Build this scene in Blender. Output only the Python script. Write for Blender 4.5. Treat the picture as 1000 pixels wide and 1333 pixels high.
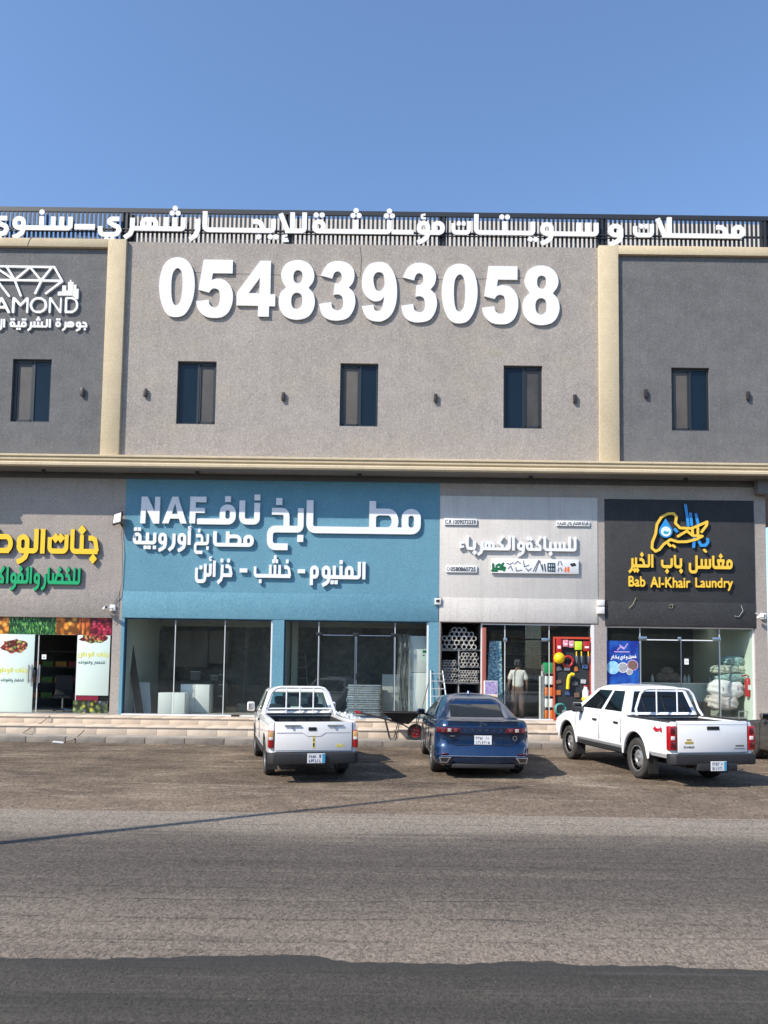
import bpy, bmesh, math, random
import numpy as np
from mathutils import Matrix, Vector, geometry
R = math.radians
rnd = random.Random(7)
scene = bpy.context.scene
for o in list(bpy.data.objects): bpy.data.objects.remove(o)
COL = scene.collection

# ------------------------------------------------------------------ camera, sky, sun, exposure
FPX, PPY, EYE, DIST = 1000.0, 797.9, 2.05, 22.2
PITCH, YAW, ROLL = 0.06797, 0.00104, 0.0135
_cy, _sy, _cp, _sp = math.cos(YAW), math.sin(YAW), math.cos(PITCH), math.sin(PITCH)
_f = Vector((-_sy*_cp, _cy*_cp, _sp)); _r = Vector((_cy, _sy, 0)); _u = _r.cross(_f)
_c, _s = math.cos(ROLL), math.sin(ROLL)
_r2 = _c*_r + _s*_u; _u2 = -_s*_r + _c*_u
cam = bpy.data.cameras.new('camera'); cam_o = bpy.data.objects.new('camera', cam); COL.objects.link(cam_o)
cam.sensor_fit = 'VERTICAL'; cam.sensor_height = 24.0; cam.lens = FPX/1333.0*24.0
cam.shift_y = (PPY-666.5)/1333.0
cam.clip_start = 0.1; cam.clip_end = 5000
M = Matrix((( _r2.x, _u2.x, -_f.x, 0), (_r2.y, _u2.y, -_f.y, -DIST), (_r2.z, _u2.z, -_f.z, EYE), (0, 0, 0, 1)))
cam_o.matrix_world = M
scene.camera = cam_o

SUN_EL, SUN_AZ = R(42.0), math.atan2(-0.82, -0.57)      # azimuth from +Y towards +X of where the sun stands
world = bpy.data.worlds.new('World'); scene.world = world; world.use_nodes = True
wn = world.node_tree.nodes; wl = world.node_tree.links
sky = wn.new('ShaderNodeTexSky'); sky.sky_type = 'NISHITA'; sky.sun_disc = False
sky.sun_elevation = SUN_EL; sky.sun_rotation = SUN_AZ
sky.altitude = 0; sky.air_density = 1.0; sky.dust_density = 0.45; sky.ozone_density = 4.6
wl.new(sky.outputs[0], wn['Background'].inputs[0]); wn['Background'].inputs[1].default_value = 0.15
sun = bpy.data.lights.new('sun', 'SUN'); sun.energy = 4.0; sun.angle = R(0.65); sun.color = (1.0, 0.925, 0.81)
sun_o = bpy.data.objects.new('sun', sun); COL.objects.link(sun_o)
sdir = Vector((math.sin(SUN_AZ)*math.cos(SUN_EL), math.cos(SUN_AZ)*math.cos(SUN_EL), math.sin(SUN_EL)))
sun_o.rotation_euler = sdir.to_track_quat('Z', 'Y').to_euler()
sun_o.location = sdir*60
scene.view_settings.view_transform = 'Standard'; scene.view_settings.look = 'None'
scene.view_settings.exposure = 0.68; scene.view_settings.gamma = 1.0; scene.view_settings.use_curve_mapping = False
scene.cycles.max_bounces = 8; scene.cycles.transparent_max_bounces = 16
scene.cycles.caustics_reflective = False; scene.cycles.caustics_refractive = False

def W(px, py, Y=0.0):
    """world X, Z of a point on the vertical plane y = Y, measured in the photograph"""
    d = _f + _r2*((px-500.0)/FPX) - _u2*((py-PPY)/FPX)
    t = (DIST+Y)/d.y
    return d.x*t, d.z*t + EYE
def G(px, py, z=0.0):
    d = _f + _r2*((px-500.0)/FPX) - _u2*((py-PPY)/FPX)
    t = -(EYE-z)/d.z
    return d.x*t, d.y*t - DIST

# ------------------------------------------------------------------ materials
MATS = {}
def lin(c):
    if isinstance(c, str):
        c = [int(c[i:i+2], 16)/255 for i in (0, 2, 4)]
        return tuple((v/12.92 if v <= .04045 else ((v+.055)/1.055)**2.4) for v in c) + (1,)
    return tuple(c) + (1,)
def mat(name, color, rough=.6, metal=0., coat=0., spec=.5, emit=None, var=0., vscale=3., bump=0., bscale=20., vcol=None, detail=6.):
    """principled material with optional colour mottling and bump, in object coordinates"""
    if name in MATS: return MATS[name]
    m = bpy.data.materials.new(name); m.use_nodes = True; MATS[name] = m
    n = m.node_tree.nodes; l = m.node_tree.links; b = n['Principled BSDF']
    c = lin(color); b.inputs['Base Color'].default_value = c
    b.inputs['Roughness'].default_value = rough; b.inputs['Metallic'].default_value = metal
    b.inputs['Coat Weight'].default_value = coat; b.inputs['Coat Roughness'].default_value = .04
    b.inputs['Specular IOR Level'].default_value = spec
    if emit: b.inputs['Emission Color'].default_value = lin(color); b.inputs['Emission Strength'].default_value = emit
    tc = n.new('ShaderNodeTexCoord')
    if var > 0:
        nz = n.new('ShaderNodeTexNoise'); nz.inputs['Scale'].default_value = vscale; nz.inputs['Detail'].default_value = detail
        nz.inputs['Roughness'].default_value = .65
        l.new(tc.outputs['Object'], nz.inputs['Vector'])
        mr = n.new('ShaderNodeMapRange'); mr.inputs[1].default_value = .3; mr.inputs[2].default_value = .7
        l.new(nz.outputs[0], mr.inputs[0])
        mx = n.new('ShaderNodeMix'); mx.data_type = 'RGBA'
        c2 = lin(vcol) if vcol is not None else tuple(v*(1-var) for v in c[:3])+(1,)
        mx.inputs[6].default_value = c; mx.inputs[7].default_value = c2
        l.new(mr.outputs[0], mx.inputs[0]); l.new(mx.outputs[2], b.inputs['Base Color'])
    if bump > 0:
        nb = n.new('ShaderNodeTexNoise'); nb.inputs['Scale'].default_value = bscale; nb.inputs['Detail'].default_value = 5
        l.new(tc.outputs['Object'], nb.inputs['Vector'])
        bp = n.new('ShaderNodeBump'); bp.inputs['Strength'].default_value = bump; bp.inputs['Distance'].default_value = .02
        l.new(nb.outputs[0], bp.inputs['Height']); l.new(bp.outputs[0], b.inputs['Normal'])
    return m

class N:
    """tiny helper for hand-built node materials"""
    def __init__(s, name, rough=.8, spec=.5):
        s.m = bpy.data.materials.new(name); s.m.use_nodes = True; MATS[name] = s.m
        s.n = s.m.node_tree.nodes; s.l = s.m.node_tree.links; s.b = s.n['Principled BSDF']
        s.b.inputs['Roughness'].default_value = rough; s.b.inputs['Specular IOR Level'].default_value = spec
        s.tc = s.n.new('ShaderNodeTexCoord')
    def map(s, scale=(1, 1, 1), rot=(0, 0, 0), loc=(0, 0, 0), vec=None):
        k = s.n.new('ShaderNodeMapping'); k.inputs['Scale'].default_value = scale; k.inputs['Rotation'].default_value = rot
        k.inputs['Location'].default_value = loc
        s.l.new(vec or s.tc.outputs['Object'], k.inputs[0]); return k.outputs[0]
    def noise(s, vec, scale, detail=6, rough=.6, dist=0.):
        k = s.n.new('ShaderNodeTexNoise'); k.inputs['Scale'].default_value = scale; k.inputs['Detail'].default_value = detail
        k.inputs['Roughness'].default_value = rough; k.inputs['Distortion'].default_value = dist
        s.l.new(vec, k.inputs['Vector']); return k.outputs[0]
    def voro(s, vec, scale, feature='F1', out='Distance', rnd_=1.):
        k = s.n.new('ShaderNodeTexVoronoi'); k.feature = feature; k.inputs['Scale'].default_value = scale
        k.inputs['Randomness'].default_value = rnd_
        s.l.new(vec, k.inputs['Vector']); return k.outputs[out]
    def ramp(s, fac, stops, interp='LINEAR'):
        k = s.n.new('ShaderNodeValToRGB'); k.color_ramp.interpolation = interp
        e = k.color_ramp.elements
        while len(e) > 1: e.remove(e[-1])
        e[0].position = stops[0][0]; e[0].color = lin(stops[0][1])
        for p, c in stops[1:]:
            x = e.new(p); x.color = lin(c)
        s.l.new(fac, k.inputs[0]); return k.outputs[0]
    def rng(s, v, a, b, c=0., d=1.):
        k = s.n.new('ShaderNodeMapRange')
        for i, x in enumerate((a, b, c, d)): k.inputs[i+1].default_value = x
        s.l.new(v, k.inputs[0]); return k.outputs[0]
    def math(s, op, a, b=None):
        k = s.n.new('ShaderNodeMath'); k.operation = op
        for i, x in enumerate((a, b)):
            if x is None: continue
            if isinstance(x, (int, float)): k.inputs[i].default_value = x
            else: s.l.new(x, k.inputs[i])
        return k.outputs[0]
    def mix(s, fac, a, b, mode='MIX'):
        k = s.n.new('ShaderNodeMix'); k.data_type = 'RGBA'; k.blend_type = mode
        for i, x in ((0, fac), (6, a), (7, b)):
            if isinstance(x, (int, float)): k.inputs[i].default_value = x
            elif isinstance(x, (tuple, list, str)): k.inputs[i].default_value = lin(x)
            else: s.l.new(x, k.inputs[i])
        return k.outputs[2]
    def xyz(s, vec=None):
        k = s.n.new('ShaderNodeSeparateXYZ'); s.l.new(vec or s.tc.outputs['Object'], k.inputs[0]); return k.outputs
    def color(s, c): s.l.new(c, s.b.inputs['Base Color'])
    def bump(s, h, strength=.5, dist=.02):
        k = s.n.new('ShaderNodeBump'); k.inputs['Strength'].default_value = strength; k.inputs['Distance'].default_value = dist
        s.l.new(h, k.inputs['Height']); s.l.new(k.outputs[0], s.b.inputs['Normal'])

def stucco(name, c_hi, c_lo, bump=.8, streak=0., speck=None, scale=1., sk=.5, patch=None):
    t = N(name, .9, .25)
    big = t.noise(t.map((1, 1, 1)), .35, 5, .6)
    mid = t.noise(t.map((1, 1, 1)), 2.3, 6, .65)
    fine = t.noise(t.map((1, 1, .8)), 30*scale, 3, .6, .6)
    worms = t.noise(t.map((1, 1, 1)), 55*scale, 3, .6)
    col = t.mix(t.rng(t.math('ADD', big, mid), .75, 1.25), c_lo, c_hi)
    if patch: col = t.mix(t.math('MULTIPLY', t.rng(t.noise(t.map((1, 1, 1.4), loc=(3, 0, 1)), .8, 4, .55), .5, .68), .55), col, patch)
    sp = t.rng(fine, .52, .66)
    col = t.mix(t.math('MULTIPLY', sp, sk), col, speck or tuple(min(1, v*1.5+.03) for v in lin(c_hi)[:3]))
    dk = t.rng(fine, .45, .34)
    col = t.mix(t.math('MULTIPLY', dk, .4), col, tuple(v*.55 for v in lin(c_lo)[:3]))
    if streak:
        st = t.noise(t.map((7, 7, .25)), 1.5, 6, .7)
        col = t.mix(t.math('MULTIPLY', t.rng(st, .48, .7), streak), col, tuple(v*.6 for v in lin(c_lo)[:3]))
    t.color(col)
    h = t.math('ADD', t.math('MULTIPLY', fine, 1.), t.math('MULTIPLY', worms, .5))
    t.bump(h, bump*.7, .012)
    return t.m

def thin_glass(name, tint=(.86, .93, .9), refl=1.0, rough=0.01, haze=0., hcol=(.6, .65, .62)):
    m = bpy.data.materials.new(name); m.use_nodes = True; MATS[name] = m
    n = m.node_tree.nodes; l = m.node_tree.links; n.clear()
    out = n.new('ShaderNodeOutputMaterial'); tr = n.new('ShaderNodeBsdfTransparent'); tr.inputs[0].default_value = tint+(1,)
    gl = n.new('ShaderNodeBsdfGlossy'); gl.inputs['Roughness'].default_value = rough
    fr = n.new('ShaderNodeLayerWeight'); fr.inputs[0].default_value = .5
    pw_ = n.new('ShaderNodeMath'); pw_.operation = 'POWER'; pw_.inputs[1].default_value = 5.
    mu = n.new('ShaderNodeMath'); mu.operation = 'MULTIPLY_ADD'; mu.inputs[1].default_value = .95; mu.inputs[2].default_value = .04*refl; mu.use_clamp = True
    l.new(fr.outputs['Facing'], pw_.inputs[0])
    mx = n.new('ShaderNodeMixShader'); l.new(pw_.outputs[0], mu.inputs[0]); l.new(mu.outputs[0], mx.inputs[0])
    l.new(tr.outputs[0], mx.inputs[1]); l.new(gl.outputs[0], mx.inputs[2])
    last = mx.outputs[0]
    if haze:      # dust on the pane
        df = n.new('ShaderNodeBsdfDiffuse'); df.inputs[0].default_value = hcol+(1,)
        tc = n.new('ShaderNodeTexCoord'); nz = n.new('ShaderNodeTexNoise'); nz.inputs['Scale'].default_value = 1.2; nz.inputs['Detail'].default_value = 8
        nz.inputs['Distortion'].default_value = 1.5
        l.new(tc.outputs['Object'], nz.inputs['Vector'])
        mr = n.new('ShaderNodeMapRange'); mr.inputs[1].default_value = .35; mr.inputs[2].default_value = .75
        mr.inputs[3].default_value = haze*.3; mr.inputs[4].default_value = haze
        l.new(nz.outputs[0], mr.inputs[0])
        m2 = n.new('ShaderNodeMixShader'); l.new(mr.outputs[0], m2.inputs[0]); l.new(last, m2.inputs[1]); l.new(df.outputs[0], m2.inputs[2])
        last = m2.outputs[0]
    l.new(last, out.inputs[0]); return m

# ------------------------------------------------------------------ mesh and object helpers
def tag(o, label=None, cat=None, group=None, kind=None):
    if label: o['label'] = label
    if cat: o['category'] = cat
    if group: o['group'] = group
    if kind: o['kind'] = kind
    return o
def empty(name, loc=(0, 0, 0), rz=0., label=None, cat=None, group=None):
    o = bpy.data.objects.new(name, None); o.empty_display_size = .2; COL.objects.link(o)
    o.location = loc; o.rotation_euler = (0, 0, rz)
    return tag(o, label, cat, group)
def link_mesh(name, me, parent=None, loc=None, rot=None):
    o = bpy.data.objects.new(name, me); COL.objects.link(o)
    if parent is not None: o.parent = parent
    if loc is not None: o.location = loc
    if rot is not None: o.rotation_euler = rot
    return o
def copy_tree(o, parent=None):
    c = o.copy(); COL.objects.link(c)
    if parent is not None: c.parent = parent
    for ch in o.children: copy_tree(ch, c)
    return c

class MB:
    def __init__(s): s.v = []; s.f = []; s.mi = []; s.cur = 0
    def add(s, v, f):
        n = len(s.v); s.v += [tuple(p) for p in v]; s.f += [tuple(n+i for i in q) for q in f]; s.mi += [s.cur]*len(f); return s
    def box(s, x0, x1, y0, y1, z0, z1):
        v = [(x, y, z) for z in (z0, z1) for y in (y0, y1) for x in (x0, x1)]
        return s.add(v, [(0, 2, 3, 1), (4, 5, 7, 6), (0, 1, 5, 4), (2, 6, 7, 3), (0, 4, 6, 2), (1, 3, 7, 5)])
    def cbox(s, c, size, rot=None):
        h = [k/2 for k in size]; v = [Vector((x, y, z)) for z in (-h[2], h[2]) for y in (-h[1], h[1]) for x in (-h[0], h[0])]
        if rot is not None:
            from mathutils import Euler
            mm = Euler(rot).to_matrix(); v = [mm @ p for p in v]
        v = [p+Vector(c) for p in v]
        return s.add(v, [(0, 2, 3, 1), (4, 5, 7, 6), (0, 1, 5, 4), (2, 6, 7, 3), (0, 4, 6, 2), (1, 3, 7, 5)])
    def tube(s, pts, r, n=8, caps=True, r2=None):
        pts = [Vector(p) for p in pts]; rings = []; k = len(pts)
        for i, p in enumerate(pts):
            t = (pts[min(i+1, k-1)]-pts[max(i-1, 0)]).normalized()
            a = t.orthogonal().normalized() if not rings else (pa - t*pa.dot(t)).normalized()
            pa = a; b = t.cross(a)
            rr = r[i] if isinstance(r, (list, tuple)) else r
            rings.append([p + a*(rr*math.cos(2*math.pi*j/n)) + b*(rr*math.sin(2*math.pi*j/n)) for j in range(n)])
        v = [q for g in rings for q in g]; f = []
        for i in range(k-1):
            for j in range(n):
                f.append((i*n+j, i*n+(j+1) % n, (i+1)*n+(j+1) % n, (i+1)*n+j))
        if caps: f.append(tuple(range(n))[::-1]); f.append(tuple((k-1)*n+j for j in range(n)))
        return s.add(v, f)
    def lathe(s, prof, n=24, axis='z', c=(0, 0, 0), close=False):
        """prof: (radius, height) pairs, turned round an axis"""
        v = []; f = []
        for (r, h) in prof:
            for j in range(n):
                a = 2*math.pi*j/n; x, y = r*math.cos(a), r*math.sin(a)
                p = {'z': (x, y, h), 'x': (h, x, y), 'y': (x, h, y)}[axis]
                v.append((p[0]+c[0], p[1]+c[1], p[2]+c[2]))
        k = len(prof)
        for i in range(k-1 if not close else k):
            i2 = (i+1) % k
            for j in range(n): f.append((i*n+j, i*n+(j+1) % n, i2*n+(j+1) % n, i2*n+j))
        if not close:
            if prof[0][0] > 1e-5: f.append(tuple(range(n))[::-1])
            if prof[-1][0] > 1e-5: f.append(tuple((k-1)*n+j for j in range(n)))
        return s.add(v, f)
    def blob(s, c, r, nu=14, nv=9, noise=0., seed=0):
        rr = random.Random(seed); v = [(c[0], c[1], c[2]-r[2])]; f = []
        for i in range(1, nv):
            ph = -math.pi/2+math.pi*i/nv
            for j in range(nu):
                a = 2*math.pi*j/nu; k = 1+noise*(rr.random()-.5)
                v.append((c[0]+r[0]*k*math.cos(ph)*math.cos(a), c[1]+r[1]*k*math.cos(ph)*math.sin(a), c[2]+r[2]*k*math.sin(ph)))
        v.append((c[0], c[1], c[2]+r[2])); L = len(v)-1
        for j in range(nu): f.append((0, 1+(j+1) % nu, 1+j)); f.append((L, L-nu+j, L-nu+(j+1) % nu))
        for i in range(nv-2):
            for j in range(nu): f.append((1+i*nu+j, 1+i*nu+(j+1) % nu, 1+(i+1)*nu+(j+1) % nu, 1+(i+1)*nu+j))
        return s.add(v, f)
    def prism(s, poly, a, b, axis='y'):
        """poly: 2-D outline, extruded from a to b along the axis"""
        n = len(poly)
        def P(p, h): return {'y': (p[0], h, p[1]), 'z': (p[0], p[1], h), 'x': (h, p[0], p[1])}[axis]
        v = [P(p, a) for p in poly]+[P(p, b) for p in poly]
        f = [(i, (i+1) % n, n+(i+1) % n, n+i) for i in range(n)]+[tuple(range(n))[::-1], tuple(range(n, 2*n))]
        return s.add(v, f)
    def mesh(s, name, mats, smooth=None, bevel=0., seg=2, fix=True, weld=1e-5):
        me = bpy.data.meshes.new(name); me.from_pydata(s.v, [], s.f)
        if not isinstance(mats, (list, tuple)): mats = [mats]
        for m in mats: me.materials.append(m)
        if any(s.mi): me.polygons.foreach_set('material_index', s.mi)
        bm = bmesh.new(); bm.from_mesh(me)
        if weld: bmesh.ops.remove_doubles(bm, verts=bm.verts, dist=weld)
        if fix: bmesh.ops.recalc_face_normals(bm, faces=bm.faces)
        if bevel:
            es = [e for e in bm.edges if len(e.link_faces) == 2 and e.calc_face_angle(0) > R(35)]
            bmesh.ops.bevel(bm, geom=es, offset=bevel, segments=seg, profile=.5, affect='EDGES', clamp_overlap=True)
        if smooth is not None:
            for fc in bm.faces: fc.smooth = True
            for e in bm.edges:
                if len(e.link_faces) == 2 and e.calc_face_angle(0) > R(smooth): e.smooth = False
        bm.to_mesh(me); bm.free(); return me
    def build(s, name, mats, parent=None, loc=None, rot=None, **k):
        return link_mesh(name, s.mesh(name, mats, **k), parent, loc, rot)
def box(name, m, x0, x1, y0, y1, z0, z1, parent=None, bevel=0., loc=None, rot=None):
    return MB().box(x0, x1, y0, y1, z0, z1).build(name, m, parent, loc, rot, bevel=bevel, smooth=(30 if bevel else None))
def tube(name, m, pts, r, parent=None, n=8): return MB().tube(pts, r, n).build(name, m, parent, smooth=50)

# ------------------------------------------------------------------ outlines from strokes and letters
def seg_field(F, X, Y, a, b, h, ca=False, cb=False):
    """signed distance to a straight bar of half width h from a to b; round ends where asked"""
    (x0, y0), (x1, y1) = a, b; L = math.hypot(x1-x0, y1-y0)
    if L < 1e-6: return
    ux, uy = (x1-x0)/L, (y1-y0)/L
    pad = h+.5
    i0 = np.searchsorted(X, min(x0, x1)-pad); i1 = np.searchsorted(X, max(x0, x1)+pad)
    j0 = np.searchsorted(Y, min(y0, y1)-pad); j1 = np.searchsorted(Y, max(y0, y1)+pad)
    if i1 <= i0 or j1 <= j0: return
    gx, gy = np.meshgrid(X[i0:i1], Y[j0:j1])
    s = (gx-x0)*ux+(gy-y0)*uy; t = np.abs(-(gx-x0)*uy+(gy-y0)*ux)
    dx = np.maximum(-s, s-L); dy = t-h
    d = np.where((dx > 0) & (dy > 0), np.hypot(np.maximum(dx, 0), np.maximum(dy, 0)), np.maximum(dx, dy))
    sub = F[j0:j1, i0:i1]; np.minimum(sub, d, out=sub)
    for on, (cx, cy) in ((ca, a), (cb, b)):
        if on: np.minimum(sub, np.hypot(gx-cx, gy-cy)-h, out=sub)
def contour(F, X, Y, tol):
    """closed outlines of F < 0"""
    S = F < 0; idx = S[:-1, :-1]*1+S[:-1, 1:]*2+S[1:, 1:]*4+S[1:, :-1]*8
    js, is_ = np.nonzero((idx > 0) & (idx < 15)); nxt = {}
    dx = X[1]-X[0]; dy = Y[1]-Y[0]
    def ed(j, i, e):
        if e == 0: return ('h', j, i)
        if e == 1: return ('v', j, i+1)
        if e == 2: return ('h', j+1, i)
        return ('v', j, i)
    def pt(k):
        t, j, i = k
        if t == 'h': a, b = F[j, i], F[j, i+1]; return (X[i]+dx*a/(a-b), Y[j])
        a, b = F[j, i], F[j+1, i]; return (X[i], Y[j]+dy*a/(a-b))
    T = {1: [(3, 0)], 2: [(0, 1)], 3: [(3, 1)], 4: [(1, 2)], 5: [(3, 2), (1, 0)], 6: [(0, 2)], 7: [(3, 2)], 8: [(2, 3)], 9: [(2, 0)],
         10: [(0, 3), (2, 1)], 11: [(2, 1)], 12: [(1, 3)], 13: [(1, 0)], 14: [(0, 3)]}
    for j, i in zip(js.tolist(), is_.tolist()):
        for a, b in T[int(idx[j, i])]: nxt[ed(j, i, a)] = ed(j, i, b)
    loops = []
    while nxt:
        k0 = next(iter(nxt)); k = k0; lp = []
        while k in nxt:
            lp.append(pt(k)); k = nxt.pop(k)
        if len(lp) < 6: continue
        loops.append(simplify(lp, tol))
    return [l for l in loops if len(l) >= 3]
def simplify(lp, tol):
    n = len(lp); P = np.array(lp); k = int(np.argmax(np.hypot(*(P-P[0]).T)))
    def dp(a):
        if len(a) < 3: return a
        p0, p1 = P[a[0]], P[a[-1]]; d = p1-p0; L = math.hypot(*d) or 1e-9
        q = P[a[1:-1]]-p0; e = np.abs(q[:, 0]*d[1]-q[:, 1]*d[0])/L; m = int(np.argmax(e))
        if e[m] < tol: return [a[0], a[-1]]
        return dp(a[:m+2])[:-1]+dp(a[m+1:])
    a = dp(list(range(0, k+1))); b = dp(list(range(k, n))+[0])
    return [tuple(P[i]) for i in a[:-1]+b[:-1]]
def solid(loops, depth, back=0., side=0):
    """outlines (holes allowed) in x,z to a slab from y=-depth to y=back"""
    mb = MB(); pts = [p for l in loops for p in l]; n = len(pts); es = []; o = 0
    for l in loops: es += [(o+i, o+(i+1) % len(l)) for i in range(len(l))]; o += len(l)
    r = geometry.delaunay_2d_cdt([Vector(p) for p in pts], es, [], 0, 1e-6)
    cv = np.array([tuple(v) for v in r[0]]); P = np.array(pts); E = np.array(es); A = P[E[:, 0]]; B = P[E[:, 1]]
    m = len(cv); f = []
    for t in r[2]:
        c = cv[list(t)].mean(0)
        hit = ((A[:, 1] > c[1]) != (B[:, 1] > c[1])) & (c[0] < (B[:, 0]-A[:, 0])*(c[1]-A[:, 1])/(B[:, 1]-A[:, 1]+1e-15)+A[:, 0])
        if hit.sum() % 2 == 0: continue
        f.append(tuple(t)); f.append(tuple(m+i for i in t[::-1]))
    mb.add([(p[0], -depth, p[1]) for p in cv]+[(p[0], back, p[1]) for p in cv], f)
    v = [(p[0], -depth, p[1]) for p in pts]+[(p[0], back, p[1]) for p in pts]; f = []; mb.cur = side
    o = 0
    for l in loops:
        k = len(l)
        for i in range(k): f.append((o+(i+1) % k, o+i, n+o+i, n+o+(i+1) % k))   # same winding as the outline
        o += k
    mb.add(v, f); return mb
def strokes_to_loops(strokes, res=16, tol=.02):
    xs = [p[0] for s in strokes for p in s[0]]; ys = [p[1] for s in strokes for p in s[0]]
    X = np.arange(min(xs)-1.2, max(xs)+1.2, 1/res); Y = np.arange(min(ys)-1.2, max(ys)+1.2, 1/res)
    F = np.full((len(Y), len(X)), 9.)
    for s in strokes:
        p = s[0]; h = s[1]; rd = s[2] if len(s) > 2 else False
        if len(p) == 1:
            cx, cy = p[0]; gx, gy = np.meshgrid(X, Y)
            if rd == 'sq': d = np.maximum(abs(gx-cx), abs(gy-cy))-h
            elif rd == 'di': d = (abs(gx-cx)+abs(gy-cy))*.7-h*.95
            else: d = np.hypot(gx-cx, gy-cy)-h
            np.minimum(F, d, out=F); continue
        for i in range(len(p)-1): seg_field(F, X, Y, p[i], p[i+1], h, rd or i > 0, rd or i < len(p)-2)
    return contour(F+1e-7, X, Y, tol)

# ---- a bold geometric Arabic hand: every letter is drawn with bars, joined along a base stroke
def arc(cx, cy, rx, ry, a0, a1, n=10):
    return [(cx+rx*math.cos(R(a0+(a1-a0)*i/n)), cy+ry*math.sin(R(a0+(a1-a0)*i/n))) for i in range(n+1)]
def rr(x0, y0, x1, y1, r):
    r = min(r, (x1-x0)/2-.01, (y1-y0)/2-.01)
    return arc(x0+r, y1-r, r, r, 180, 90, 5)+arc(x1-r, y1-r, r, r, 90, 0, 5)+arc(x1-r, y0+r, r, r, 0, -90, 5)+arc(x0+r, y0+r, r, r, 270, 180, 5)+[(x0, y1-r)]
BEH = {'ب': -1, 'ت': 2, 'ث': 3, 'ن': 1, 'ي': -2, 'ئ': 9}
NOJOIN = set('اأإدذرزوؤلآءة')-{'ل'}
def letter(ch, pre, post, T, A, h):
    """strokes of one letter; pre: joined on the right, post: joined on the left -> (width, strokes, dots)"""
    S = []; D = []; b = h; c = T-h                      # b: base centre height, c: centre of the top bars
    def base(x0, x1): S.append([(x0, b), (x1, b)])
    if ch == '_': base(0, 1); return 1, S, D
    if ch == ' ': return 1.6, S, D
    if ch == '-': return 2.6, [[(.3, 1.9), (2.3, 1.9)]], D
    if ch in BEH and (post or ch == 'ئ'):
        w = 2.1 if pre else 1.9; x = w/2+.1 if pre else w-h
        if pre: base(0, w); S.append([(x, b), (x, T)])
        else: S.append([(0, b)]+arc(x-.55, b+.55, .55, .55, -90, 0, 5)+[(x, T)])
        d = BEH[ch]; y = T+.95
        if d == -1: D.append((x, -.85))
        if d == -2: D += [(x-.62, -.85), (x+.62, -.85)]
        if d == 1: D.append((x, y))
        if d == 2: D += [(x-.62, y), (x+.62, y)]
        if d == 3: D += [(x-.62, y), (x+.62, y), (x, y+1.05)]
        if d == 9: S.append(([(x+.4, y+.9), (x-.4, y+.7), (x-.3, y+.1), (x+.5, y)], .22))
        return w, S, D
    if ch in 'بتث':
        w = 5.2; S.append([(h, c)]+arc(h+.8, b+.8, .8, .8, 180, 270, 5)+([(w, b)] if pre else arc(w-h-.8, b+.8, .8, .8, 270, 360, 5)+[(w-h, c+h)]))
        d = BEH[ch]
        if d == -1: D.append((w/2, -.95))
        if d == 2: D += [(w/2-.65, T*.82), (w/2+.65, T*.82)]
        return w, S, D
    if ch == 'ن':
        w = 4.2; S.append([(h, c-.6)]+arc(h+.9, -.2, .9, 1.0, 180, 270, 6)+arc(w-h-.9, -.2, .9, 1.0, 270, 360, 6)+[(w-h, T)])
        if pre: base(w-h, w)
        D.append((w/2, T*.72)); return w, S, D
    if ch in 'يى':
        w = 5.0; S.append([(4.5, c), (3.4, c)]+arc(3.0, c-.6, .6, .6, 90, 200, 5)+[(3.4, 1.1), (4.2, .8), (4.5, .1), (4.1, -.7), (3.5, -.9), (1.5, -.9)]+arc(1.3, -.1, .8, .8, 270, 180, 5)+[(h, .9)])
        if ch == 'ي': D += [(1.9, -2.0), (3.1, -2.0)]
        return w, S, D
    if ch in 'اأإ':
        if pre: w = 1.7; S.append([(w, b)]+arc(h+.8, b+.8, .8, .8, 270, 180, 5)+[(h, A)])
        else: w = 1.2; S.append([(h, 0), (h, A)])
        if ch == 'أ': S.append(([(h+.5, A+1.1), (h-.3, A+.9), (h-.2, A+.4), (h+.6, A+.3)], .2))
        return w, S, D
    if ch == 'ل':
        if post:
            w = 2.0; x = w/2+.2 if pre else w-h
            if pre: base(0, w); S.append([(x, b), (x, A)])
            else: S.append([(0, b)]+arc(x-.6, b+.6, .6, .6, -90, 0, 5)+[(x, A)])
            return w, S, D
        w = 4.2; S.append([(h, c-.8)]+arc(h+.9, -.1, .9, .9, 180, 270, 6)+arc(w-h-.9-(.3 if pre else 0), -.1, .9, .9, 270, 360, 6)+[(w-h-(.3 if pre else 0), A)])
        if pre: base(w-h-.3, w)
        return w, S, D
    if ch in 'ﻻﻹ':
        w = 4.0; S += [[(1.5, b), (w if pre else w-h, b)], [(.5, A-.3), (2.0, b)], [(w-1.0, b), (w-1.0, A)]]
        if ch == 'ﻹ': S.append(([(2.0, -.5), (1.2, -.6), (1.2, -1.2), (2.1, -1.3)], .22)); S.append(([(.9, -1.75), (2.3, -1.65)], .22))
        return w, S, D
    if ch in 'جحخ':
        if post:
            w = 3.6; S.append([(.7, c-.1), (w-1.9, c-.1), (w-1.2, c-.5), (w-.7, b)]); base(0, w if pre else w-.7+.2)
            x = 1.8
        else:
            w = 4.2; S.append([(.7, c)]+arc(w-1.0-.7, c-.7, .7, .7, 90, 0, 5)+[(w-1.0, b), (1.4, b)]+arc(1.3, -.35, .85, .85, 90, 180, 5)+arc(1.3, -1.25, .85, .85, 180, 270, 5)+[(w-.7, -2.1)])
            if pre: base(w-1.0, w)
            x = 1.9
        if ch == 'خ': D.append((x, T+.95))
        if ch == 'ج': D.append((x+.2, -.9 if post else -.8))
        return w, S, D
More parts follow.
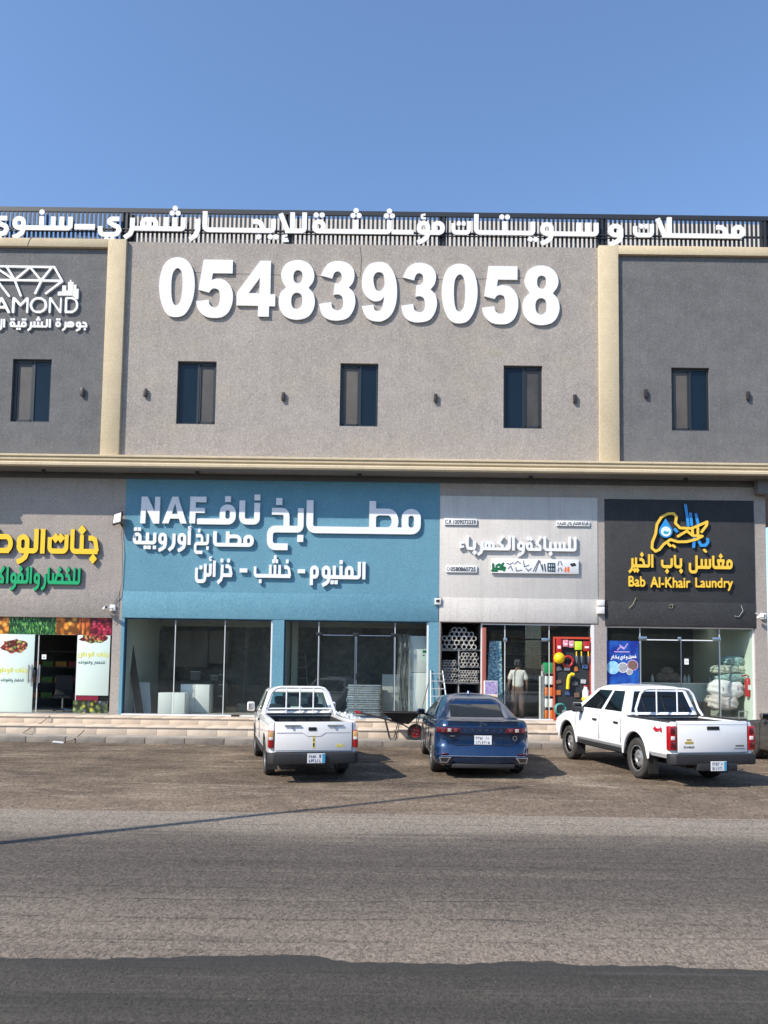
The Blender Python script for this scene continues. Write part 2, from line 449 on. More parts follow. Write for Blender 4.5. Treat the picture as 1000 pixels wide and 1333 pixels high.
    if ch in 'سش':
        w = 5.9 if pre else 5.6; x = w-1.1 if pre else w-h; base(0, w if pre else w-h-.4)
        for k in range(3): S.append([(x-1.8*k, b), (x-1.8*k, T)] if (k or pre) else [(x-.6, b)]+arc(x-.55, b+.55, .55, .55, -90, 0, 5)+[(x, T)])
        if ch == 'ش': D += [(x-1.8-.62, T+.95), (x-1.8+.62, T+.95), (x-1.8, T+2.0)]
        return w, S, D
    if ch in 'صض':
        w = 6.0; base(0, w if pre else w-1); S.append([(1.0, b), (1.0, T)]); S.append([(1.9, b), (2.8, c), (w-1.6, c)]+arc(w-1.6, (c+b)/2, 1.0, (c-b)/2, 90, -90, 8))
        if ch == 'ض': D.append((w-2.2, T+.95))
        return w, S, D
    if ch in 'طظ':
        w = 5.2; base(0, w if pre else w-1); S.append([(1.2, b), (1.2, A)]); S.append([(1.2, c-.5), (1.9, c), (w-1.7, c)]+arc(w-1.7, (c+b)/2, 1.0, (c-b)/2, 90, -90, 8))
        return w, S, D
    if ch in 'عغ':
        w = 4.2; base(0, w); S.append([(1.5, b), (.9, c), (3.3, c), (2.7, b)])
        if ch == 'غ': D.append((2.1, T+.95))
        return w, S, D
    if ch in 'فقمهة':
        w = 3.3 if pre else 3.0; cx = 1.35 if not post else (w-1.35 if not pre else w/2); e = rr(cx-.9, b, cx+.9, c, .85)
        if ch == 'ه' and post: w = 4.2; cx = w/2; e = rr(cx-1.4, b, cx+1.4, c, .9); S.append([(cx, b), (cx, c)])
        S.append(e)
        if post: base(0, cx)
        if pre: base(cx, w)
        if ch == 'م' and not post: S.append([(cx-.9, (b+c)/2), (cx-.9, -1.7)])
        if ch == 'ة': D += [(cx-.62, T+.95), (cx+.62, T+.95)]
        if ch == 'ق': D += [(cx-.62, T+.95), (cx+.62, T+.95)]
        if ch == 'ف': D.append((cx, T+.95))
        return w, S, D
    if ch in 'وؤ':
        w = 3.0; cx = w-1.4; S.append(rr(cx-.9, b, cx+.9, c, .85)); S.append([(cx+.9, (b+c)/2), (cx+.9, .2), (cx+.6, -.7), (cx-.2, -1.3), (cx-1.2, -1.7)])
        if pre: base(cx, w)
        if ch == 'ؤ': S.append(([(cx+.4, T+1.4), (cx-.4, T+1.2), (cx-.3, T+.6), (cx+.5, T+.5)], .22))
        return w, S, D
    if ch in 'رز':
        w = 2.3; S.append([(w-.5, c+h-.2), (w-.5, .4), (w-.9, -.7), (.2, -1.6)])
        if pre: base(w-.5, w)
        if ch == 'ز': D.append((w-.7, T+.95))
        return w, S, D
    if ch == 'ك':
        w = 3.6; S.append([(3.0, A), (1.1, c-.1), (2.6, 1.5), (2.6, b), (0, b)])
        if pre: base(2.6, w)
        return w, S, D
    if ch == 'ء':
        return 2.4, [([(2.0, 2.4), (1.0, 2.5), (.7, 1.7), (1.1, 1.2)], .36), ([(.3, .7), (2.1, 1.2)], .36)], D
    if ch == 'د': return 2.4, [[(.2, b), (1.9, b), (1.5, c)]]+([[(1.7, b), (2.4, b)]] if pre else []), D
    return 1, S, D
def shape_word(s, T, A, h, total=None, dot='sq', dr=.52):
    """text in reading order -> strokes, laid out right to left; '_' stretches to fill the total width"""
    s = s.replace('لا', 'ﻻ').replace('لإ', 'ﻹ')
    def run(k):
        x = 0.; st = []
        for i, ch in enumerate(s):
            prev = next((c for c in reversed(s[:i]) if c != '_'), ' ') ; nx = next((c for c in s[i+1:] if c != '_'), ' ')
            trail = s[i+1:i+2] == '_'
            pre = prev not in ' -' and prev not in NOJOIN and prev not in 'ﻻﻹ' and ch not in ' -ء'
            post = ch not in NOJOIN and ch not in 'ﻻﻹ ' and (nx not in ' -ء' or trail)
            w, S, D = letter(ch, pre, post, T, A, h)
            if ch == '_': w = k; S = [[(0, h), (k, h)]]
            x -= w
            for q in S:
                q, hh = q if isinstance(q, tuple) else (q, h)
                st.append(([(p[0]+x, p[1]) for p in q], hh))
            for p in D: st.append(([(p[0]+x, p[1])], dr, dot))
            if ch in NOJOIN or ch in 'ﻻﻹ' or (post is False and ch not in ' -'): x -= .45
        return st, -x-.45
    n = s.count('_')
    k = 1.2
    if total and n:
        _, w0 = run(0.); k = max(.2, (total-w0)/n)
    return run(k)[0]
def word_mesh(name, m, s, px, base_py, upx, Y, depth, T=2.7, A=4.5, h=.5, parent=None, dot='sq', dr=.52, slope=None, zsc=1., label=None, shear=0.):
    """px: (x0, x1) extent in the photograph; base_py: bottom of the base stroke; upx: pixels per stroke width"""
    xa, _ = W(px[0], base_py, Y); xb, zb = W(px[1], base_py, Y)
    xm, zb = W((px[0]+px[1])/2, base_py, Y)
    u = upx*(DIST+Y)/FPX
    st = shape_word(s, T, A, h, (xb-xa)/u, dot, dr)
    lp = strokes_to_loops(st)
    if shear: lp = [[(p[0]+shear*p[1], p[1]) for p in l] for l in lp]
    xs = [p[0] for l in lp for p in l]; x0, x1 = min(xs), max(xs); sx = (xb-xa)/(x1-x0); sz = u*zsc
    lp = [[((p[0]-(x0+x1)/2)*sx, p[1]*sz) for p in l] for l in lp]
    o = solid(lp, depth, 0., int(isinstance(m, (list, tuple)))).build(name, m, parent, fix=True)
    o.location = ((xa+xb)/2, Y, zb)
    if parent is not None: o.location = Vector(o.location)-Vector(parent.location)
    if label: o['label'] = label
    return o

_fc = {}
def font_loops(s, bold=0., res=40, pw=2.):
    """outlines of Latin text, cap height about .7, optionally made bolder"""
    key = (s, bold, res, pw)
    if key in _fc: return _fc[key]
    cu = bpy.data.curves.new('lettering', 'FONT'); cu.body = s; cu.size = 1.; cu.fill_mode = 'FRONT'
    o = bpy.data.objects.new('lettering', cu); COL.objects.link(o); bpy.context.view_layer.update()
    dg = bpy.context.evaluated_depsgraph_get(); me = bpy.data.meshes.new_from_object(o.evaluated_get(dg))
    vs = [(v.co.x, v.co.y) for v in me.vertices]; me.calc_loop_triangles(); tr = [tuple(t.vertices) for t in me.loop_triangles]
    bpy.data.objects.remove(o); bpy.data.curves.remove(cu); bpy.data.meshes.remove(me)
    pad = bold+.12
    X = np.arange(min(v[0] for v in vs)-pad, max(v[0] for v in vs)+pad, 1/res); Y = np.arange(min(v[1] for v in vs)-pad, max(v[1] for v in vs)+pad, 1/res)
    Mk = np.zeros((len(Y), len(X)))
    for t in tr:
        (ax, ay), (bx, by), (cx, cy) = (vs[i] for i in t); det = (bx-ax)*(cy-ay)-(by-ay)*(cx-ax)
        if abs(det) < 1e-12: continue
        i0, i1 = np.searchsorted(X, min(ax, bx, cx)), np.searchsorted(X, max(ax, bx, cx)); j0, j1 = np.searchsorted(Y, min(ay, by, cy)), np.searchsorted(Y, max(ay, by, cy))
        if i1 <= i0 or j1 <= j0: continue
        gx, gy = np.meshgrid(X[i0:i1], Y[j0:j1])
        l1 = ((bx-gx)*(cy-gy)-(by-gy)*(cx-gx))/det; l2 = ((cx-gx)*(ay-gy)-(cy-gy)*(ax-gx))/det; l3 = 1-l1-l2
        e = -1e-6; Mk[j0:j1, i0:i1] = np.maximum(Mk[j0:j1, i0:i1], ((l1 >= e) & (l2 >= e) & (l3 >= e))*1.)
    r = bold*res
    if r > .5:
        k = int(math.ceil(r)); out = Mk.copy()
        for dj in range(-k, k+1):
            for di in range(-k, k+1):
                if abs(di)**pw+abs(dj)**pw <= r**pw: out = np.maximum(out, np.roll(np.roll(Mk, dj, 0), di, 1))
        Mk = out
    for _ in range(2):
        Mk = (np.roll(Mk, 1, 0)+2*Mk+np.roll(Mk, -1, 0))/4; Mk = (np.roll(Mk, 1, 1)+2*Mk+np.roll(Mk, -1, 1))/4
    lp = contour(.5-Mk+1e-7, X, Y, .35/res)
    _fc[key] = lp; return lp
def fit_loops(lp, x0, x1, z0, z1):
    xs = [p[0] for l in lp for p in l]; ys = [p[1] for l in lp for p in l]; a, b, c, d = min(xs), max(xs), min(ys), max(ys)
    return [[(x0+(p[0]-a)/(b-a)*(x1-x0), z0+(p[1]-c)/(d-c)*(z1-z0)) for p in l] for l in lp]
def latin_px(name, m, s, bx, Y, depth, bold=0., parent=None, res=40, label=None, pw=2.):
    """bx: (x0, x1, top, bottom) in the photograph, on plane Y"""
    xa = W(bx[0], (bx[2]+bx[3])/2, Y)[0]; xb = W(bx[1], (bx[2]+bx[3])/2, Y)[0]
    zt = W((bx[0]+bx[1])/2, bx[2], Y)[1]; zb = W((bx[0]+bx[1])/2, bx[3], Y)[1]
    w2, h2 = (xb-xa)/2, (zt-zb)/2
    lp = fit_loops(font_loops(s, bold, res, pw), -w2, w2, -h2, h2)
    o = solid(lp, depth, 0., int(isinstance(m, (list, tuple)))).build(name, m, parent); o.location = ((xa+xb)/2, Y, (zt+zb)/2)
    if parent is not None: o.location = Vector(o.location)-Vector(parent.location)
    if label: o['label'] = label
    return o
def strokes_px(name, m, polys, Y, depth, parent=None, half=3., rd=True, hs=None):
    """polylines traced in photograph pixels on plane Y -> one solid"""
    cx = sum(p[0] for q in polys for p in q)/sum(len(q) for q in polys); cy = sum(p[1] for q in polys for p in q)/sum(len(q) for q in polys)
    k = half; st = [([((p[0]-cx)/k, (cy-p[1])/k) for p in q], (hs[i]/k if hs else 1.), rd) for i, q in enumerate(polys)]
    lp = strokes_to_loops(st, 8, .04); X0, Z0 = W(cx, cy, Y); u = k*(DIST+Y)/FPX
    lp = [[(p[0]*u, p[1]*u) for p in l] for l in lp]
    o = solid(lp, depth, 0., int(isinstance(m, (list, tuple)))).build(name, m, parent); o.location = (X0, Y, Z0)
    if parent is not None: o.location = Vector(o.location)-Vector(parent.location)
    return o

def trace_loops(outs):
    """outlines traced as points; 'c' marks a corner, the rest is smoothed"""
    res = []
    for o in outs:
        n = len(o); lp = []
        for i in range(n):
            p0, p1, p2, p3 = o[i-1], o[i], o[(i+1) % n], o[(i+2) % n]
            c1, c2 = len(p1) > 2, len(p2) > 2
            if c1 and c2: lp.append((p1[0], -p1[1])); continue
            a = p1 if c1 else p0; d = p2 if c2 else p3
            for k in range(5):
                t = k/5; q = []
                for x in (0, 1):
                    m1 = (p2[x]-a[x])*.5 if not c1 else (p2[x]-p1[x])*.8; m2 = (d[x]-p1[x])*.5 if not c2 else (p2[x]-p1[x])*.8
                    q.append((2*t**3-3*t*t+1)*p1[x]+(t**3-2*t*t+t)*m1+(-2*t**3+3*t*t)*p2[x]+(t**3-t*t)*m2)
                lp.append((q[0], -q[1]))
        res.append(lp)
    # outer outline counter-clockwise, holes clockwise
    out = []
    for k, l in enumerate(res):
        A = sum(l[i][0]*l[(i+1) % len(l)][1]-l[(i+1) % len(l)][0]*l[i][1] for i in range(len(l)))
        out.append(l if (A > 0) == (k == 0) else l[::-1])
    return out
def K(*p): return [q if len(q) == 2 else q for q in p]
c = 'c'
GL = {
 '0': [[(172,35),(235,50),(285,100),(312,170),(322,270),(310,370),(280,450),(235,505),(170,522),(105,508),(60,450),(30,360),(20,265),(30,170),(60,90),(110,48)], [(172,122),(205,150),(217,210),(218,300),(208,380),(190,415),(168,427),(145,412),(130,370),(123,300),(124,210),(138,150)]],
 '5': [[(388,48,c),(632,48,c),(632,160,c),(468,160,c),(458,218,c),(500,207),(560,215),(605,250),(632,300),(640,360),(630,430),(600,490),(550,525),(490,532),(430,525),(385,500),(350,455),(335,397,c),(437,383,c),(450,425),(485,446),(520,430),(533,365),(522,305),(490,287),(460,295),(440,322,c),(352,300,c)]],
 '4': [[(862,52,c),(950,52,c),(950,342,c),(992,342,c),(992,445,c),(942,445,c),(942,535,c),(852,535,c),(852,442,c),(672,442,c),(672,332,c)], [(860,200,c),(768,335,c),(860,335,c)]],
 '8': [[(195,55),(255,68),(300,105),(323,165),(315,220),(280,270,c),(318,315),(332,380),(315,450),(270,500),(190,518),(115,500),(70,455),(50,385),(62,315),(105,270,c),(75,220),(65,165),(85,105),(130,68)], [(195,133),(225,148),(232,185),(222,222),(195,237),(168,220),(160,185),(168,148)], [(192,308),(225,325),(235,370),(225,415),(190,437),(158,418),(147,372),(158,325)]],
 '3': [[(380,178,c),(410,115),(450,78),(505,65),(570,75),(620,110),(640,165),(630,225),(597,268,c),(635,305),(650,370),(635,440),(590,500),(505,520),(430,505),(390,465),(370,395,c),(463,380,c),(475,425),(515,443),(548,425),(557,375),(545,335),(515,320),(480,325,c),(488,237,c),(520,232),(540,205),(538,165),(515,145),(485,155),(468,200,c)]],
 '9': [[(835,72),(900,88),(950,150),(975,230),(980,330),(965,420),(925,490),(870,525),(820,530),(760,515),(725,475),(703,415,c),(795,403,c),(805,440),(835,452),(860,430),(872,385),(880,338,c),(850,368),(800,375),(750,350),(712,300),(700,230),(712,160),(755,95)], [(835,150),(868,165),(880,215),(875,265),(845,297),(812,285),(795,240),(792,190),(808,160)]],
 'N': [[(112,78,c),(148,78,c),(191,165,c),(192,78,c),(222,78,c),(220,235,c),(185,235,c),(140,148,c),(138,235,c),(108,235,c)]],
 'A': [[(240,235,c),(295,80,c),(328,80,c),(382,235,c),(346,235,c),(336,207,c),(285,207,c),(277,235,c)], [(311,118,c),(294,180,c),(328,180,c)]],
 'F': [[(398,80,c),(495,80,c),(495,112,c),(432,112,c),(432,145,c),(487,145,c),(487,174,c),(432,174,c),(430,235,c),(396,235,c)]]}
def glyph_px(name, m, ch, bx, Y, depth, parent):
    xa = W(bx[0], (bx[2]+bx[3])/2, Y)[0]; xb = W(bx[1], (bx[2]+bx[3])/2, Y)[0]; zt = W((bx[0]+bx[1])/2, bx[2], Y)[1]; zb = W((bx[0]+bx[1])/2, bx[3], Y)[1]
    w2, h2 = (xb-xa)/2, (zt-zb)/2
    o = solid(fit_loops(trace_loops(GL[ch]), -w2, w2, -h2, h2), depth, 0., 1).build(name, m, parent); o.location = Vector(((xa+xb)/2, Y, (zt+zb)/2))-Vector(parent.location); return o
# ------------------------------------------------------------------ materials of the place
m_wall = stucco('taupe_stucco', (.375, .333, .30), (.30, .266, .242), 1.0, streak=.16, sk=.42, patch=(.37, .325, .255))
m_wall_dark = stucco('dark_grey_stucco', (.165, .162, .162), (.12, .118, .119), 1.0, speck=(.36, .355, .355), scale=1.5, sk=.36, streak=.15)
m_beige = stucco('beige_stucco', (.60, .495, .335), (.52, .425, .285), .45, scale=1.5, sk=.22)
m_blue = stucco('blue_stucco', (.135, .30, .385), (.112, .262, .345), .7, speck=(.20, .37, .45))
m_lite = stucco('light_grey_plaster', (.60, .57, .535), (.53, .50, .468), .3, streak=.28, scale=1.6, sk=.2)
m_char = stucco('charcoal_stucco', (.048, .05, .054), (.034, .035, .038), 1.0, speck=(.10, .10, .10), scale=1.5, sk=.4)
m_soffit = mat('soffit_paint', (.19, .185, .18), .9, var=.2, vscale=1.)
m_band = mat('dark_grey_band', (.10, .10, .10), .9, var=.2, vscale=2.)
m_black = mat('black_metal', (.014, .014, .016), .45)
m_frame = mat('window_frame_black', (.018, .022, .026), .4)
m_steel = mat('brushed_steel', (.55, .56, .57), .3, metal=1.)
m_alu = mat('aluminium_white', (.72, .73, .74), .35)
m_white = mat('letter_white', (.80, .80, .80), .45)
m_whiteside = mat('letter_side_white', (.72, .72, .74), .5)
m_offw = mat('letter_soft_white', (.78, .78, .795), .45)
m_dark = mat('dark_plain', (.02, .021, .022), .7)
m_glass = thin_glass('shop_glass', (.95, .972, .955), .9, haze=.012)
m_glassclean = thin_glass('clean_glass', (.84, .90, .87), 1.0)

def slab(name, m, X0, X1, Z0, Z1, holes, y0, y1, parent):
    """wall with rectangular openings (x0,x1,z0,z1), reveals included"""
    xs = sorted({X0, X1, *[h[0] for h in holes], *[h[1] for h in holes]}); zs = sorted({Z0, Z1, *[h[2] for h in holes], *[h[3] for h in holes]})
    xs = [x for x in xs if X0 <= x <= X1]; zs = [z for z in zs if Z0 <= z <= Z1]
    solid_ = {(i, j): not any(h[0] <= (xs[i]+xs[i+1])/2 <= h[1] and h[2] <= (zs[j]+zs[j+1])/2 <= h[3] for h in holes) for i in range(len(xs)-1) for j in range(len(zs)-1)}
    mb = MB()
    for (i, j), ok in solid_.items():
        if not ok: continue
        a, b, c, d = xs[i], xs[i+1], zs[j], zs[j+1]
        mb.add([(a, y0, c), (b, y0, c), (b, y0, d), (a, y0, d)], [(0, 1, 2, 3)])
        mb.add([(a, y1, c), (b, y1, c), (b, y1, d), (a, y1, d)], [(3, 2, 1, 0)])
        if not solid_.get((i-1, j)): mb.add([(a, y0, c), (a, y0, d), (a, y1, d), (a, y1, c)], [(0, 1, 2, 3)])
        if not solid_.get((i+1, j)): mb.add([(b, y0, c), (b, y1, c), (b, y1, d), (b, y0, d)], [(0, 1, 2, 3)])
        if not solid_.get((i, j-1)): mb.add([(a, y0, c), (a, y1, c), (b, y1, c), (b, y0, c)], [(0, 1, 2, 3)])
        if not solid_.get((i, j+1)): mb.add([(a, y0, d), (b, y0, d), (b, y1, d), (a, y1, d)], [(0, 1, 2, 3)])
    return mb.build(name, m, parent, weld=1e-4)

# ------------------------------------------------------------------ ground, parking, road
def sheet(name, m, x0, x1, y0, y1, z, edge=None):
    mb = MB()
    if edge is None: mb.add([(x0, y0, z), (x1, y0, z), (x1, y1, z), (x0, y1, z)], [(0, 1, 2, 3)])
    else:                                           # ragged far edge, with a real lip
        n = len(edge); v = [(p[0], y0, z) for p in edge]+[(p[0], p[1], z) for p in edge]+[(p[0], p[1]+.03, -.01) for p in edge]
        f = [(i, i+1, n+i+1, n+i) for i in range(n-1)]+[(n+i, n+i+1, 2*n+i+1, 2*n+i) for i in range(n-1)]
        mb.add(v, f)
    return tag(mb.build(name, m), kind='structure')
def grit(t, col, amt=.5, q=1.):
    """stone-sized contrast at every scale, from patches down to single chippings"""
    def cells(sx, sy, sc):
        vo = t.n.new('ShaderNodeTexVoronoi'); vo.inputs['Scale'].default_value = sc; t.l.new(t.map((sx, sy, 1)), vo.inputs['Vector'])
        sep = t.n.new('ShaderNodeSeparateColor'); t.l.new(vo.outputs['Color'], sep.inputs[0]); return sep.outputs[0]
    g = t.noise(t.map((1, .55, 1)), 16.*q, 8, .95)
    k = t.math('ADD', t.math('ADD', t.math('MULTIPLY', cells(1, .5, 26.*q), .32), t.math('MULTIPLY', cells(1, .6, 66.*q), .32)), t.math('MULTIPLY', g, 1.))
    f = t.rng(k, .42, 1.18, 1-amt, 1+amt)
    mx = t.n.new('ShaderNodeMix'); mx.data_type = 'RGBA'; mx.blend_type = 'MULTIPLY'; mx.inputs[0].default_value = 1
    t.l.new(col, mx.inputs[6]); cb = t.n.new('ShaderNodeCombineColor')
    for i in range(3): t.l.new(f, cb.inputs[i])
    t.l.new(cb.outputs[0], mx.inputs[7])
    return mx.outputs[2], k
m_sand = mat('sandy_ground', (.30, .25, .20), .95, var=.3, vscale=.4)
sheet('ground', m_sand, -900, 900, -900, 900, -.02)

t = N('parking_asphalt', .9, .2); p = t.map((1, 1, 1)); s = t.map((.7, 1.3, 1), rot=(0, 0, .3))
a = t.noise(s, .9, 8, .62, .6); b2 = t.noise(p, .33, 5, .6); c3 = t.noise(t.map((.8, 3., 1), rot=(0, 0, -.25)), .9, 10, .74, 1.2)
col = t.ramp(t.rng(t.math('ADD', a, b2), .80, 1.20), [(0., (0.077, 0.058, 0.043)), (.45, (0.124, 0.094, 0.068)), (.75, (0.160, 0.122, 0.088)), (1., (0.216, 0.171, 0.128))])
dust = t.rng(c3, .54, .66); col = t.mix(t.math('MULTIPLY', dust, .75), col, (0.309, 0.249, 0.189))
oil = t.rng(t.noise(p, .8, 4, .6), .58, .68); col = t.mix(t.math('MULTIPLY', oil, .45), col, (0.062, 0.049, 0.040))
# the outer, lighter half of the lot: dust swept off the road
y = t.xyz()[1]; near = t.rng(t.math('ADD', y, t.math('MULTIPLY', b2, 3.)), -9.6, -7.2, 1., 0.)
col = t.mix(t.math('MULTIPLY', near, .35), col, (0.237, 0.180, 0.132))
col, k = grit(t, col, .7, 1.15); t.color(col); t.bump(k, .6, .012)
sheet('parking_lot', t.m, -60, 60, -11.5, -2.55, .0)

t = N('road_asphalt', .88, .25); p = t.map((1, 1, 1)); s = t.map((.13, 2.2, 1)); y = t.xyz()[1]
st = t.noise(s, 1.4, 8, .66, .25); st2 = t.noise(t.map((.05, 1.2, 1)), 2.2, 5, .6); b2 = t.noise(p, .5, 6, .65); b3 = t.noise(p, 2.4, 7, .7)
yy = t.math('ADD', y, t.math('ADD', t.math('MULTIPLY', t.math('SUBTRACT', b2, .5), 1.1), t.math('MULTIPLY', t.math('SUBTRACT', st2, .5), .8)))
yn = t.rng(yy, -17.2, -11.2)
col = t.ramp(yn, [(0., (0.196, 0.159, 0.125)), (.11, (0.216, 0.175, 0.139)), (.22, (0.160, 0.133, 0.106)), (.34, (0.108, 0.092, 0.077)), (.48, (0.093, 0.079, 0.067)),
                  (.62, (0.095, 0.081, 0.069)), (.70, (0.124, 0.105, 0.086)), (.76, (0.206, 0.174, 0.139)), (.9, (0.252, 0.213, 0.172)), (1., (0.221, 0.183, 0.145))])
dk = t.rng(st, .52, .68); col = t.mix(t.math('MULTIPLY', dk, .45), col, (0.062, 0.055, 0.047))
th = t.noise(t.map((.22, 10., 1)), 1.1, 5, .6, .4); col = t.mix(t.math('MULTIPLY', t.rng(th, .60, .66), .55), col, (0.046, 0.040, 0.033))
lt = t.rng(st, .46, .30); col = t.mix(t.math('MULTIPLY', lt, .35), col, (0.258, 0.214, 0.172))
wob = t.noise(t.map((.35, .35, 1)), 1., 5, .6); brk = t.noise(t.map((1.2, .3, 1)), 1., 4, .7)
for Yl, wd, am in ((-15.38, .022, .75), (-15.86, .03, .6), (-14.2, .02, .35), (-13.35, .035, .4), (-16.35, .016, .45)):
    dl_ = t.math('ABSOLUTE', t.math('SUBTRACT', t.math('ADD', y, t.math('MULTIPLY', t.math('SUBTRACT', wob, .5), .35)), Yl))
    ln = t.math('MULTIPLY', t.rng(dl_, wd*.3, wd, 1., 0.), t.rng(brk, .38, .55)); col = t.mix(t.math('MULTIPLY', ln, am), col, (.035, .032, .03))
sp = t.rng(b3, .64, .74); col = t.mix(t.math('MULTIPLY', sp, .4), col, (0.057, 0.049, 0.040))
col, k = grit(t, col, .8, 2.1); t.color(col); t.bump(k, .7, .012)
sheet('road', t.m, -60, 60, -45, -11.46, .006)
t = N('new_asphalt', .82, .35); p = t.map((1, 1, 1)); st = t.noise(t.map((.2, 1.8, 1)), 1.2, 7, .6, .3)
th = t.noise(t.map((.25, 9., 1)), 1.3, 6, .65, .4)
col = t.ramp(st, [(.3, (0.045, 0.040, 0.033)), (.55, (0.065, 0.057, 0.047)), (.75, (0.098, 0.083, 0.067))]); col, k = grit(t, col, .75, 3.2)
col = t.mix(t.math('MULTIPLY', t.rng(th, .56, .64), .5), col, (.028, .026, .024)); col = t.mix(t.math('MULTIPLY', t.rng(th, .44, .36), .3), col, (.15, .135, .12))
# tar-dark fringe where the new layer was rolled out thin
y = t.xyz()[1]; fr = t.rng(y, -16.99, -16.8); col = t.mix(t.math('MULTIPLY', fr, .6), col, (0.036, 0.034, 0.032))
t.color(col); t.bump(k, .7, .012)
edge = []; r_ = random.Random(3); yv = -16.78
prof = [(-60, -16.75)]+[G(*q) for q in ((-60, 1249), (0, 1250), (110, 1251), (200, 1250.5), (270, 1247), (370, 1246), (420, 1249), (450, 1255), (540, 1257), (600, 1258), (650, 1256), (710, 1254), (760, 1260), (850, 1259), (900, 1263), (1000, 1266), (1060, 1267))]+[(60, -17.0)]
x = -60.
while x <= 60:
    for q in range(len(prof)-1):
        if prof[q][0] <= x <= prof[q+1][0]:
            f_ = (x-prof[q][0])/(prof[q+1][0]-prof[q][0]); yv = prof[q][1]*(1-f_)+prof[q+1][1]*f_; break
    edge.append((x, yv+r_.uniform(-.018, .018))); x += .06 if -7 < x < 7 else .5
sheet('new_asphalt_layer', t.m, -60, 60, -45, 0, .016, edge)

m_kerb = mat('kerb_concrete', (.30, .265, .225), .9, var=.4, vscale=3., bump=.5, bscale=30)
m_kerb2 = mat('kerb_concrete_dirty', (.25, .215, .18), .9, var=.4, vscale=3., bump=.5, bscale=30)
m_marble = mat('peach_marble', (.60, .50, .395), .6, var=.2, vscale=5, vcol=(.53, .43, .33))
m_marble2 = mat('pale_peach_marble', (.64, .54, .43), .55, var=.2, vscale=5.)
m_joint = mat('cement_joint', (.33, .29, .25), .9)
kerb = tag(empty('kerb', (0, -2.6, 0)), kind='structure')
def stones(x0, x1, w, y0, y1, z0, z1, name, mats, parent, gap=.012, jit=.006, bevel=.012):
    me = {}
    x = x0; r = random.Random(int(abs(y0)*100+z1*1000))
    for mm in mats: me[mm.name] = MB().box(gap/2, w-gap/2, 0, y1-y0, 0, z1-z0).mesh(name, mm, bevel=bevel, smooth=30)
    while x < x1-.01:
        mm = r.choice(mats)
        link_mesh(name, me[mm.name], parent, Vector((x, y0+r.uniform(-jit, jit), z0+r.uniform(-jit, jit)*.6))-Vector(parent.location)); x += w
stones(-14, 15, 1.0, -2.68, -2.5, -.06, .145, 'kerb_stone', [m_kerb, m_kerb, m_kerb2], kerb, .008, .003, .02)
pv = box('pavement', mat('pavement_concrete', (.36, .32, .275), .9, var=.35, vscale=1.8, bump=.4, bscale=20), -30, 30, -2.49, -1.6, -.1, .12); tag(pv, kind='structure')
steps = tag(empty('entrance_steps', (0, -1.7, 0)), kind='structure')
box('step_core', m_joint, -14, 11.6, -1.66, 0.0, -.05, .315, steps, loc=(0, 1.7, 0)); box('step_core', m_joint, -14, 11.6, -.86, .0, .30, .505, steps, loc=(0, 1.7, 0))
stones(-14, 11.6, .8, -1.69, -1.655, .12, .312, 'riser_tile', [m_marble, m_marble2, m_marble], steps, .006, .002, .003)
stones(-14.3, 11.5, .8, -1.72, -.865, .315, .342, 'tread_tile', [m_marble2, m_marble], steps, .006, .001, .004)
stones(-13.9, 11.6, .8, -.89, -.858, .342, .503, 'riser_tile', [m_marble, m_marble2], steps, .006, .002, .003)
stones(-14.1, 11.5, .8, -.92, -.002, .505, .531, 'tread_tile', [m_marble2, m_marble2, m_marble], steps, .006, .001, .004)

# ------------------------------------------------------------------ the building
B = empty('commercial_building', (0, 0, 0), 0, 'two storey taupe and grey stucco commercial building with beige cornice and four shopfronts', 'building')
WY = -.35; WIN = [(-10.94, -9.81), (-6.13, -5.0), (-1.39, -.285), (3.365, 4.495), (8.25, 9.36)]; WZ0, WZ1 = 8.95, 10.82
# upper floor
slab('wall', m_wall_dark, -15, -8.2, 7.9, 14.3, [(*WIN[0], WZ0, WZ1)], WY, -.05, B)
slab('wall', m_wall, -8.2, 6.4, 7.9, 14.40, [(*w, WZ0, WZ1) for w in WIN[1:4]], WY-.001, -.05, B)
slab('wall', m_wall_dark, 6.4, 15, 7.9, 14.3, [(*WIN[4], WZ0, WZ1)], WY, -.05, B)
for x0, x1, zt in ((-8.265, -7.725, 14.425), (6.13, 6.70, 14.425)): box('pillar', m_beige, x0, x1, -.46, WY+.02, 7.93, zt, B, bevel=.012)
box('frame_beam', m_beige, -15, -8.266, -.458, WY+.02, 14.17, 14.425, B, bevel=.012); box('frame_beam', m_beige, 6.701, 15, -.458, WY+.02, 14.165, 14.43, B, bevel=.012)
# moulded cornice
pf = [(-.3, 7.92), (-.78, 7.90), (-.81, 7.885), (-.81, 7.84), (-.775, 7.825), (-.76, 7.80), (-.785, 7.79), (-.785, 7.745), (-.75, 7.73), (-.74, 7.695), (-.785, 7.68), (-.81, 7.65), (-.81, 7.585), (-.79, 7.56), (-.73, 7.56), (-.3, 7.60)]
MB().prism(pf, -15, 15, 'x').build('cornice', m_beige, B, smooth=20)
MB().prism([(p_[0]-.19 if p_[0] < -.5 else p_[0]+.01, p_[1]-.002) for p_ in pf], -15.2, -12.05, 'x').build('cornice_block', m_beige, B, smooth=20)
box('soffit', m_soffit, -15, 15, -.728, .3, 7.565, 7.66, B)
box('soffit_band', m_band, -15, 11.0, -.06, .2, 7.40, 7.564, B)  # dark grey strip added where the soffit meets the wall
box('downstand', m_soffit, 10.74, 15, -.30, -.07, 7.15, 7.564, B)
for x_ in (14.2,): box('pillar', m_wall, x_, x_+.5, -.2, .3, -.05, 7.15, B)
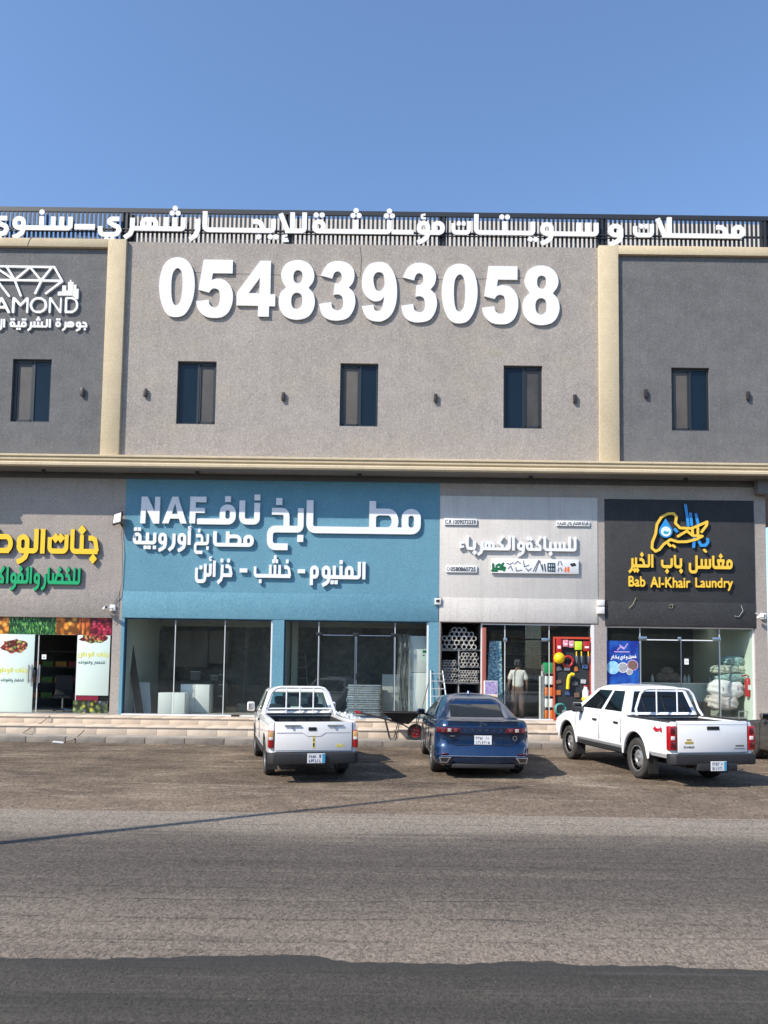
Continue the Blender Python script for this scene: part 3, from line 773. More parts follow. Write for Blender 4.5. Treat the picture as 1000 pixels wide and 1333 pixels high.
# ground floor
Z0 = .53; GZ = 3.32
slab('wall', m_wall, -15, -7.62, Z0-.6, 7.5, [(-14.6, -7.875, Z0, 3.305)], 0, .25, B)
slab('wall', m_blue, -7.62, 1.565, Z0-.6, 7.5, [(-7.53, -3.24, Z0, GZ), (-2.905, 1.275, Z0, GZ)], -.004, .25, B)
slab('wall', m_wall, 1.565, 11.08, Z0-.6, 7.5, [(1.62, 6.06, Z0, 3.32), (6.42, 10.72, Z0, 3.27)], 0, .25, B)
box('plaster_panel', m_lite, 1.575, 6.17, -.018, .001, 3.325, 7.02, B, bevel=.006)
box('plaster_panel', m_char, 6.375, 10.735, -.022, .001, 3.275, 6.99, B, bevel=.006)
box('plaster_band', m_blue, -7.60, 1.55, -.016, -.003, 3.33, 4.09, B, bevel=.004); box('plaster_band', m_lite, 1.60, 6.15, -.03, -.017, 3.34, 4.03, B, bevel=.004)
box('plaster_band', m_char, 6.39, 10.72, -.034, -.021, 3.29, 3.985, B, bevel=.004); box('plaster_band', m_wall, -15, -7.70, -.012, .001, 3.31, 4.12, B, bevel=.004)
# cracks in the upper wall
m_crack = mat('crack', (.10, .09, .085), .95)
def crack(pts, w=.008, Y=WY-.001):
    v = []; r = random.Random(len(pts)); P = []
    for i in range(len(pts)-1):
        (a, b), (c, d) = pts[i], pts[i+1]; n = max(2, int(math.hypot(c-a, d-b)/6))
        P += [(a+(c-a)*k/n+r.uniform(-.6, .6), b+(d-b)*k/n+r.uniform(-.8, .8)) for k in range(n)]
    P.append(pts[-1]); Q = [W(*p_, Y) for p_ in P]; mb = MB()
    for i in range(len(Q)-1):
        (a, b), (c, d) = Q[i], Q[i+1]; L = math.hypot(c-a, d-b) or 1; nx, nz = -(d-b)/L*w, (c-a)/L*w
        mb.add([(a-nx, Y-.002, b-nz), (c-nx, Y-.002, d-nz), (c+nx, Y-.002, d+nz), (a+nx, Y-.002, b+nz)], [(0, 1, 2, 3)])
    mb.build('crack', m_crack, B)
crack([(250, 355), (300, 357), (360, 358), (470, 361), (570, 364), (640, 363), (700, 362)]); crack([(469, 320), (471, 342), (469, 360)], .01)
crack([(39, 330), (40, 372)], .006, WY); crack([(35, 320), (42, 308)], .008, -.462)
# bulk behind the facade, roof
core = mat('plain_concrete', (.30, .28, .26), .9)
box('rear_block', core, -15, 11.08, 6.0, 12, -.1, 14.2, B); box('upper_block', core, -15, 15, -.049, 12.0, 7.661, 14.25, B)
box('mezzanine_block', core, -15, 11.08, .251, 6.0, 3.62, 7.6, B); box('floor_slab', mat('shop_floor', (.36, .35, .33), .45, var=.15, vscale=2), -15, 11.0, .0, 6., .2, .528, B)
# upper windows: frame, blue reflecting pane, screened pane
m_pane = mat('dark_blue_pane', (.008, .018, .03), .08, spec=.3, var=.3, vscale=.8)
m_screen = mat('window_screen', (.07, .062, .057), .5, var=.45, vscale=2.2, bump=.1)
m_screen2 = mat('window_curtain', (.115, .10, .088), .6, var=.4, vscale=1.6)
for k, (x0, x1) in enumerate(WIN):
    mb = MB(); y0, y1 = -.26, -.20; b = .055
    mb.box(x0, x1, y0, y1, WZ1-b, WZ1); mb.box(x0, x1, y0, y1, WZ0, WZ0+b); mb.box(x0, x0+b, y0, y1, WZ0+b, WZ1-b); mb.box(x1-b, x1, y0, y1, WZ0+b, WZ1-b)
    xm = (x0+x1)/2+(.03 if k != 4 else .02); mb.box(xm-.03, xm+.03, y0, y1, WZ0+b, WZ1-b)
    left_screen = k in (0, 2, 4)
    wdw = mb.build('window', m_frame, B)
    mb = MB(); a0, a1 = (x0+b, xm-.03) if left_screen else (xm+.03, x1-b); s_ = .045
    mb.box(a0, a1, y0+.01, y1-.005, WZ1-b-s_, WZ1-b); mb.box(a0, a1, y0+.01, y1-.005, WZ0+b, WZ0+b+s_); mb.box(a0, a0+s_, y0+.01, y1-.005, WZ0+b, WZ1-b); mb.box(a1-s_, a1, y0+.01, y1-.005, WZ0+b, WZ1-b)
    mb.build('sash', m_frame, wdw)
    box('screen_pane', m_screen2 if k in (2, 4) else m_screen, a0, a1, -.225, -.215, WZ0+b, WZ1-b, wdw)
    c0, c1 = (xm+.03, x1-b) if left_screen else (x0+b, xm-.03)
    box('pane', m_pane, c0, c1, -.235, -.225, WZ0+b, WZ1-b, wdw)
    box('sill', m_frame, x0, x1, -.348, -.262, WZ0-.0, WZ0+.015, wdw)

# parapet behind the fence, and the slatted fence itself
zb = W(300, 283.5, 2.0)[1]
box('roof_parapet', mat('roof_parapet_plaster', (.68, .62, .55), .9, var=.15), W(176, 300, 2.)[0], 16, 2.0, 2.2, 14.25, zb, B)
F_ = empty('roof_fence', (0, -.27, 14.42), 0, 'dark metal slat fence along the roof edge behind the white Arabic lettering', 'fence')
m_slat = mat('fence_dark_metal', (.022, .024, .028), .5)
me = MB().box(0, .066, 0, .03, 0, .93).mesh('slat', m_slat); x = -14.5
while x < 14.5:
    link_mesh('slat', me, F_, (x, 0, 0)); x += .1305
box('rail', m_slat, -14.6, 14.6, -.01, .055, .925, 1.06, F_); box('rail', m_slat, -14.6, 14.6, -.005, .05, -.045, .02, F_)
for px in (162, 376, 577, 786, 998):
    X = W(px, 300, -.27)[0]; box('post', m_slat, X-.09, X+.09, .046, .20, -.1, 1.05, F_)
for px in (170, 784): X = W(px, 300, -.27)[0]; box('post', m_slat, X-.13, X+.10, .06, .25, -.1, .9, F_)
box('stay_rail', m_slat, -14.6, 14.6, .046, .09, .42, .47, F_)

# ------------------------------------------------------------------ shopfronts
def front(name, x0, x1, z1, joints, frame_m, fw=.035, doors=None, transom=None, skip=(), gl=None, y=.10, label=None):
    """frame, glass panes between the joints, patch fittings and door rails"""
    mb = MB(); yb = y+.05
    mb.box(x0, x1, y-.02, yb, z1-fw, z1); mb.box(x0, x1, y-.02, yb, Z0, Z0+fw); mb.box(x0, x0+fw, y-.02, yb, Z0+fw, z1-fw); mb.box(x1-fw, x1, y-.02, yb, Z0+fw, z1-fw)
    fr = mb.build(name, frame_m, B)
    if label: fr['label'] = label
    xs = [x0+fw]+joints+[x1-fw]
    for i in range(len(xs)-1):
        if i in skip: continue
        a, b = xs[i]+.004, xs[i+1]-.004; zt = z1-fw
        if doors and i in doors:
            box('transom_pane', gl or m_glass, a, b, y+.01, y+.02, transom+.015, zt, fr)
            mid = doors[i]; segs = [(a, mid-.004), (mid+.004, b)] if mid else [(a, b)]
            for (c, d) in segs:
                box('glass_door', gl or m_glass, c+.008, d-.008, y+.01, y+.02, Z0+.06, transom-.015, fr)
        else: box('glass_pane', gl or m_glass, a, b, y+.01, y+.02, Z0+fw, zt, fr)
    for x in joints: box('joint_strip', mat('silicone_joint', (.55, .58, .58), .4), x-.012, x+.012, y+.003, y+.027, Z0+fw, z1-fw, fr)
    return fr
def fitting(fr, x0, x1, z0, z1, m=None, y=.10): box('patch_fitting', m or m_black, x0, x1, y-.005, y+.035, z0, z1, fr, bevel=.004)

blue_frame = mat('blue_frame', (.02, .06, .12), .4)
f1 = front('shopfront', -7.53, -3.24, GZ, [W(226, 860)[0], W(291, 860)[0]], blue_frame)
f2x = [W(414, 860)[0], W(514, 860)[0]]; mid = W(463, 860)[0]; tz = W(463, 826)[1]
f2 = front('shopfront', -2.905, 1.275, GZ, f2x, blue_frame, doors={1: mid}, transom=tz)
for a, b in ((f2x[0]-.08, f2x[0]+.12), (mid-.09, mid+.09), (f2x[1]-.12, f2x[1]+.08)): fitting(f2, a, b, tz-.05, tz+.05)
for xx in (f2x[0]+.02, mid-.02, mid+.02, f2x[1]-.02): box('door_edge', m_steel, xx-.012, xx+.012, .098, .132, Z0+.05, tz-.02, f2)
box('door_rail', m_steel, f2x[0], mid, .098, .132, tz-.035, tz-.01, f2); box('door_rail', m_steel, mid, f2x[1], .098, .132, tz-.035, tz-.01, f2)
fitting(f2, mid-.01, mid+.06, 1.62, 1.80)
box('white_post', m_alu, 1.225, 1.275, .05, .09, Z0, GZ-.02, f2); box('white_post', m_alu, -3.29, -3.24, .05, .09, Z0, GZ-.02, f1)
box('sill_strip', m_alu, -7.53, -3.24, -.01, .08, Z0, Z0+.035, f1)

# plumbing shop: open pipe rack bay, red post, glass
f3 = front('shopfront', 2.80, 6.06, 3.30, [W(658, 860)[0], W(716, 860)[0]], m_alu, transom=2.86, doors={1: None})
box('frame_jamb', m_alu, 5.97, 6.06, .0, .079, Z0, 3.30, f3)
fitting(f3, W(656, 830)[0], W(661, 830)[0], 2.78, 2.88, m_steel); fitting(f3, W(706, 828)[0], W(717, 828)[0], 2.80, 2.9, m_steel)
# laundry
jl = [W(835, 850)[0], W(939, 850)[0]]; mdl = W(887.5, 850)[0]; tzl = W(887, 832.5)[1]
f4 = front('shopfront', 6.42, 10.72, 3.27, jl, m_alu, .04, doors={1: mdl}, transom=tzl)
for a, b in ((jl[0]-.04, jl[0]+.2), (mdl-.07, mdl+.03), (jl[1]-.2, jl[1]+.04)): fitting(f4, a, b, tzl-.04, tzl+.08, m_steel)
for xx in (jl[0]+.02, mdl+.02, jl[1]-.02): box('door_edge', m_steel, xx-.014, xx+.014, .096, .134, Z0+.05, tzl-.02, f4)
box('door_rail', m_alu, jl[0], jl[1], .096, .134, tzl-.03, tzl-.0, f4)
box('jamb_lining', mat('pale_green_paint', (.62, .72, .62), .7), 10.64, 10.70, .16, .60, Z0, 3.2, B)
# fruit shop
f5 = front('shopfront', -14.6, -7.875, 3.305, [W(-60, 870)[0], W(0, 870)[0]-.55, W(47, 870)[0], W(98, 870)[0]], m_steel, .03, skip=(3,))

# rooms
def room(x0, x1, d, wall_m, back_m, zc=3.6, side_l=None, side_r=None, floor=None):
    box('partition', side_l or wall_m, x0-.08, x0, .26, d, .53, zc, B); box('partition', side_r or wall_m, x1, x1+.08, .26, d, .53, zc, B)
    box('back_wall', back_m, x0, x1, d, d+.1, .53, zc, B); box('room_ceiling', mat('room_ceiling', (.5, .5, .48), .9), x0, x1, .26, d, zc-.06, zc, B)
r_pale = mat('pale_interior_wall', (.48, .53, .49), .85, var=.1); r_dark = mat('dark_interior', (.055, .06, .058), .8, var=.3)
t = N('charcoal_slab_wall', .35, .5); v = t.map((1, 1, 1)); q = t.noise(v, 2.2, 9, .75, 2.2); q2 = t.noise(t.map((1, 1, 1), (0, .6, 0)), 7, 6, .7, 3.)
col = t.ramp(q, [(.35, (.045, .052, .051)), (.52, (.082, .093, .09)), (.62, (.14, .155, .15)), (.75, (.072, .082, .08))])
sc_ = t.rng(q2, .60, .66); col = t.mix(t.math('MULTIPLY', sc_, .35), col, (.26, .28, .27)); t.color(col); r_slab = t.m
r_beam = mat('interior_beam', (.42, .42, .39), .8)
box('ceiling_beam', r_beam, -7.53, -3.1, 3.7, 4.19, 3.28, 3.53, B); box('ceiling_beam', r_beam, -3.0, 1.42, 3.0, 3.39, 3.27, 3.53, B)
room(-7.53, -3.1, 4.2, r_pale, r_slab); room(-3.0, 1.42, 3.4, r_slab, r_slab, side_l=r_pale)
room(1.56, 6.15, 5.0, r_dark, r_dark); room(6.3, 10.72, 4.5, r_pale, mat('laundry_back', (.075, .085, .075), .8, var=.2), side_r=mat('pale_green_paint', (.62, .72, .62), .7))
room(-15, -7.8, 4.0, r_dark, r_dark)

# ------------------------------------------------------------------ signs
def sign(name, cx, cy, Y, label, cat='sign', group=None):
    x, z = W(cx, cy, Y); return empty(name, (x, Y, z), 0, label, cat, group)
SY = -.325
top = sign('rooftop_sign', 500, 295, SY, 'long white Arabic lettering mounted on the roof fence, shops and suites for rent')
kw = dict(Y=SY, depth=.045, T=3.0, A=4.5, dot='c', dr=.56, parent=top)
for s_, a, b, base, u in (('سن_وي', -18, 95, 300.3, 6.4), ('شه_ري', 128, 242, 301.3, 6.4), ('للإيج__ار', 246, 399.5, 303.8, 6.5), ('مؤ_ث_ث_ة', 406.5, 579, 305.8, 6.5),
                       ('ي_ت_ا', 617, 700.5, 307.0, 6.4), ('ت', 587.5, 613, 306.6, 6.4), ('س_و', 703, 779, 308.4, 6.4), ('و', 791, 811, 309.7, 6.2), ('ت', 824, 851, 310.0, 6.3), ('مح__ﻻ', 853, 969, 311.0, 6.4)):
    word_mesh('word', [m_white, m_whiteside], s_, (a, b), base, u, **kw)
X0, Zt = W(98, 292.5, SY); X1, Zb = W(124, 300, SY)
box('dash', m_white, X0, X1, -.045+SY, SY, Zb, Zt, top, loc=-Vector(top.location))
xr0 = W(-20, 300, SY)[0]; box('mounting_rail', m_slat, xr0, W(968, 300, SY)[0], -.30, -.271, 14.72, 14.75, top, loc=-Vector(top.location))
box('mounting_rail', m_slat, xr0, W(968, 300, SY)[0], -.324, -.30, 14.80, 14.83, top, loc=-Vector(top.location))

num = sign('phone_number_sign', 468, 380, WY, 'big white phone number 0548393058 on the taupe wall above the windows')
dx = [(208, 254), (256.5, 304), (309, 359), (363.5, 410.5), (416, 463), (471, 517), (522.5, 569), (575, 621.5), (627.5, 674.5), (680, 728)]
for (a, b), ch in zip(dx, '0548393058'):
    k = (a+b)/2; t_ = 336.2+(k-231)*.0225; h_ = 77.5 if ch not in '4' else 75.5; of = 2 if ch in '54' else 0
    glyph_px('digit', [m_white, m_whiteside], ch, (a, b, t_+of, t_+h_+(-1 if ch == '4' else 0)), WY-.012, .055, num)

dia = sign('diamond_sign', 50, 385, WY, 'white diamond outline logo with the word DIAMOND and Arabic line on the dark grey wall')
def C6(x, y): return (x/5.556, 330+y/5.556)
polys = [[(-230, 95), (405, 95), (468, 200), (-290, 200), (-230, 95)], [(52, 100), (115, 198), (225, 98), (312, 200), (385, 100)], [(-210, 100), (-120, 198), (-40, 98), (115, 200)],
         [(115, 200), (165, 318)], [(312, 205), (272, 298)], [(468, 203), (352, 298)], [(-10, 212), (78, 322)], [(-290, 203), (-175, 300)]]
strokes_px('diamond_outline', [m_white, m_whiteside], [[C6(*p_) for p_ in q] for q in polys], WY, .06, dia, 1.45, True)
tower = [(425, 282, 450, 310), (450, 292, 470, 310), (458, 238, 480, 310), (478, 275, 500, 310), (500, 212, 535, 310), (512, 198, 522, 215), (535, 232, 555, 318), (548, 262, 572, 335)]
for (a, b, c, d) in tower:
    (xa, za), (xb, zb_) = W(*C6(a, b), WY), W(*C6(c, d), WY); box('skyline_tower', m_white, xa, xb, WY-.06+.001*(a % 7), WY, zb_, za, dia, loc=-Vector(dia.location))
for ch, a, b in (('D', -34.5, -19), ('I', -14.5, -11.5), ('A', -8, 14.6), ('M', 17, 38.2), ('O', 40, 62.3), ('N', 64.8, 81.2), ('D', 85.6, 102.8)):
    latin_px('letter', [m_white, m_whiteside], ch, (a, b, 388, 408.8), WY, .06, bold=.018, parent=dia)
for s_, a, b in (('جوهرة', 73, 114.8), ('الشرقية', 13.5, 67), ('ال', -6, 7.4)):
    word_mesh('word', [m_white, m_whiteside], s_, (a, b), 427, 2.7, WY, .05, 3.0, 4.3, parent=dia, dot='sq')

Y0 = -.02
m_yel = mat('yellow_acrylic', (.86, .55, .02), .35); m_yside = mat('brown_letter_edge', (.10, .05, .012), .5)
m_grn = mat('green_acrylic', (.01, .36, .13), .35); m_gside = mat('dark_green_edge', (.008, .05, .03), .5)
fs = sign('fruit_shop_sign', 60, 725, 0, 'yellow and green Arabic letters on the taupe wall above the fruit posters')
word_mesh('word', [m_yel, m_yside], 'جنات', (63, 129.8), 721.5, 6.8, -.012, .08, 3.7, 4.8, parent=fs, dot='di', dr=.75)
word_mesh('word', [m_yel, m_yside], 'الوطن', (-36, 59.6), 720.5, 6.8, -.012, .08, 3.7, 4.8, parent=fs, dot='di', dr=.75)
word_mesh('word', [m_grn, m_gside], 'للخضار', (55, 105.5), 761, 4.6, -.012, .08, 3.2, 4.8, parent=fs, dot='di', dr=.75)
word_mesh('word', [m_grn, m_gside], 'والفواكه', (-12, 53.5), 760, 4.6, -.012, .08, 3.2, 4.8, parent=fs, dot='di', dr=.75)

nf = sign('kitchen_shop_sign', 365, 700, 0, 'white NAF and Arabic kitchen shop lettering in three rows on the blue wall')
mw = [m_offw, m_offw]
for ch, a, b in (('N', 183.8, 208.9), ('A', 212.4, 244.2), ('F', 247.6, 269)): glyph_px('letter', mw, ch, (a, b, 647, 681.8), -.03, .055, nf)
kw = dict(Y=-.03, depth=.055, parent=nf)
word_mesh('word', mw, 'ف_', (257, 307), 683, 7.6, T=3.5, A=4.2, **kw); word_mesh('word', mw, 'نا', (311.5, 338.6), 683.2, 7.6, T=3.8, A=4.2, **kw)
word_mesh('word', mw, 'بخ', (348, 395.4), 693.5, 9.0, T=3.6, A=4.8, **kw); word_mesh('word', mw, 'مط__ا', (398.8, 547.6), 695.2, 9.0, T=3.75, A=4.85, **kw)
word_mesh('word', mw, 'مط_ا', (277.6, 330.6), 712, 4.9, T=3.3, A=4.1, **kw); word_mesh('word', mw, 'بخ', (253.2, 272.4), 710, 4.5, T=3.3, A=4.1, **kw)
word_mesh('word', mw, 'أوروبي_ة', (173.4, 249.2), 709.2, 4.6, T=3.4, A=4.2, **kw)
word_mesh('word', mw, 'المنيوم', (403.6, 475.8), 754, 5.0, T=3.5, A=4.6, **kw); word_mesh('word', mw, 'خشب', (330.5, 379.2), 752.4, 4.9, T=3.5, A=4.6, **kw)
word_mesh('word', mw, 'خزائن', (254.4, 303.2), 751.2, 4.9, T=3.5, A=4.4, **kw)
for a, b, c, d in ((387.8, 741, 397.4, 746.4), (312.4, 740, 322.2, 745.4)):
    (xa, za), (xb, zb_) = W(a, b, -.05), W(c, d, -.05); box('dash', m_offw, xa, xb, -.085, -.03, zb_, za, nf, loc=-Vector(nf.location))

ps = sign('plumbing_shop_sign', 673, 712, 0, 'white Arabic plumbing and electricity lettering on the light grey plaster panel')
word_mesh('word', [m_offw, m_whiteside], 'للسباكة', (684, 750), 717.8, 3.9, -.045, .06, 3.1, 5.0, parent=ps, dot='di', dr=.7)
word_mesh('word', [m_offw, m_whiteside], 'والكهرباء', (597, 683), 716.6, 3.9, -.045, .06, 3.1, 5.0, parent=ps, dot='di', dr=.7)
m_plate = mat('white_board', (.78, .78, .78), .4); m_ink = mat('black_ink', (.012, .012, .014), .5)
def board(bx, label, depth=.03, m=None, name='sign_board', Y=-.035, cat='sign'):
    (xa, za), (xb, zb_) = W(bx[0], bx[1], Y), W(bx[2], bx[3], Y); o = empty(name, ((xa+xb)/2, Y, (za+zb_)/2), 0, label, cat)
    w, h = (xb-xa)/2, (za-zb_)/2; box('panel', m or m_plate, -w, w, -depth, 0, -h, h, o, bevel=.004); return o
o = board((578.2, 675, 620.8, 683.8), 'small white board reading C.R 1009073339 at the left of the plaster panel')
latin_px('print', m_ink, 'C.R', (579.5, 588, 676.5, 681.8), -.066, .002, .03, o, 60); latin_px('print', m_ink, '1009073339', (590, 619.4, 676.8, 682.2), -.066, .002, .03, o, 60)
o = board((580.4, 736.2, 621, 745.6), 'small white board reading 0580860725 below the C.R board')
latin_px('print', m_ink, '0580860725', (586.5, 619.2, 738, 743.8), -.066, .002, .035, o, 60)
strokes_px('phone_symbol', m_ink, [[(582, 739.5), (583.5, 738.6), (585, 739.5), (585, 742), (583.5, 743), (582, 742), (582, 739.5)]], -.066, .002, o, .35, True)
o = board((724, 678, 767.4, 685.4), 'small white board with one line of black Arabic at the right of the plaster panel')
for s_, a, b in (('شركة', 757.5, 766), ('افتخار', 745.5, 756.3), ('بلال', 738.3, 744.4), ('للتجارة', 725.6, 737)): word_mesh('print', m_ink, s_, (a, b), 683, .85, -.066, .002, 2.8, 4.6, parent=o)
o = board((639.4, 727.4, 752.8, 747.6), 'long white board with green and grey pictures of pumps, taps and fittings', .06)
m_pg = mat('print_green', (.01, .20, .07), .5, var=.7, vscale=14); m_pgrey = mat('print_grey', (.22, .23, .25), .5, var=.5, vscale=12); m_pslate = mat('print_slate', (.05, .09, .12), .5, var=.5, vscale=12); m_por = mat('print_orange', (.75, .16, .03), .5)
YB = -.0965
def C3(x, y): return (565+x/4.545, 640+y/4.545)
strokes_px('print', m_pg, [[C3(*q) for q in s_] for s_ in ([(350, 430), (352, 465)], [(365, 455), (415, 460)], [(370, 440), (385, 430), (400, 440), (410, 425)], [(395, 445), (420, 450), (415, 465)], [(345, 468), (372, 468)])], YB, .0015, o, 1.7)
for s_ in ([(430, 425), (450, 430), (470, 420)], [(478, 430), (495, 412), (512, 425)], [(530, 410), (535, 445), (562, 435)], [(440, 455), (455, 440), (465, 465)], [(485, 450), (488, 470), (520, 465)], [(545, 455), (560, 470), (575, 455)], [(588, 472), (620, 405)], [(600, 474), (624, 410)], [(626, 410), (645, 470)], [(740, 412), (735, 435)], [(750, 412), (758, 435)], [(740, 452), (735, 470)], [(750, 452), (758, 468)]): strokes_px('print', m_pgrey, [[C3(*q) for q in s_]], YB, .0015, o, .75)
for s_ in ([(655, 430), (660, 470)], [(675, 425), (715, 425), (715, 472), (675, 470), (675, 425)], [(690, 430), (690, 465)], [(703, 430), (703, 465)], [(675, 447), (715, 447)], [(640, 435), (645, 460)]): strokes_px('print', m_pslate, [[C3(*q) for q in s_]], YB-.0003*(s_[0][0]%7), .0015, o, .9)
for s_ in ([(780, 452), (778, 470)], [(796, 450), (795, 472)]): strokes_px('print', m_por, [[C3(*q) for q in s_]], YB, .0015, o, 1.4)
strokes_px('print', m_ink, [[C3(*q) for q in s_] for s_ in ([(810, 430), (818, 440), (838, 434), (830, 426), (812, 430)],)], YB, .0015, o, 1.0)

m_gold = mat('gold_acrylic', (.84, .53, .05), .35); m_goldside = mat('gold_letter_edge', (.16, .09, .015), .5); gm = [m_gold, m_goldside]
m_lb = mat('logo_blue', (.03, .28, .68), .35); m_lbs = mat('logo_blue_edge', (.02, .07, .16), .5)
ls = sign('laundry_sign', 885, 730, 0, 'gold Bab Al-Khair Laundry lettering with a blue and gold calligraphy logo on the black wall')
YL = -.05
for s_, a, b, bs in (('مغاسل', 896, 953, 741), ('باب', 860, 888.6, 740), ('الخير', 817.5, 850, 739)): word_mesh('word', gm, s_, (a, b), bs, 4.1, YL, .05, 3.2, 4.3, parent=ls, dot='di', dr=.7)
for s_, bx in (('Bab', (817.5, 839.6, 750, 764)), ('Al-Khair', (846, 898, 751, 765.4)), ('Laundry', (904.4, 953.2, 752.3, 769.4))): latin_px('word', gm, s_, bx, YL, .05, .035, ls)
def C8(x, y): return (800+x/5.556, 640+y/5.556)
g1 = [[(445, 182), (425, 158), (385, 160), (335, 185), (302, 240), (292, 310), (268, 370), (264, 415), (290, 438), (318, 425), (350, 385), (400, 350), (450, 366), (520, 364), (590, 345), (632, 322), (560, 318), (520, 285), (455, 325)],
      [(445, 182), (437, 230), (470, 264), (555, 266), (615, 240), (668, 216), (665, 240), (628, 290)], [(560, 262), (562, 318)], [(600, 262), (600, 318)], [(385, 384), (398, 396)], [(418, 394), (430, 404)], [(645, 424), (655, 434)]]
strokes_px('logo_calligraphy', gm, [[C8(*p_) for p_ in q] for q in g1], YL, .05, ls, 1.75, True)
g2 = [[(512, 98), (524, 180), (530, 245)], [(548, 160), (556, 240)], [(588, 165), (604, 240)], [(574, 325), (568, 402)], [(608, 365), (622, 392), (655, 390), (672, 368), (670, 345)], [(434, 276), (446, 290)]]
strokes_px('logo_strokes', [m_lb, m_lbs], [[C8(*p_) for p_ in q] for q in g2], YL, .035, ls, 1.9, True)
dc = C8(368, 288); X, Z = W(*dc, YL); rr_ = 8.6*.0222
pts = [(rr_*math.cos(R(a)), rr_*math.sin(R(a))) for a in range(-215, 36, 12)]+[(0, rr_*1.95)]
mb = MB().prism(pts[::-1], -.045, 0); mb.build('logo_drop', m_lb, ls, Vector((X, YL, Z))-Vector(ls.location))
mb = MB().lathe([(0, -.052), (.145, -.052), (.145, -.046), (0, -.046)], 24, 'y'); mb.build('logo_disc', mat('logo_disc', (.72, .82, .88), .4), ls, Vector((X, YL, Z-.01))-Vector(ls.location))
mb = MB().prism([(-.09, -.02), (-.03, .04), (.03, .0), (.10, .03), (.06, -.05), (-.02, -.07)], -.056, -.0525); mb.build('logo_leaf', mat('logo_teal', (.03, .35, .50), .4), ls, Vector((X, YL, Z-.02))-Vector(ls.location))

# ------------------------------------------------------------------ small things fixed to the facade
m_wood = mat('black_lamp_metal', (.03, .022, .02), .5)
lampdesc = ['right of the window under the diamond sign', 'on taupe wall beside the left beige pillar', 'on taupe wall between first and middle window', 'on taupe wall between middle and last window',
            'on taupe wall beside the right beige pillar', 'on right grey wall beside the beige pillar', 'on right grey wall beyond the window']
lamp0 = None
for k, (px, py) in enumerate([(108, 511), (190, 512), (369, 517), (567, 519), (748, 520), (840, 513), (973, 516)]):
    X, Z = W(px, py, WY); 
    if lamp0 is None:
        o = lamp0 = empty('wall_lamp', (X, WY, Z)); box('lamp_body', m_wood, -.052, .052, -.08, -.022, -.125, .125, o, bevel=.012); box('bracket', m_black, -.03, .03, -.022, 0, -.05, .05, o)
    else: o = copy_tree(lamp0); o.location = (X, WY, Z)
    tag(o, 'small black wall lamp '+lampdesc[k], 'lamp', 'wall lamps on the upper floor')
dl = None
for k, (px, py) in enumerate([(57, 614), (257, 619), (468, 623), (691, 627), (893, 630)]):
    X = W(px, py, -.3)[0]; Zs = 7.565
    if dl is None:
        o = dl = MB().lathe([(0, 0), (.055, 0), (.055, -.10), (.045, -.115), (0, -.10)], 14, 'z').build('soffit_lamp', m_black, None, (X, -.3, Zs), smooth=40)
    else: o = copy_tree(dl); o.location = (X, -.3, Zs)
    tag(o, 'black cylinder lamp under the cornice, '+['above the fruit shop sign', 'above the letters NAF', 'above the long kitchen sign word', 'above the light grey plaster panel', 'above the laundry logo'][k], 'lamp', 'cylinder lamps under the cornice')
def cable(name, pts, label, Y=-.03, r=.008, m=None, sag=0):
    P = [];
    for i, p_ in enumerate(pts):
        x, z = W(p_[0], p_[1], Y); P.append((x, Y-(.02 if i % 2 else 0), z))
    return tag(tube(name, m or mat('grey_cable', (.12, .11, .10), .6), P, r, n=6), label, 'cable')
m_cw = mat('white_plastic', (.72, .72, .70), .4)
# floodlight
X, Z = W(153.5, 675, -.2); o = empty('flood_light', (X, -.2, Z), 0, 'white floodlight in a black housing on the corner between taupe and blue walls', 'floodlight')
h = MB().cbox((0, 0, 0), (.30, .06, .40)).build('housing', m_black, o, rot=(R(-25), R(-14), R(-18)), bevel=.015, smooth=30)
box('lens', mat('lamp_lens', (.80, .80, .82), .2), -.115, .115, -.036, -.031, -.155, .155, h)
tube('arm', m_black, [(.05, .05, -.12), (.08, .2, -.18)], .02, o)
def cctv(px, py, label, flip=1, Y=-.0):
    X, Z = W(px, py, -.1); o = empty('security_camera', (X, 0, Z), 0, label, 'camera', 'cameras on the facade')
    box('junction_box', m_cw, -.08, .08, -.07, 0, -.09, .09, o, bevel=.01)
    MB().lathe([(0, -.12), (.045, -.12), (.05, -.10), (.05, .08), (.03, .11), (0, .11)], 14, 'y').build('camera_body', m_cw, o, (-.16*flip, -.22, -.03), (R(-12), 0, R(35*flip)), smooth=40)
    MB().lathe([(0, -.128), (.035, -.128), (.035, -.121), (0, -.121)], 12, 'y').build('lens', m_dark, o, (-.16*flip, -.22, -.03), (R(-12), 0, R(35*flip)))
    tube('bracket', m_cw, [(0, -.05, 0), (-.05*flip, -.14, -.02), (-.15*flip, -.2, -.03)], .018, o); return o
cctv(146, 791, 'white security camera on the taupe column beside the fruit shop'); cctv(995, 802, 'white security camera on the right pillar beside the laundry', 1)
X, Z = W(570, 783, -.05); o = empty('junction_box', (X, 0, Z), 0, 'small white junction box at the blue wall edge below the C.R boards', 'electrical box'); box('box_body', m_cw, -.09, .09, -.09, 0, -.09, .09, o, bevel=.01); box('cover', m_dark, -.05, .05, -.095, -.091, -.03, .05, o)
X, Z = W(784, 790, -.05); o = empty('junction_box', (X, 0, Z), 0, 'pair of white electrical boxes on the column left of the laundry', 'electrical box')
box('box_body', m_cw, -.14, .06, -.10, 0, .03, .2, o, bevel=.01); box('box_body', m_cw, -.15, .05, -.13, 0, -.2, .0, o, bevel=.01); tube('conduit', m_dark, [(.1, -.05, -.2), (.12, -.06, .05), (.09, -.05, .25)], .012, o)
cable('cable', [(158, 690), (160, 720), (159, 760), (155, 775), (148, 787)], 'thin cable running down the corner from the floodlight to the camera')
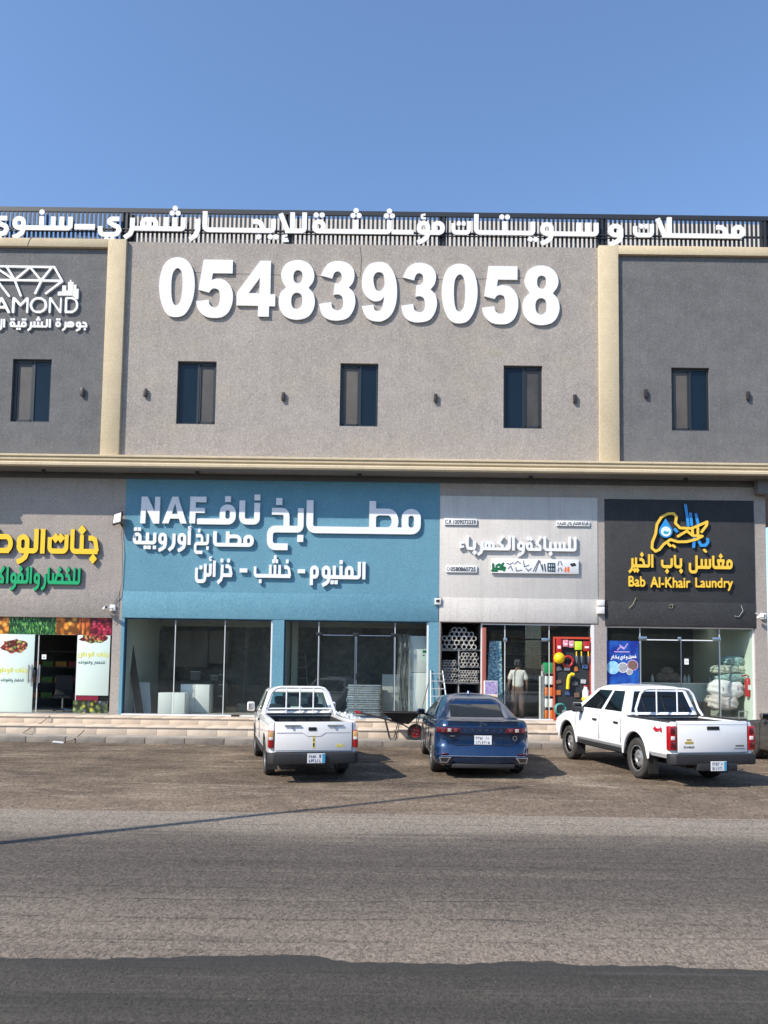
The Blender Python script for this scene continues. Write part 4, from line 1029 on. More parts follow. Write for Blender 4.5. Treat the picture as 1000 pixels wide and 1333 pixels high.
cable('cable', [(148, 796), (152, 805), (149, 812)], 'short loop of cable hanging below the fruit shop camera')
cable('cable', [(112, 595), (122, 607), (137, 613), (158, 617)], 'thin loose wire hanging over the cornice above the fruit shop', Y=-.66, r=.005)
cable('cable', [(566, 790), (569, 780), (574, 776), (576, 782)], 'short curled wire at the junction box on the blue wall', Y=-.05, r=.006)
cable('cable', [(983, 798), (990, 801), (995, 801)], 'short white lead to the camera on the right pillar', Y=-.05, r=.01, m=m_cw)
cable('cable', [(819, 792), (824, 786), (828, 778)], 'loose wire on the black wall below the laundry sign', Y=-.06, r=.006, m=mat('pale_wire', (.4, .36, .2), .6))
cable('cable', [(871, 788), (876, 786), (875, 792), (870, 790)], 'small coil of wire in the middle of the black wall below the laundry sign', Y=-.06, r=.006, m=mat('pale_wire', (.4, .36, .2), .6))
cable('cable', [(965, 788), (967, 795), (962, 803), (956, 802)], 'curled grey wire at the right of the black wall', Y=-.06, r=.01, m=mat('grey_wire', (.3, .3, .3), .6))
# pole outside the frame, whose shadow crosses the road
pl = empty('street_pole', (-6.72, -15.15, 0), 0, 'tall grey steel street pole on the near side of the road', 'pole')
MB().lathe([(0, 0), (.11, 0), (.10, .3), (.055, 10.0), (0, 10.05)], 16, 'z').build('pole_shaft', mat('galvanised_steel', (.4, .4, .4), .5, metal=.6), pl, smooth=40)

# loose stones, geometry
def gravel(name, n, y0, y1, smin, smax, m, seed, bias=None):
    r = random.Random(seed); mb = MB()
    for _ in range(n):
        y = r.uniform(y0, y1); d = y+DIST; x = r.uniform(-1, 1)*(d*.56+.6); s_ = smin+(smax-smin)*r.random()**3
        if bias and r.random() > bias(x, y): continue
        a = r.random()*3; z = .006 if y < -11.46 else 0.; z = .018 if y < -16.95 else z; q = [(math.cos(a+k*2.094)*s_*r.uniform(.6, 1.1), math.sin(a+k*2.094)*s_*r.uniform(.6, 1.1)) for k in range(3)]
        mb.add([(x+q[0][0], y+q[0][1], z), (x+q[1][0], y+q[1][1], z), (x+q[2][0], y+q[2][1], z), (x+r.uniform(-.3, .3)*s_, y+r.uniform(-.3, .3)*s_, z+s_*r.uniform(.5, 1.))], [(0, 1, 3), (1, 2, 3), (2, 0, 3)])
    o = mb.build(name, m, None, fix=False, weld=0.); tag(o, kind='stuff'); return o
gravel('gravel', 6000, -11.4, -2.8, .006, .022, mat('gravel_tan', (.17, .14, .113), .95), 1)
gravel('gravel', 5000, -17.4, -11.4, .003, .009, mat('gravel_grey', (.15, .134, .12), .95), 2)
gravel('gravel', 4000, -16.95, -15.7, .003, .009, mat('gravel_pale', (.26, .225, .195), .95), 3)
gravel('gravel', 3000, -12.4, -11.3, .004, .012, mat('gravel_pale', (.38, .34, .30), .95), 4)

def on_edge(x, y):
    e = min(edge, key=lambda q: abs(q[0]-x))[1]; return math.exp(-((y-e)/.07)**2)
def crumbs(n):
    r = random.Random(8); mb = MB()
    for _ in range(n):
        q = edge[r.randrange(len(edge))]
        if abs(q[0]) > 4.2: continue
        x = q[0]+r.uniform(-.05, .05); y = q[1]+r.gauss(.0, .045); s_ = r.uniform(.002, .008); a = r.random()*3; z = .016 if y < q[1] else .006
        P_ = [(math.cos(a+k*2.094)*s_, math.sin(a+k*2.094)*s_) for k in range(3)]
        mb.add([(x+p[0], y+p[1], z) for p in P_]+[(x, y, z+s_*.5)], [(0, 1, 3), (1, 2, 3), (2, 0, 3)])
    tag(mb.build('asphalt_crumbs', mat('asphalt_crumb', (.05, .046, .042), .9), None, fix=False, weld=0.), kind='stuff')
crumbs(2500)

# the far side of the street, behind the photographer: unseen shop row, added to darken reflections in the glass
def far_block(x0, x1, y, h, m, label, n):
    o = empty('unseen_shop_row', ((x0+x1)/2, y, 0), 0, label, 'building'); w = (x1-x0)/2; mw_ = mat('dark_far_window', (.02, .025, .03), .15)
    box('wall', m, -w, w, -9, 0, 0, h, o); box('roof_parapet', m, -w-.1, w+.1, -.2, .1, h, h+.6, o)
    for k in range(n):
        c = -w+(k+.5)*2*w/n
        box('shop_window', mw_, c-w/n*.75, c+w/n*.75, -.01, .03, .3, 3.1, o); box('window', mw_, c-.8, c+.8, -.01, .03, 4.6, 6.0, o)
m1 = stucco('far_tan_stucco', (.30, .25, .19), (.24, .20, .15), .3); m2 = stucco('far_grey_stucco', (.20, .19, .18), (.16, .15, .14), .3)
far_block(-62, -26, -52, 8.5, m1, 'tan two storey shop row across the street behind the camera, left block', 6); far_block(-24, 14, -54, 9.2, m2, 'grey two storey shop row across the street behind the camera, middle block', 6)
far_block(17, 60, -52, 7.8, m1, 'tan two storey shop row across the street behind the camera, right block', 7)
# ================================================================== vehicles
def paint(name, c, metal=0., rough=.28, dust=.25, dcol=(.42, .36, .29)):
    t = N(name, rough, .5); t.b.inputs['Metallic'].default_value = metal; t.b.inputs['Coat Weight'].default_value = .9; t.b.inputs['Coat Roughness'].default_value = .06
    v = t.map((1, 1, 1)); n = t.noise(v, 3.5, 7, .65); z = t.xyz()[2]
    low = t.rng(z, .25, .95, 1., .12); d = t.math('MULTIPLY', t.math('MULTIPLY', t.rng(n, .35, .7), low), dust)
    t.color(t.mix(d, c, dcol)); t.l.new(t.rng(d, 0., .4, rough, .8), t.b.inputs['Roughness']); return t.m
m_wp = paint('white_car_paint', (.86, .855, .84), dust=.16); m_wp2 = paint('bright_white_car_paint', (.83, .84, .85), dust=.15)
m_bp = paint('deep_blue_car_paint', (.005, .030, .092), .45, .22, .10, (.2, .2, .2)); m_gp = paint('dark_grey_car_paint', (.06, .06, .06), .5, .3, .35)
m_tyre = mat('tyre_rubber', (.022, .021, .020), .85, var=.4, vscale=8, vcol=(.05, .045, .04)); m_rim = mat('steel_rim', (.50, .50, .50), .4, metal=.7, var=.3, vscale=6)
m_trim = mat('black_plastic_trim', (.022, .022, .024), .6, var=.3, vscale=5); m_under = mat('underbody', (.012, .012, .012), .9)
m_tint = mat('tinted_car_glass', (.004, .005, .006), .03, spec=.7); m_cglass = thin_glass('car_glass', (.62, .74, .72), 1.0)
m_red = mat('red_tail_lens', (.38, .008, .012), .15, coat=.5); m_dred = mat('dark_red_lens', (.10, .006, .01), .15, coat=.5); m_amber = mat('amber_lens', (.62, .38, .16), .2, coat=.5); m_clear = mat('clear_lens', (.75, .72, .70), .15, coat=.5)
m_chrome = mat('chrome', (.75, .76, .78), .12, metal=1.); m_plate_w = mat('plate_white', (.68, .70, .72), .4); m_plate_b = mat('plate_blue_band', (.05, .30, .52), .4); m_seat = mat('seat_fabric', (.035, .035, .04), .9)
m_ink2 = mat('plate_ink', (.09, .10, .13), .6)
m_liner = mat('bed_liner', (.028, .028, .028), .8, var=.3, vscale=4)

def ringpts(yr, yf, hw, rc, sidefr, xr, xf, bow_r=0., bow_f=0., taper=None):
    """right half of a plan outline, rear centre to front centre"""
    P = []; hwr = hw
    for fx in xr: x = fx*(hw-rc); P.append((x, yr+bow_r*(x/hw)**2))
    br = bow_r*((hw-rc)/hw)**2; bf = bow_f*((hw-rc)/hw)**2
    for a in (-67.5, -45, -22.5): P.append((hw-rc+rc*math.cos(R(a)), yr+br+rc+rc*math.sin(R(a))))
    y0, y1 = yr+br+rc, yf-bf-rc
    for fy in sidefr: P.append((hw, y0+(y1-y0)*fy))
    for a in (22.5, 45, 67.5): P.append((hw-rc+rc*math.cos(R(a)), yf-bf-rc+rc*math.sin(R(a))))
    for fx in reversed(xf): x = fx*(hw-rc); P.append((x, yf-bow_f*(x/hw)**2))
    if taper: P = [(x*taper(y), y) for x, y in P]
    return P
def ring_shell(rings, xr, crown=0., bottom=True, top=True):
    """rings: list of right-half outlines [(x,y,z)...] from low to high -> verts, faces, cell tags (level, column, side)"""
    K = len(rings[0]); v = []; f = []; tg = []; n = 2*K-2; nr = len(xr)
    for rg in rings:
        for i in range(K): v.append(rg[i])
        for i in range(K-2, 0, -1): v.append((-rg[i][0], rg[i][1], rg[i][2]))
    for L in range(len(rings)-1):
        for j in range(n):
            j2 = (j+1) % n; f.append((L*n+j, L*n+j2, (L+1)*n+j2, (L+1)*n+j)); tg.append((L, j if j < K-1 else n-1-j, 1 if j < K-1 else -1))
    for (L, on, cr, rev) in ((0, bottom, 0., True), (len(rings)-1, top, crown, False)):
        if not on: continue
        o = L*n; rows = []; ys = [p[1] for p in rings[L]]; ya, yb = min(ys), max(ys)
        def cz(x, y, z, t): yy = (y-ya)/(yb-ya); return z+(cr*(1-t*t)*min(1., 4*yy*(1-yy)*1.6) if cr else 0)
        fr = list(reversed(xr)); fr = fr+[-q for q in reversed(fr[:-1])]
        rows.append([o+i for i in range(nr-1, -1, -1)]+[o+n-i for i in range(1, nr)])
        for i in range(nr, K-nr):
            x, y, z = rings[L][i]; row = [o+i]
            for t in fr[1:-1]: v.append((x*t, y, cz(x, y, z, t))); row.append(len(v)-1)
            row.append(o+n-i); rows.append(row)
        rows.append([o+i for i in range(K-nr, K)]+[o+n-i for i in range(K-2, K-nr-1, -1)])
        for a, b in zip(rows, rows[1:]):
            for k in range(len(a)-1): q = (a[k], a[k+1], b[k+1], b[k]); f.append(q if not rev else q[::-1]); tg.append(('cap', L, 0))
    return v, f, tg
def interp(tab, x):
    for i in range(len(tab)-1):
        if x <= tab[i+1][0]:
            t = (x-tab[i][0])/(tab[i+1][0]-tab[i][0]); t = max(0, min(1, t)); t = t*t*(3-2*t) if len(tab[i]) > 2 else t
            return tab[i][1]*(1-t)+tab[i+1][1]*t
    return tab[-1][1]
def apply_bool(o, cutters):
    me = o.data
    for c in cutters:
        t = link_mesh('cut_work', me.copy()); md = t.modifiers.new('cut', 'BOOLEAN'); md.operation = 'DIFFERENCE'; md.object = c; md.solver = 'EXACT'
        bpy.context.view_layer.update(); dg = bpy.context.evaluated_depsgraph_get()
        me = bpy.data.meshes.new_from_object(t.evaluated_get(dg)); bpy.data.objects.remove(t)
    o.data = me; me.name = o.name
    for c in cutters: bpy.data.objects.remove(c)
    bm = bmesh.new(); bm.from_mesh(me); bmesh.ops.recalc_face_normals(bm, faces=bm.faces)
    for fc in bm.faces: fc.smooth = True
    for e in bm.edges:
        if len(e.link_faces) == 2 and e.calc_face_angle(0) > R(28): e.smooth = False
    bm.to_mesh(me); bm.free()
def make_wheel(parent, x, y, r, w, side, style):
    t = MB(); h = w/2
    prof = [(r*.64, -h*.80), (r*.70, -h*.98), (r*.90, -h), (r*.965, -h*.86), (r, -h*.62), (r*1.0, -h*.2), (r*1.0, h*.2), (r, h*.62), (r*.965, h*.86), (r*.90, h), (r*.70, h*.98), (r*.64, h*.80)]
    t.lathe(prof, 36, 'x', close=True)
    wh = t.build('wheel', m_tyre, parent, (x, y, r), smooth=35)
    g = MB()
    for k in (-.45, 0, .45): g.lathe([(r*1.004, k*h-.008), (r*1.004, k*h+.008)], 36, 'x')
    rb = MB(); s = side
    rb.lathe([(r*.645, -h*.8*s), (r*.645, h*.84*s), (r*.60, h*.86*s), (r*.575, h*.45*s)], 32, 'x')
    if style == 'steel': rb.lathe([(r*.575, h*.45*s), (r*.46, h*.35*s), (r*.40, h*.52*s), (r*.25, h*.62*s), (r*.20, h*.45*s), (r*.13, h*.48*s), (r*.12, h*.72*s), (0, h*.74*s)], 32, 'x')
    else:
        rb.lathe([(r*.14, h*.5*s), (r*.12, h*.66*s), (0, h*.68*s)], 20, 'x')
        for k in range(10):
            a = 2*math.pi*k/10; c, d = math.cos(a), math.sin(a); rb.tube([(h*.58*s, c*r*.1, d*r*.1), (h*.66*s, c*r*.36, d*r*.36), (h*.72*s, c*r*.6, d*r*.6)], [.03, .018, .024], 6)
    rim = rb.build('rim', m_rim, wh, smooth=35)
    hb = MB(); n = 12 if style == 'steel' else 0
    for k in range(n):
        a = 2*math.pi*(k+.5)/n; hb.cbox((h*.425*s, math.cos(a)*r*.47, math.sin(a)*r*.47), (.03, .035, .028), (a, 0, 0))
    if style != 'steel': hb.lathe([(r*.57, h*.2*s), (0, h*.2*s)], 24, 'x')
    hb.build('rim_opening', m_under, wh)
    return wh
def well(root, xi, xo, y, z, r):
    P = [(y+r*math.cos(R(a)), z+r*math.sin(R(a))) for a in range(-2, 183, 10)]; n = len(P); mb = MB()
    mb.add([(xi, *p) for p in P]+[(xo, *p) for p in P], [(i, i+1, n+i+1, n+i) for i in range(n-1)]); mb.add([(xi, *p) for p in P], [tuple(range(n))])
    return mb.build('wheel_arch_liner', m_under, root)
def plate(parent, x, y, z, w, h, band=True):
    o = MB().box(-w/2, w/2, -.012, 0, -h/2, h/2).build('number_plate', m_plate_w, parent, (x, y, z), bevel=.004)
    if band: box('plate_band', m_plate_b, w/2-.055, w/2-.004, -.0145, -.012, -h/2+.004, h/2-.004, o)
    x1 = w/2-(.065 if band else .02); mk = MB(); r = random.Random(int(x*97+z*31))
    for row in (h*.22, -h*.24):
        xx = -w/2+.03
        while xx < x1-.03:
            k = r.choice((.02, .028, .012)); hh = h*.15
            if abs(xx) > .02 or row < 0:
                mk.box(xx, xx+.006, -.015, -.0125, row-hh, row+hh)
                if k > .015: mk.box(xx+.006, xx+k, -.015, -.0125, row+hh*r.choice((-1., -.1, .7)), row+hh*r.choice((-1., -.1, .7))+.008)
            xx += .038
    mk.build('plate_characters', m_ink2, o); return o
def greenhouse(root, pm, glass_m, lv, side, sider, xr, xrt, xf, xft, trim=True, crown=.04, names=('rear_window', 'side_window', 'windscreen'), inner=True):
    """lv: per level (z, yr, yf, hw, rc, bow_r, bow_f); cells between level 1 and 2 that are tagged 'g' become glass"""
    rings = []
    for (z, yr, yf, hw, rc, br, bf) in lv:
        rings.append([(x, y, z) for x, y in ringpts(yr, yf, hw, rc, side, xr, xf, br, bf)])
    v, f, tg = ring_shell(rings, xr, crown, bottom=False)
    K = len(rings[0]); nr = len(xr); ns = len(side)
    def kind(j):
        if j < nr-1: return 'rear' if xrt[j] == 'g' else None
        j2 = j-(nr-1+4)
        if 0 <= j2 < ns-1: return ('side', j2) if sider[j2] == 'g' else None
        j3 = K-2-j
        if 0 <= j3 < len(xf)-1: return 'front' if xft[j3] == 'g' else None
    sh = MB(); gl = {}
    sh.v = [tuple(p) for p in v]
    for q, t in zip(f, tg):
        k = kind(t[1]) if t[0] == 1 else None
        if k is None: sh.f.append(q); sh.mi.append(0)
        else: gl.setdefault((k, t[2] if isinstance(k, tuple) else 0), []).append(q)
    body = sh.build('cab_shell', pm, root, smooth=40)
    sol = body.modifiers.new('thickness', 'SOLIDIFY'); sol.thickness = .035; sol.offset = -1
    for (k, sd), qs in gl.items():
        mb = MB(); used = sorted({i for q in qs for i in q}); mp = {i: n for n, i in enumerate(used)}
        mb.add([v[i] for i in used], [tuple(mp[i] for i in q) for q in qs])
        nm = names[0] if k == 'rear' else names[2] if k == 'front' else names[1]
        mb.build(nm, glass_m, body, smooth=60)
    return body, v, rings
def seam(root, pts, r=.005, name='door_seam', m=None): return tube(name, m or m_under, pts, r, root, 5)
def mirror_part(root, x, y, z, s, m, size=(.09, .10, .14)):
    o = MB().cbox((0, 0, 0), (size[0]*2, size[1], size[2])).build('wing_mirror', m, root, (x, y, z), bevel=.035, seg=3, smooth=40)
    tube('mirror_arm', m_trim, [(-s*.02, .02, -size[2]*.3), (-s*.16, .05, -size[2]*.55)], .022, o)
    box('mirror_glass', m_tint if m is not m_wp else m_chrome, -size[0]*.72, size[0]*.72, -size[1]/2-.003, -size[1]/2+.001, -size[2]*.33, size[2]*.33, o); return o

def pickup(name, loc, yaw, label, P):
    root = empty(name, (loc[0], loc[1], .004), yaw, label, 'pickup truck')
    pm = P['paint']; L, HW = P['L'], P['HW']; ra, fa, r = P['ra'], P['fa'], P['r']; zr = P['rail']; bl = P['bed']; belt = P['belt']
    deck = lambda y: interp(P['deck'], y)
    side = [i/20 for i in range(21)]; xr = [0, .3, .6, .85, 1]; rings = []
    for t, rr_, ff, wf, rc in P['levels']:
        pts = ringpts(rr_, L-ff, HW*wf, rc, side, xr, xr, .0, .16)
        tp = lambda y: 1-.09*max(0, (y-fa-.1)/(L-fa))**2-.015*max(0, (ra-y)/ra)
        rings.append([(x*tp(y), y, P['zb']+t*(deck(y)-P['zb'])) for x, y in pts])
    v, f, tg = ring_shell(rings, xr, .0)
    mb = MB(); mb.add(v, f); body = mb.build('body', pm, root)
    cut = []
    bedc = box('cutter', pm, -(HW-.14), HW-.14, .075, bl-.03, P['bedfloor'], zr+.6); cut.append(bedc)
    for y in (ra, fa):
        for s in (-1, 1):
            c = MB().lathe([(0, 0), (P['arch'], 0), (P['arch'], .42), (0, .42)], 32, 'x', c=(0, y, P['archz'])).build('cutter', pm, None, (HW-.30 if s > 0 else -(HW-.30)-.42, 0, 0)); cut.append(c)
    apply_bool(body, cut); body.parent = root
    # bed liner, inner walls
    q = MB(); a, b_, c_, d_ = -(HW-.145), HW-.145, .08, bl-.035; z0, z1 = P['bedfloor']+.006, zr-.03
    q.box(a, b_, c_, d_, z0, z0+.01); q.box(a, a+.012, c_, d_, z0, z1); q.box(b_-.012, b_, c_, d_, z0, z1); q.box(a, b_, d_-.012, d_, z0, z1); q.box(a, b_, c_, c_+.012, z0, z1)
    lin_ = q.build('bed_liner', m_liner, root); lin_['kind'] = 'stuff'; del lin_['kind']
    for s in (-1, 1): box('bed_rail_cap', m_trim if P['caps'] else pm, s*(HW-.07)-.06, s*(HW-.07)+.045, .06, bl-.02, zr+.001, zr+.022, root, bevel=.008)
    box('bed_front_cap', m_trim, -(HW-.12), HW-.12, bl-.075, bl-.02, zr+.001, zr+.03, root, bevel=.008)
    # tailgate
    tw = P['tgw']; tg_ = box('tailgate', pm, -tw, tw, -.022, .05, P['tgz'], zr+.015, root, bevel=.012)
    hx = P.get('hx', 0); box('handle', m_under, hx-P['hw_'], hx+P['hw_'], -.032, -.020, zr-.135, zr-.075, tg_, bevel=.01)
    for s in (-1, 1): seam(root, [(s*(tw+.008), -.006, P['tgz']), (s*(tw+.008), -.006, zr)], .005, 'tailgate_seam')
    if P['style'] == 'old':
        for z, s in ((zr-.17, 1),): seam(tg_, [(-tw+.03, -.024, z), (-.22, -.024, z), (-.12, -.024, z-.06), (.12, -.024, z-.06), (.22, -.024, z), (tw-.03, -.024, z)], .004, 'pressed_line', mat('shadow_grey', (.3, .3, .3), .6))
        for s in (-1, 1):
            MB().cbox((s*.40, -.035, zr-.045), (.30, .014, .022)).cbox((s*.40, -.033, zr-.07), (.02, .014, .07)).build('latch', mat('worn_chrome', (.4, .39, .37), .4, metal=.6), tg_)
        seam(tg_, [(-tw+.02, -.024, P['tgz']+.03), (tw-.02, -.024, P['tgz']+.03)], .004, 'pressed_line', mat('shadow_grey', (.3, .3, .3), .6))
        box('sticker', mat('yellow_sticker', (.66, .55, .12), .5), -.022, .022, -.0245, -.0215, zr-.44, zr-.22, tg_); box('sticker_mark', m_ink, -.014, .014, -.0255, -.0246, zr-.41, zr-.35, tg_); box('sticker_mark', m_ink, -.012, .012, -.0255, -.0246, zr-.31, zr-.28, tg_)
        strokes = [([(0, 0), (.5, 2), (1, 0), (1.6, 2), (2.2, 0)], .35), ([(2.8, 0), (3.4, 2)], .35), ([(4, 0), (4.6, 2), (5.4, 1.4)], .35), ([(-.4, -.6), (6, -.4)], .2)]
        o = solid([[(p[0]*.027+.43, p[1]*.018+P['tgz']+.09) for p in l] for l in strokes_to_loops(strokes, 10, .03)], .002).build('decal', mat('yellow_decal', (.62, .50, .05), .5), tg_, (0, -.0225, 0))
    else:
        seam(tg_, [(-tw+.02, -.022, zr-.045), (tw-.02, -.022, zr-.045)], .004, 'pressed_line', mat('shadow_grey', (.3, .3, .3), .6))
        o = solid(fit_loops(font_loops('D-MAX', .04), -.62, -.40, P['tgz']+.075, P['tgz']+.115), .002).build('decal', m_ink, tg_, (0, -.0225, 0))
        box('decal', mat('gold_decal', (.45, .33, .06), .4), -.60, -.42, -.0245, -.0222, P['tgz']+.15, P['tgz']+.19, tg_); box('decal', mat('gold_decal', (.45, .33, .06), .4), -.56, -.46, -.0245, -.0222, P['tgz']+.205, P['tgz']+.235, tg_)
        box('decal', mat('grey_decal', (.12, .12, .13), .4), .48, .66, -.0245, -.0222, P['tgz']+.10, P['tgz']+.13, tg_); box('decal', mat('grey_decal', (.12, .12, .13), .4), .45, .68, -.0245, -.0222, P['tgz']+.06, P['tgz']+.075, tg_)
        o = solid(fit_loops(font_loops('4x4', .06), .0, .30, 0, .095), .002).build('decal', mat('red_decal', (.45, .01, .03), .4), root, (-HW-.0025, .55, zr-.2), (0, 0, R(-90)))
        o = solid(fit_loops(font_loops('4x4', .06), .0, .30, 0, .095), .002).build('decal', mat('red_decal', (.45, .01, .03), .4), root, (HW+.0025, .25, zr-.2), (0, 0, R(90)))
    # tail lights wrap the corners
    for s in (-1, 1):
        x0, x1 = sorted((s*(tw+.018), s*(HW+.012)))
        z0, z1 = P['tl']; tl = box('tail_light', m_red, x0, x1, -.020, .10, z0, z1, root, bevel=.018)
        if P['style'] == 'old':
            box('amber_lens', m_amber, x0+.004, x1-.004, -.026, .09, z0+(z1-z0)*.48, z1-.012, tl, bevel=.012); box('clear_lens', m_clear, x0+.012, x1-.02, -.030, .0, z0+(z1-z0)*.45, z0+(z1-z0)*.62, tl, bevel=.006)
        else:
            for a_, b2 in ((.66, .92), (.10, .34)): box('lamp_ring', m_dred, x0+.025, x1-.035, -.026, -.014, z0+(z1-z0)*a_, z0+(z1-z0)*b2, tl, bevel=.01)
            box('clear_lens', m_clear, x0+.03, x1-.045, -.027, -.014, z0+(z1-z0)*.42, z0+(z1-z0)*.58, tl, bevel=.006)
    # bumper and plate
    bz0, bz1 = P['bump']; bw = HW+.01
    bp = MB().prism([(-bw, .10), (-bw, -.02), (-bw+.08, -.11), (-.42, -.14), (.42, -.14), (bw-.08, -.11), (bw, -.02), (bw, .10)], bz0, bz1, 'z').build('rear_bumper', m_trim, root, bevel=.02, smooth=30)
    if P['style'] != 'old':
        box('bumper_step', m_trim, -.42, .42, -.155, -.02, bz0-.10, bz0+.03, root, bevel=.02)
    plate(root, P['px'], -.16 if P['style'] == 'old' else -.17, P['pz'], .33, .165)
    box('chassis', m_under, -.48, .48, .1, L-.6, .32, .50, root); box('rear_axle', m_under, -.7, .7, ra-.06, ra+.06, r-.07, r+.07, root, bevel=.03)
    MB().blob((0, ra, r-.02), (.15, .15, .14)).build('differential', m_under, root, smooth=60); tube('exhaust_pipe', m_under, [(.45, 1.5, .36), (.5, .2, .34), (.52, .02, .33)], .03, root)
    box('spare_wheel', m_under, -.33, .33, .25, .9, .36, .48, root, bevel=.08)
    for s in (-1, 1):
        for y in (ra, fa): make_wheel(root, s*(HW-P['tw']/2-.015), y, r, P['tw'], s, 'steel')
        box('mud_flap', m_trim, s*(HW-.13)-.11, s*(HW-.13)+.11, ra-r-.07, ra-r-.055, .14, P['zb']+.02, root)
        box('mud_flap', m_trim, s*(HW-.13)-.11, s*(HW-.13)+.11, fa-r-.07, fa-r-.055, .16, P['zb']+.02, root)
        for y in (ra, fa): well(root, s*(HW-.29), s*(HW-.02), y, P['archz'], P['arch']-.004)
        if P['flare']:
            for y in (ra, fa):
                pts = [(s*(HW+.004), y+math.cos(R(a_))*(P['arch']+.035), P['archz']+math.sin(R(a_))*(P['arch']+.035)) for a_ in range(0, 181, 12)]
                MB().tube(pts, [.02]+[.036]*14+[.02], 8).build('wheel_arch_flare', pm, root, smooth=60)
    # cab
    lv = P['cab']; body2, gv, rings2 = greenhouse(root, pm, P['glass'], lv, P['sfr'], P['stag'], [0, .45, .93, 1], 'ggp', [0, .5, .95, 1], 'ggp', crown=P.get('crown', .035))
    zb_, zt_ = lv[1][0], lv[2][0]
    # seals, pillars between windows
    yb = lv[1][1]
    box('dashboard', m_seat, -HW+.2, HW-.2, lv[1][2]-.55, lv[1][2]-.2, belt-.3, belt+.02, root, bevel=.04)
    for s in (-.37, .37):
        st = box('front_seat', m_seat, s-.24, s+.24, P['seat']-.08, P['seat']+.06, belt-.35, belt+.18, root, bevel=.05); box('head_rest', m_seat, s-.12, s+.12, P['seat']-.06, P['seat']+.03, belt+.18, belt+.34, st, bevel=.04)
    box('rear_view_mirror', m_seat, -.11, .11, lv[2][2]-.06, lv[2][2]-.03, zt_-.12, zt_-.05, root)
    if P['style'] == 'old':
        MB().tube([(HW*.18, P['seat']+.45, belt+.02)]+[(.37+.17*math.cos(R(a_)), P['seat']+.45+.05*math.sin(R(a_)), belt-.02+.17*math.sin(R(a_))) for a_ in range(0, 361, 30)], .015, 6).build('steering_wheel', m_seat, root)
    for s in (-1, 1):
        for y in P['seams']:
            seam(root, [(s*(HW+.001), y, P['zb']+.12), (s*(HW+.002), y, .8), (s*(HW*.99), y, belt-.03)], .006)
        for y in P['handles']: box('door_handle', m_trim if P['style'] != 'old' else m_trim, s*HW-.02, s*HW+.022, y-.09, y+.09, belt-.15, belt-.11, root, bevel=.008)
        mirror_part(root, s*(HW+.12), P['my'], belt+.08, s, pm if P['style'] == 'old' else m_trim, (.085, .09, .20) if P['style'] == 'old' else (.115, .12, .19))
        box('side_sill', m_trim, s*(HW-.04)-.03, s*(HW-.04)+.03, ra+P['arch']+.05, fa-P['arch']-.05, P['zb']-.06, P['zb']+.02, root)
    # roll bar
    yb0 = bl-.10; hwb = P['rb_w']; zt2 = P['rb_z']; pts = [(-hwb-.10, yb0-.12, zr+.02), (-hwb-.07, yb0-.02, zr+.14), (-hwb+.05, yb0, zt2-.10), (-hwb+.14, yb0+.01, zt2-.02), (-hwb+.24, yb0+.02, zt2)]
    pts += [(-x, y, z) for x, y, z in pts[::-1]]
    rb = MB().tube(pts, .03 if P['style'] == 'old' else .026, 10).build('roll_bar', pm, root, smooth=60)
    for x in P['rb_x']: tube('guard_bar', pm, [(x, yb0+.0, zt2-.01), (x, yb0-.01, zr+.03)], .016, rb)
    if P['style'] == 'old': tube('cross_bar', pm, [(-hwb-.04, yb0-.01, zr+.12), (hwb+.04, yb0-.01, zr+.12)], .02, rb)
    return root

lv_old = [(1.04, 2.26, 4.02, .800, .05, 0, .12), (1.10, 2.29, 3.86, .785, .06, 0, .12), (1.475, 2.38, 3.40, .655, .07, 0, .08), (1.53, 2.42, 3.28, .60, .09, 0, .06), (1.55, 2.50, 3.2, .52, .10, 0, .05)]
old = dict(paint=m_wp, L=4.95, HW=.83, ra=1.12, fa=4.07, r=.335, tw=.20, zb=.42, rail=1.03, bed=2.22, belt=1.04, bedfloor=.62, arch=.40, archz=.37, caps=False, style='old', tgw=.72, tgz=.53, hw_=.075, hx=-.03,
           tl=(.60, .90), bump=(.33, .52), px=.03, pz=.435, flare=False, glass=m_cglass, cab=lv_old, sfr=[0, .08, .30, .62, .72, 1], stag='pggpg', seat=2.75, seams=(2.45, 3.62), handles=(2.62,), my=3.55, rb_w=.66, rb_z=1.575, rb_x=(-.29, .0, .29),
           deck=[(0, 1.03), (2.3, 1.03), (3.8, 1.04, 1), (4.1, .99, 1), (4.8, .84), (4.95, .80)],
           levels=[(0, .06, .08, .93, .08), (.10, .01, .02, .985, .06), (.45, .0, .0, 1.0, .05), (.75, .0, .02, 1.0, .05), (.93, .0, .05, .985, .05), (1., .0, .10, .96, .05)])
def on_axle(cx, cy, yaw, ra): return (cx+math.sin(yaw)*ra, cy-math.cos(yaw)*ra)
ya = R(13.0); v1 = pickup('pickup_truck', on_axle(-1.46, -7.62, ya, 1.12), ya, 'old white single cab pickup parked in front of the blue kitchen shop', old)
lv_new = [(1.11, 1.62, 4.28, .86, .06, 0, .14), (1.20, 1.66, 4.05, .845, .07, 0, .14), (1.60, 1.78, 3.30, .70, .08, 0, .10), (1.67, 1.86, 3.12, .63, .12, 0, .08), (1.70, 1.96, 3.02, .54, .13, 0, .06)]
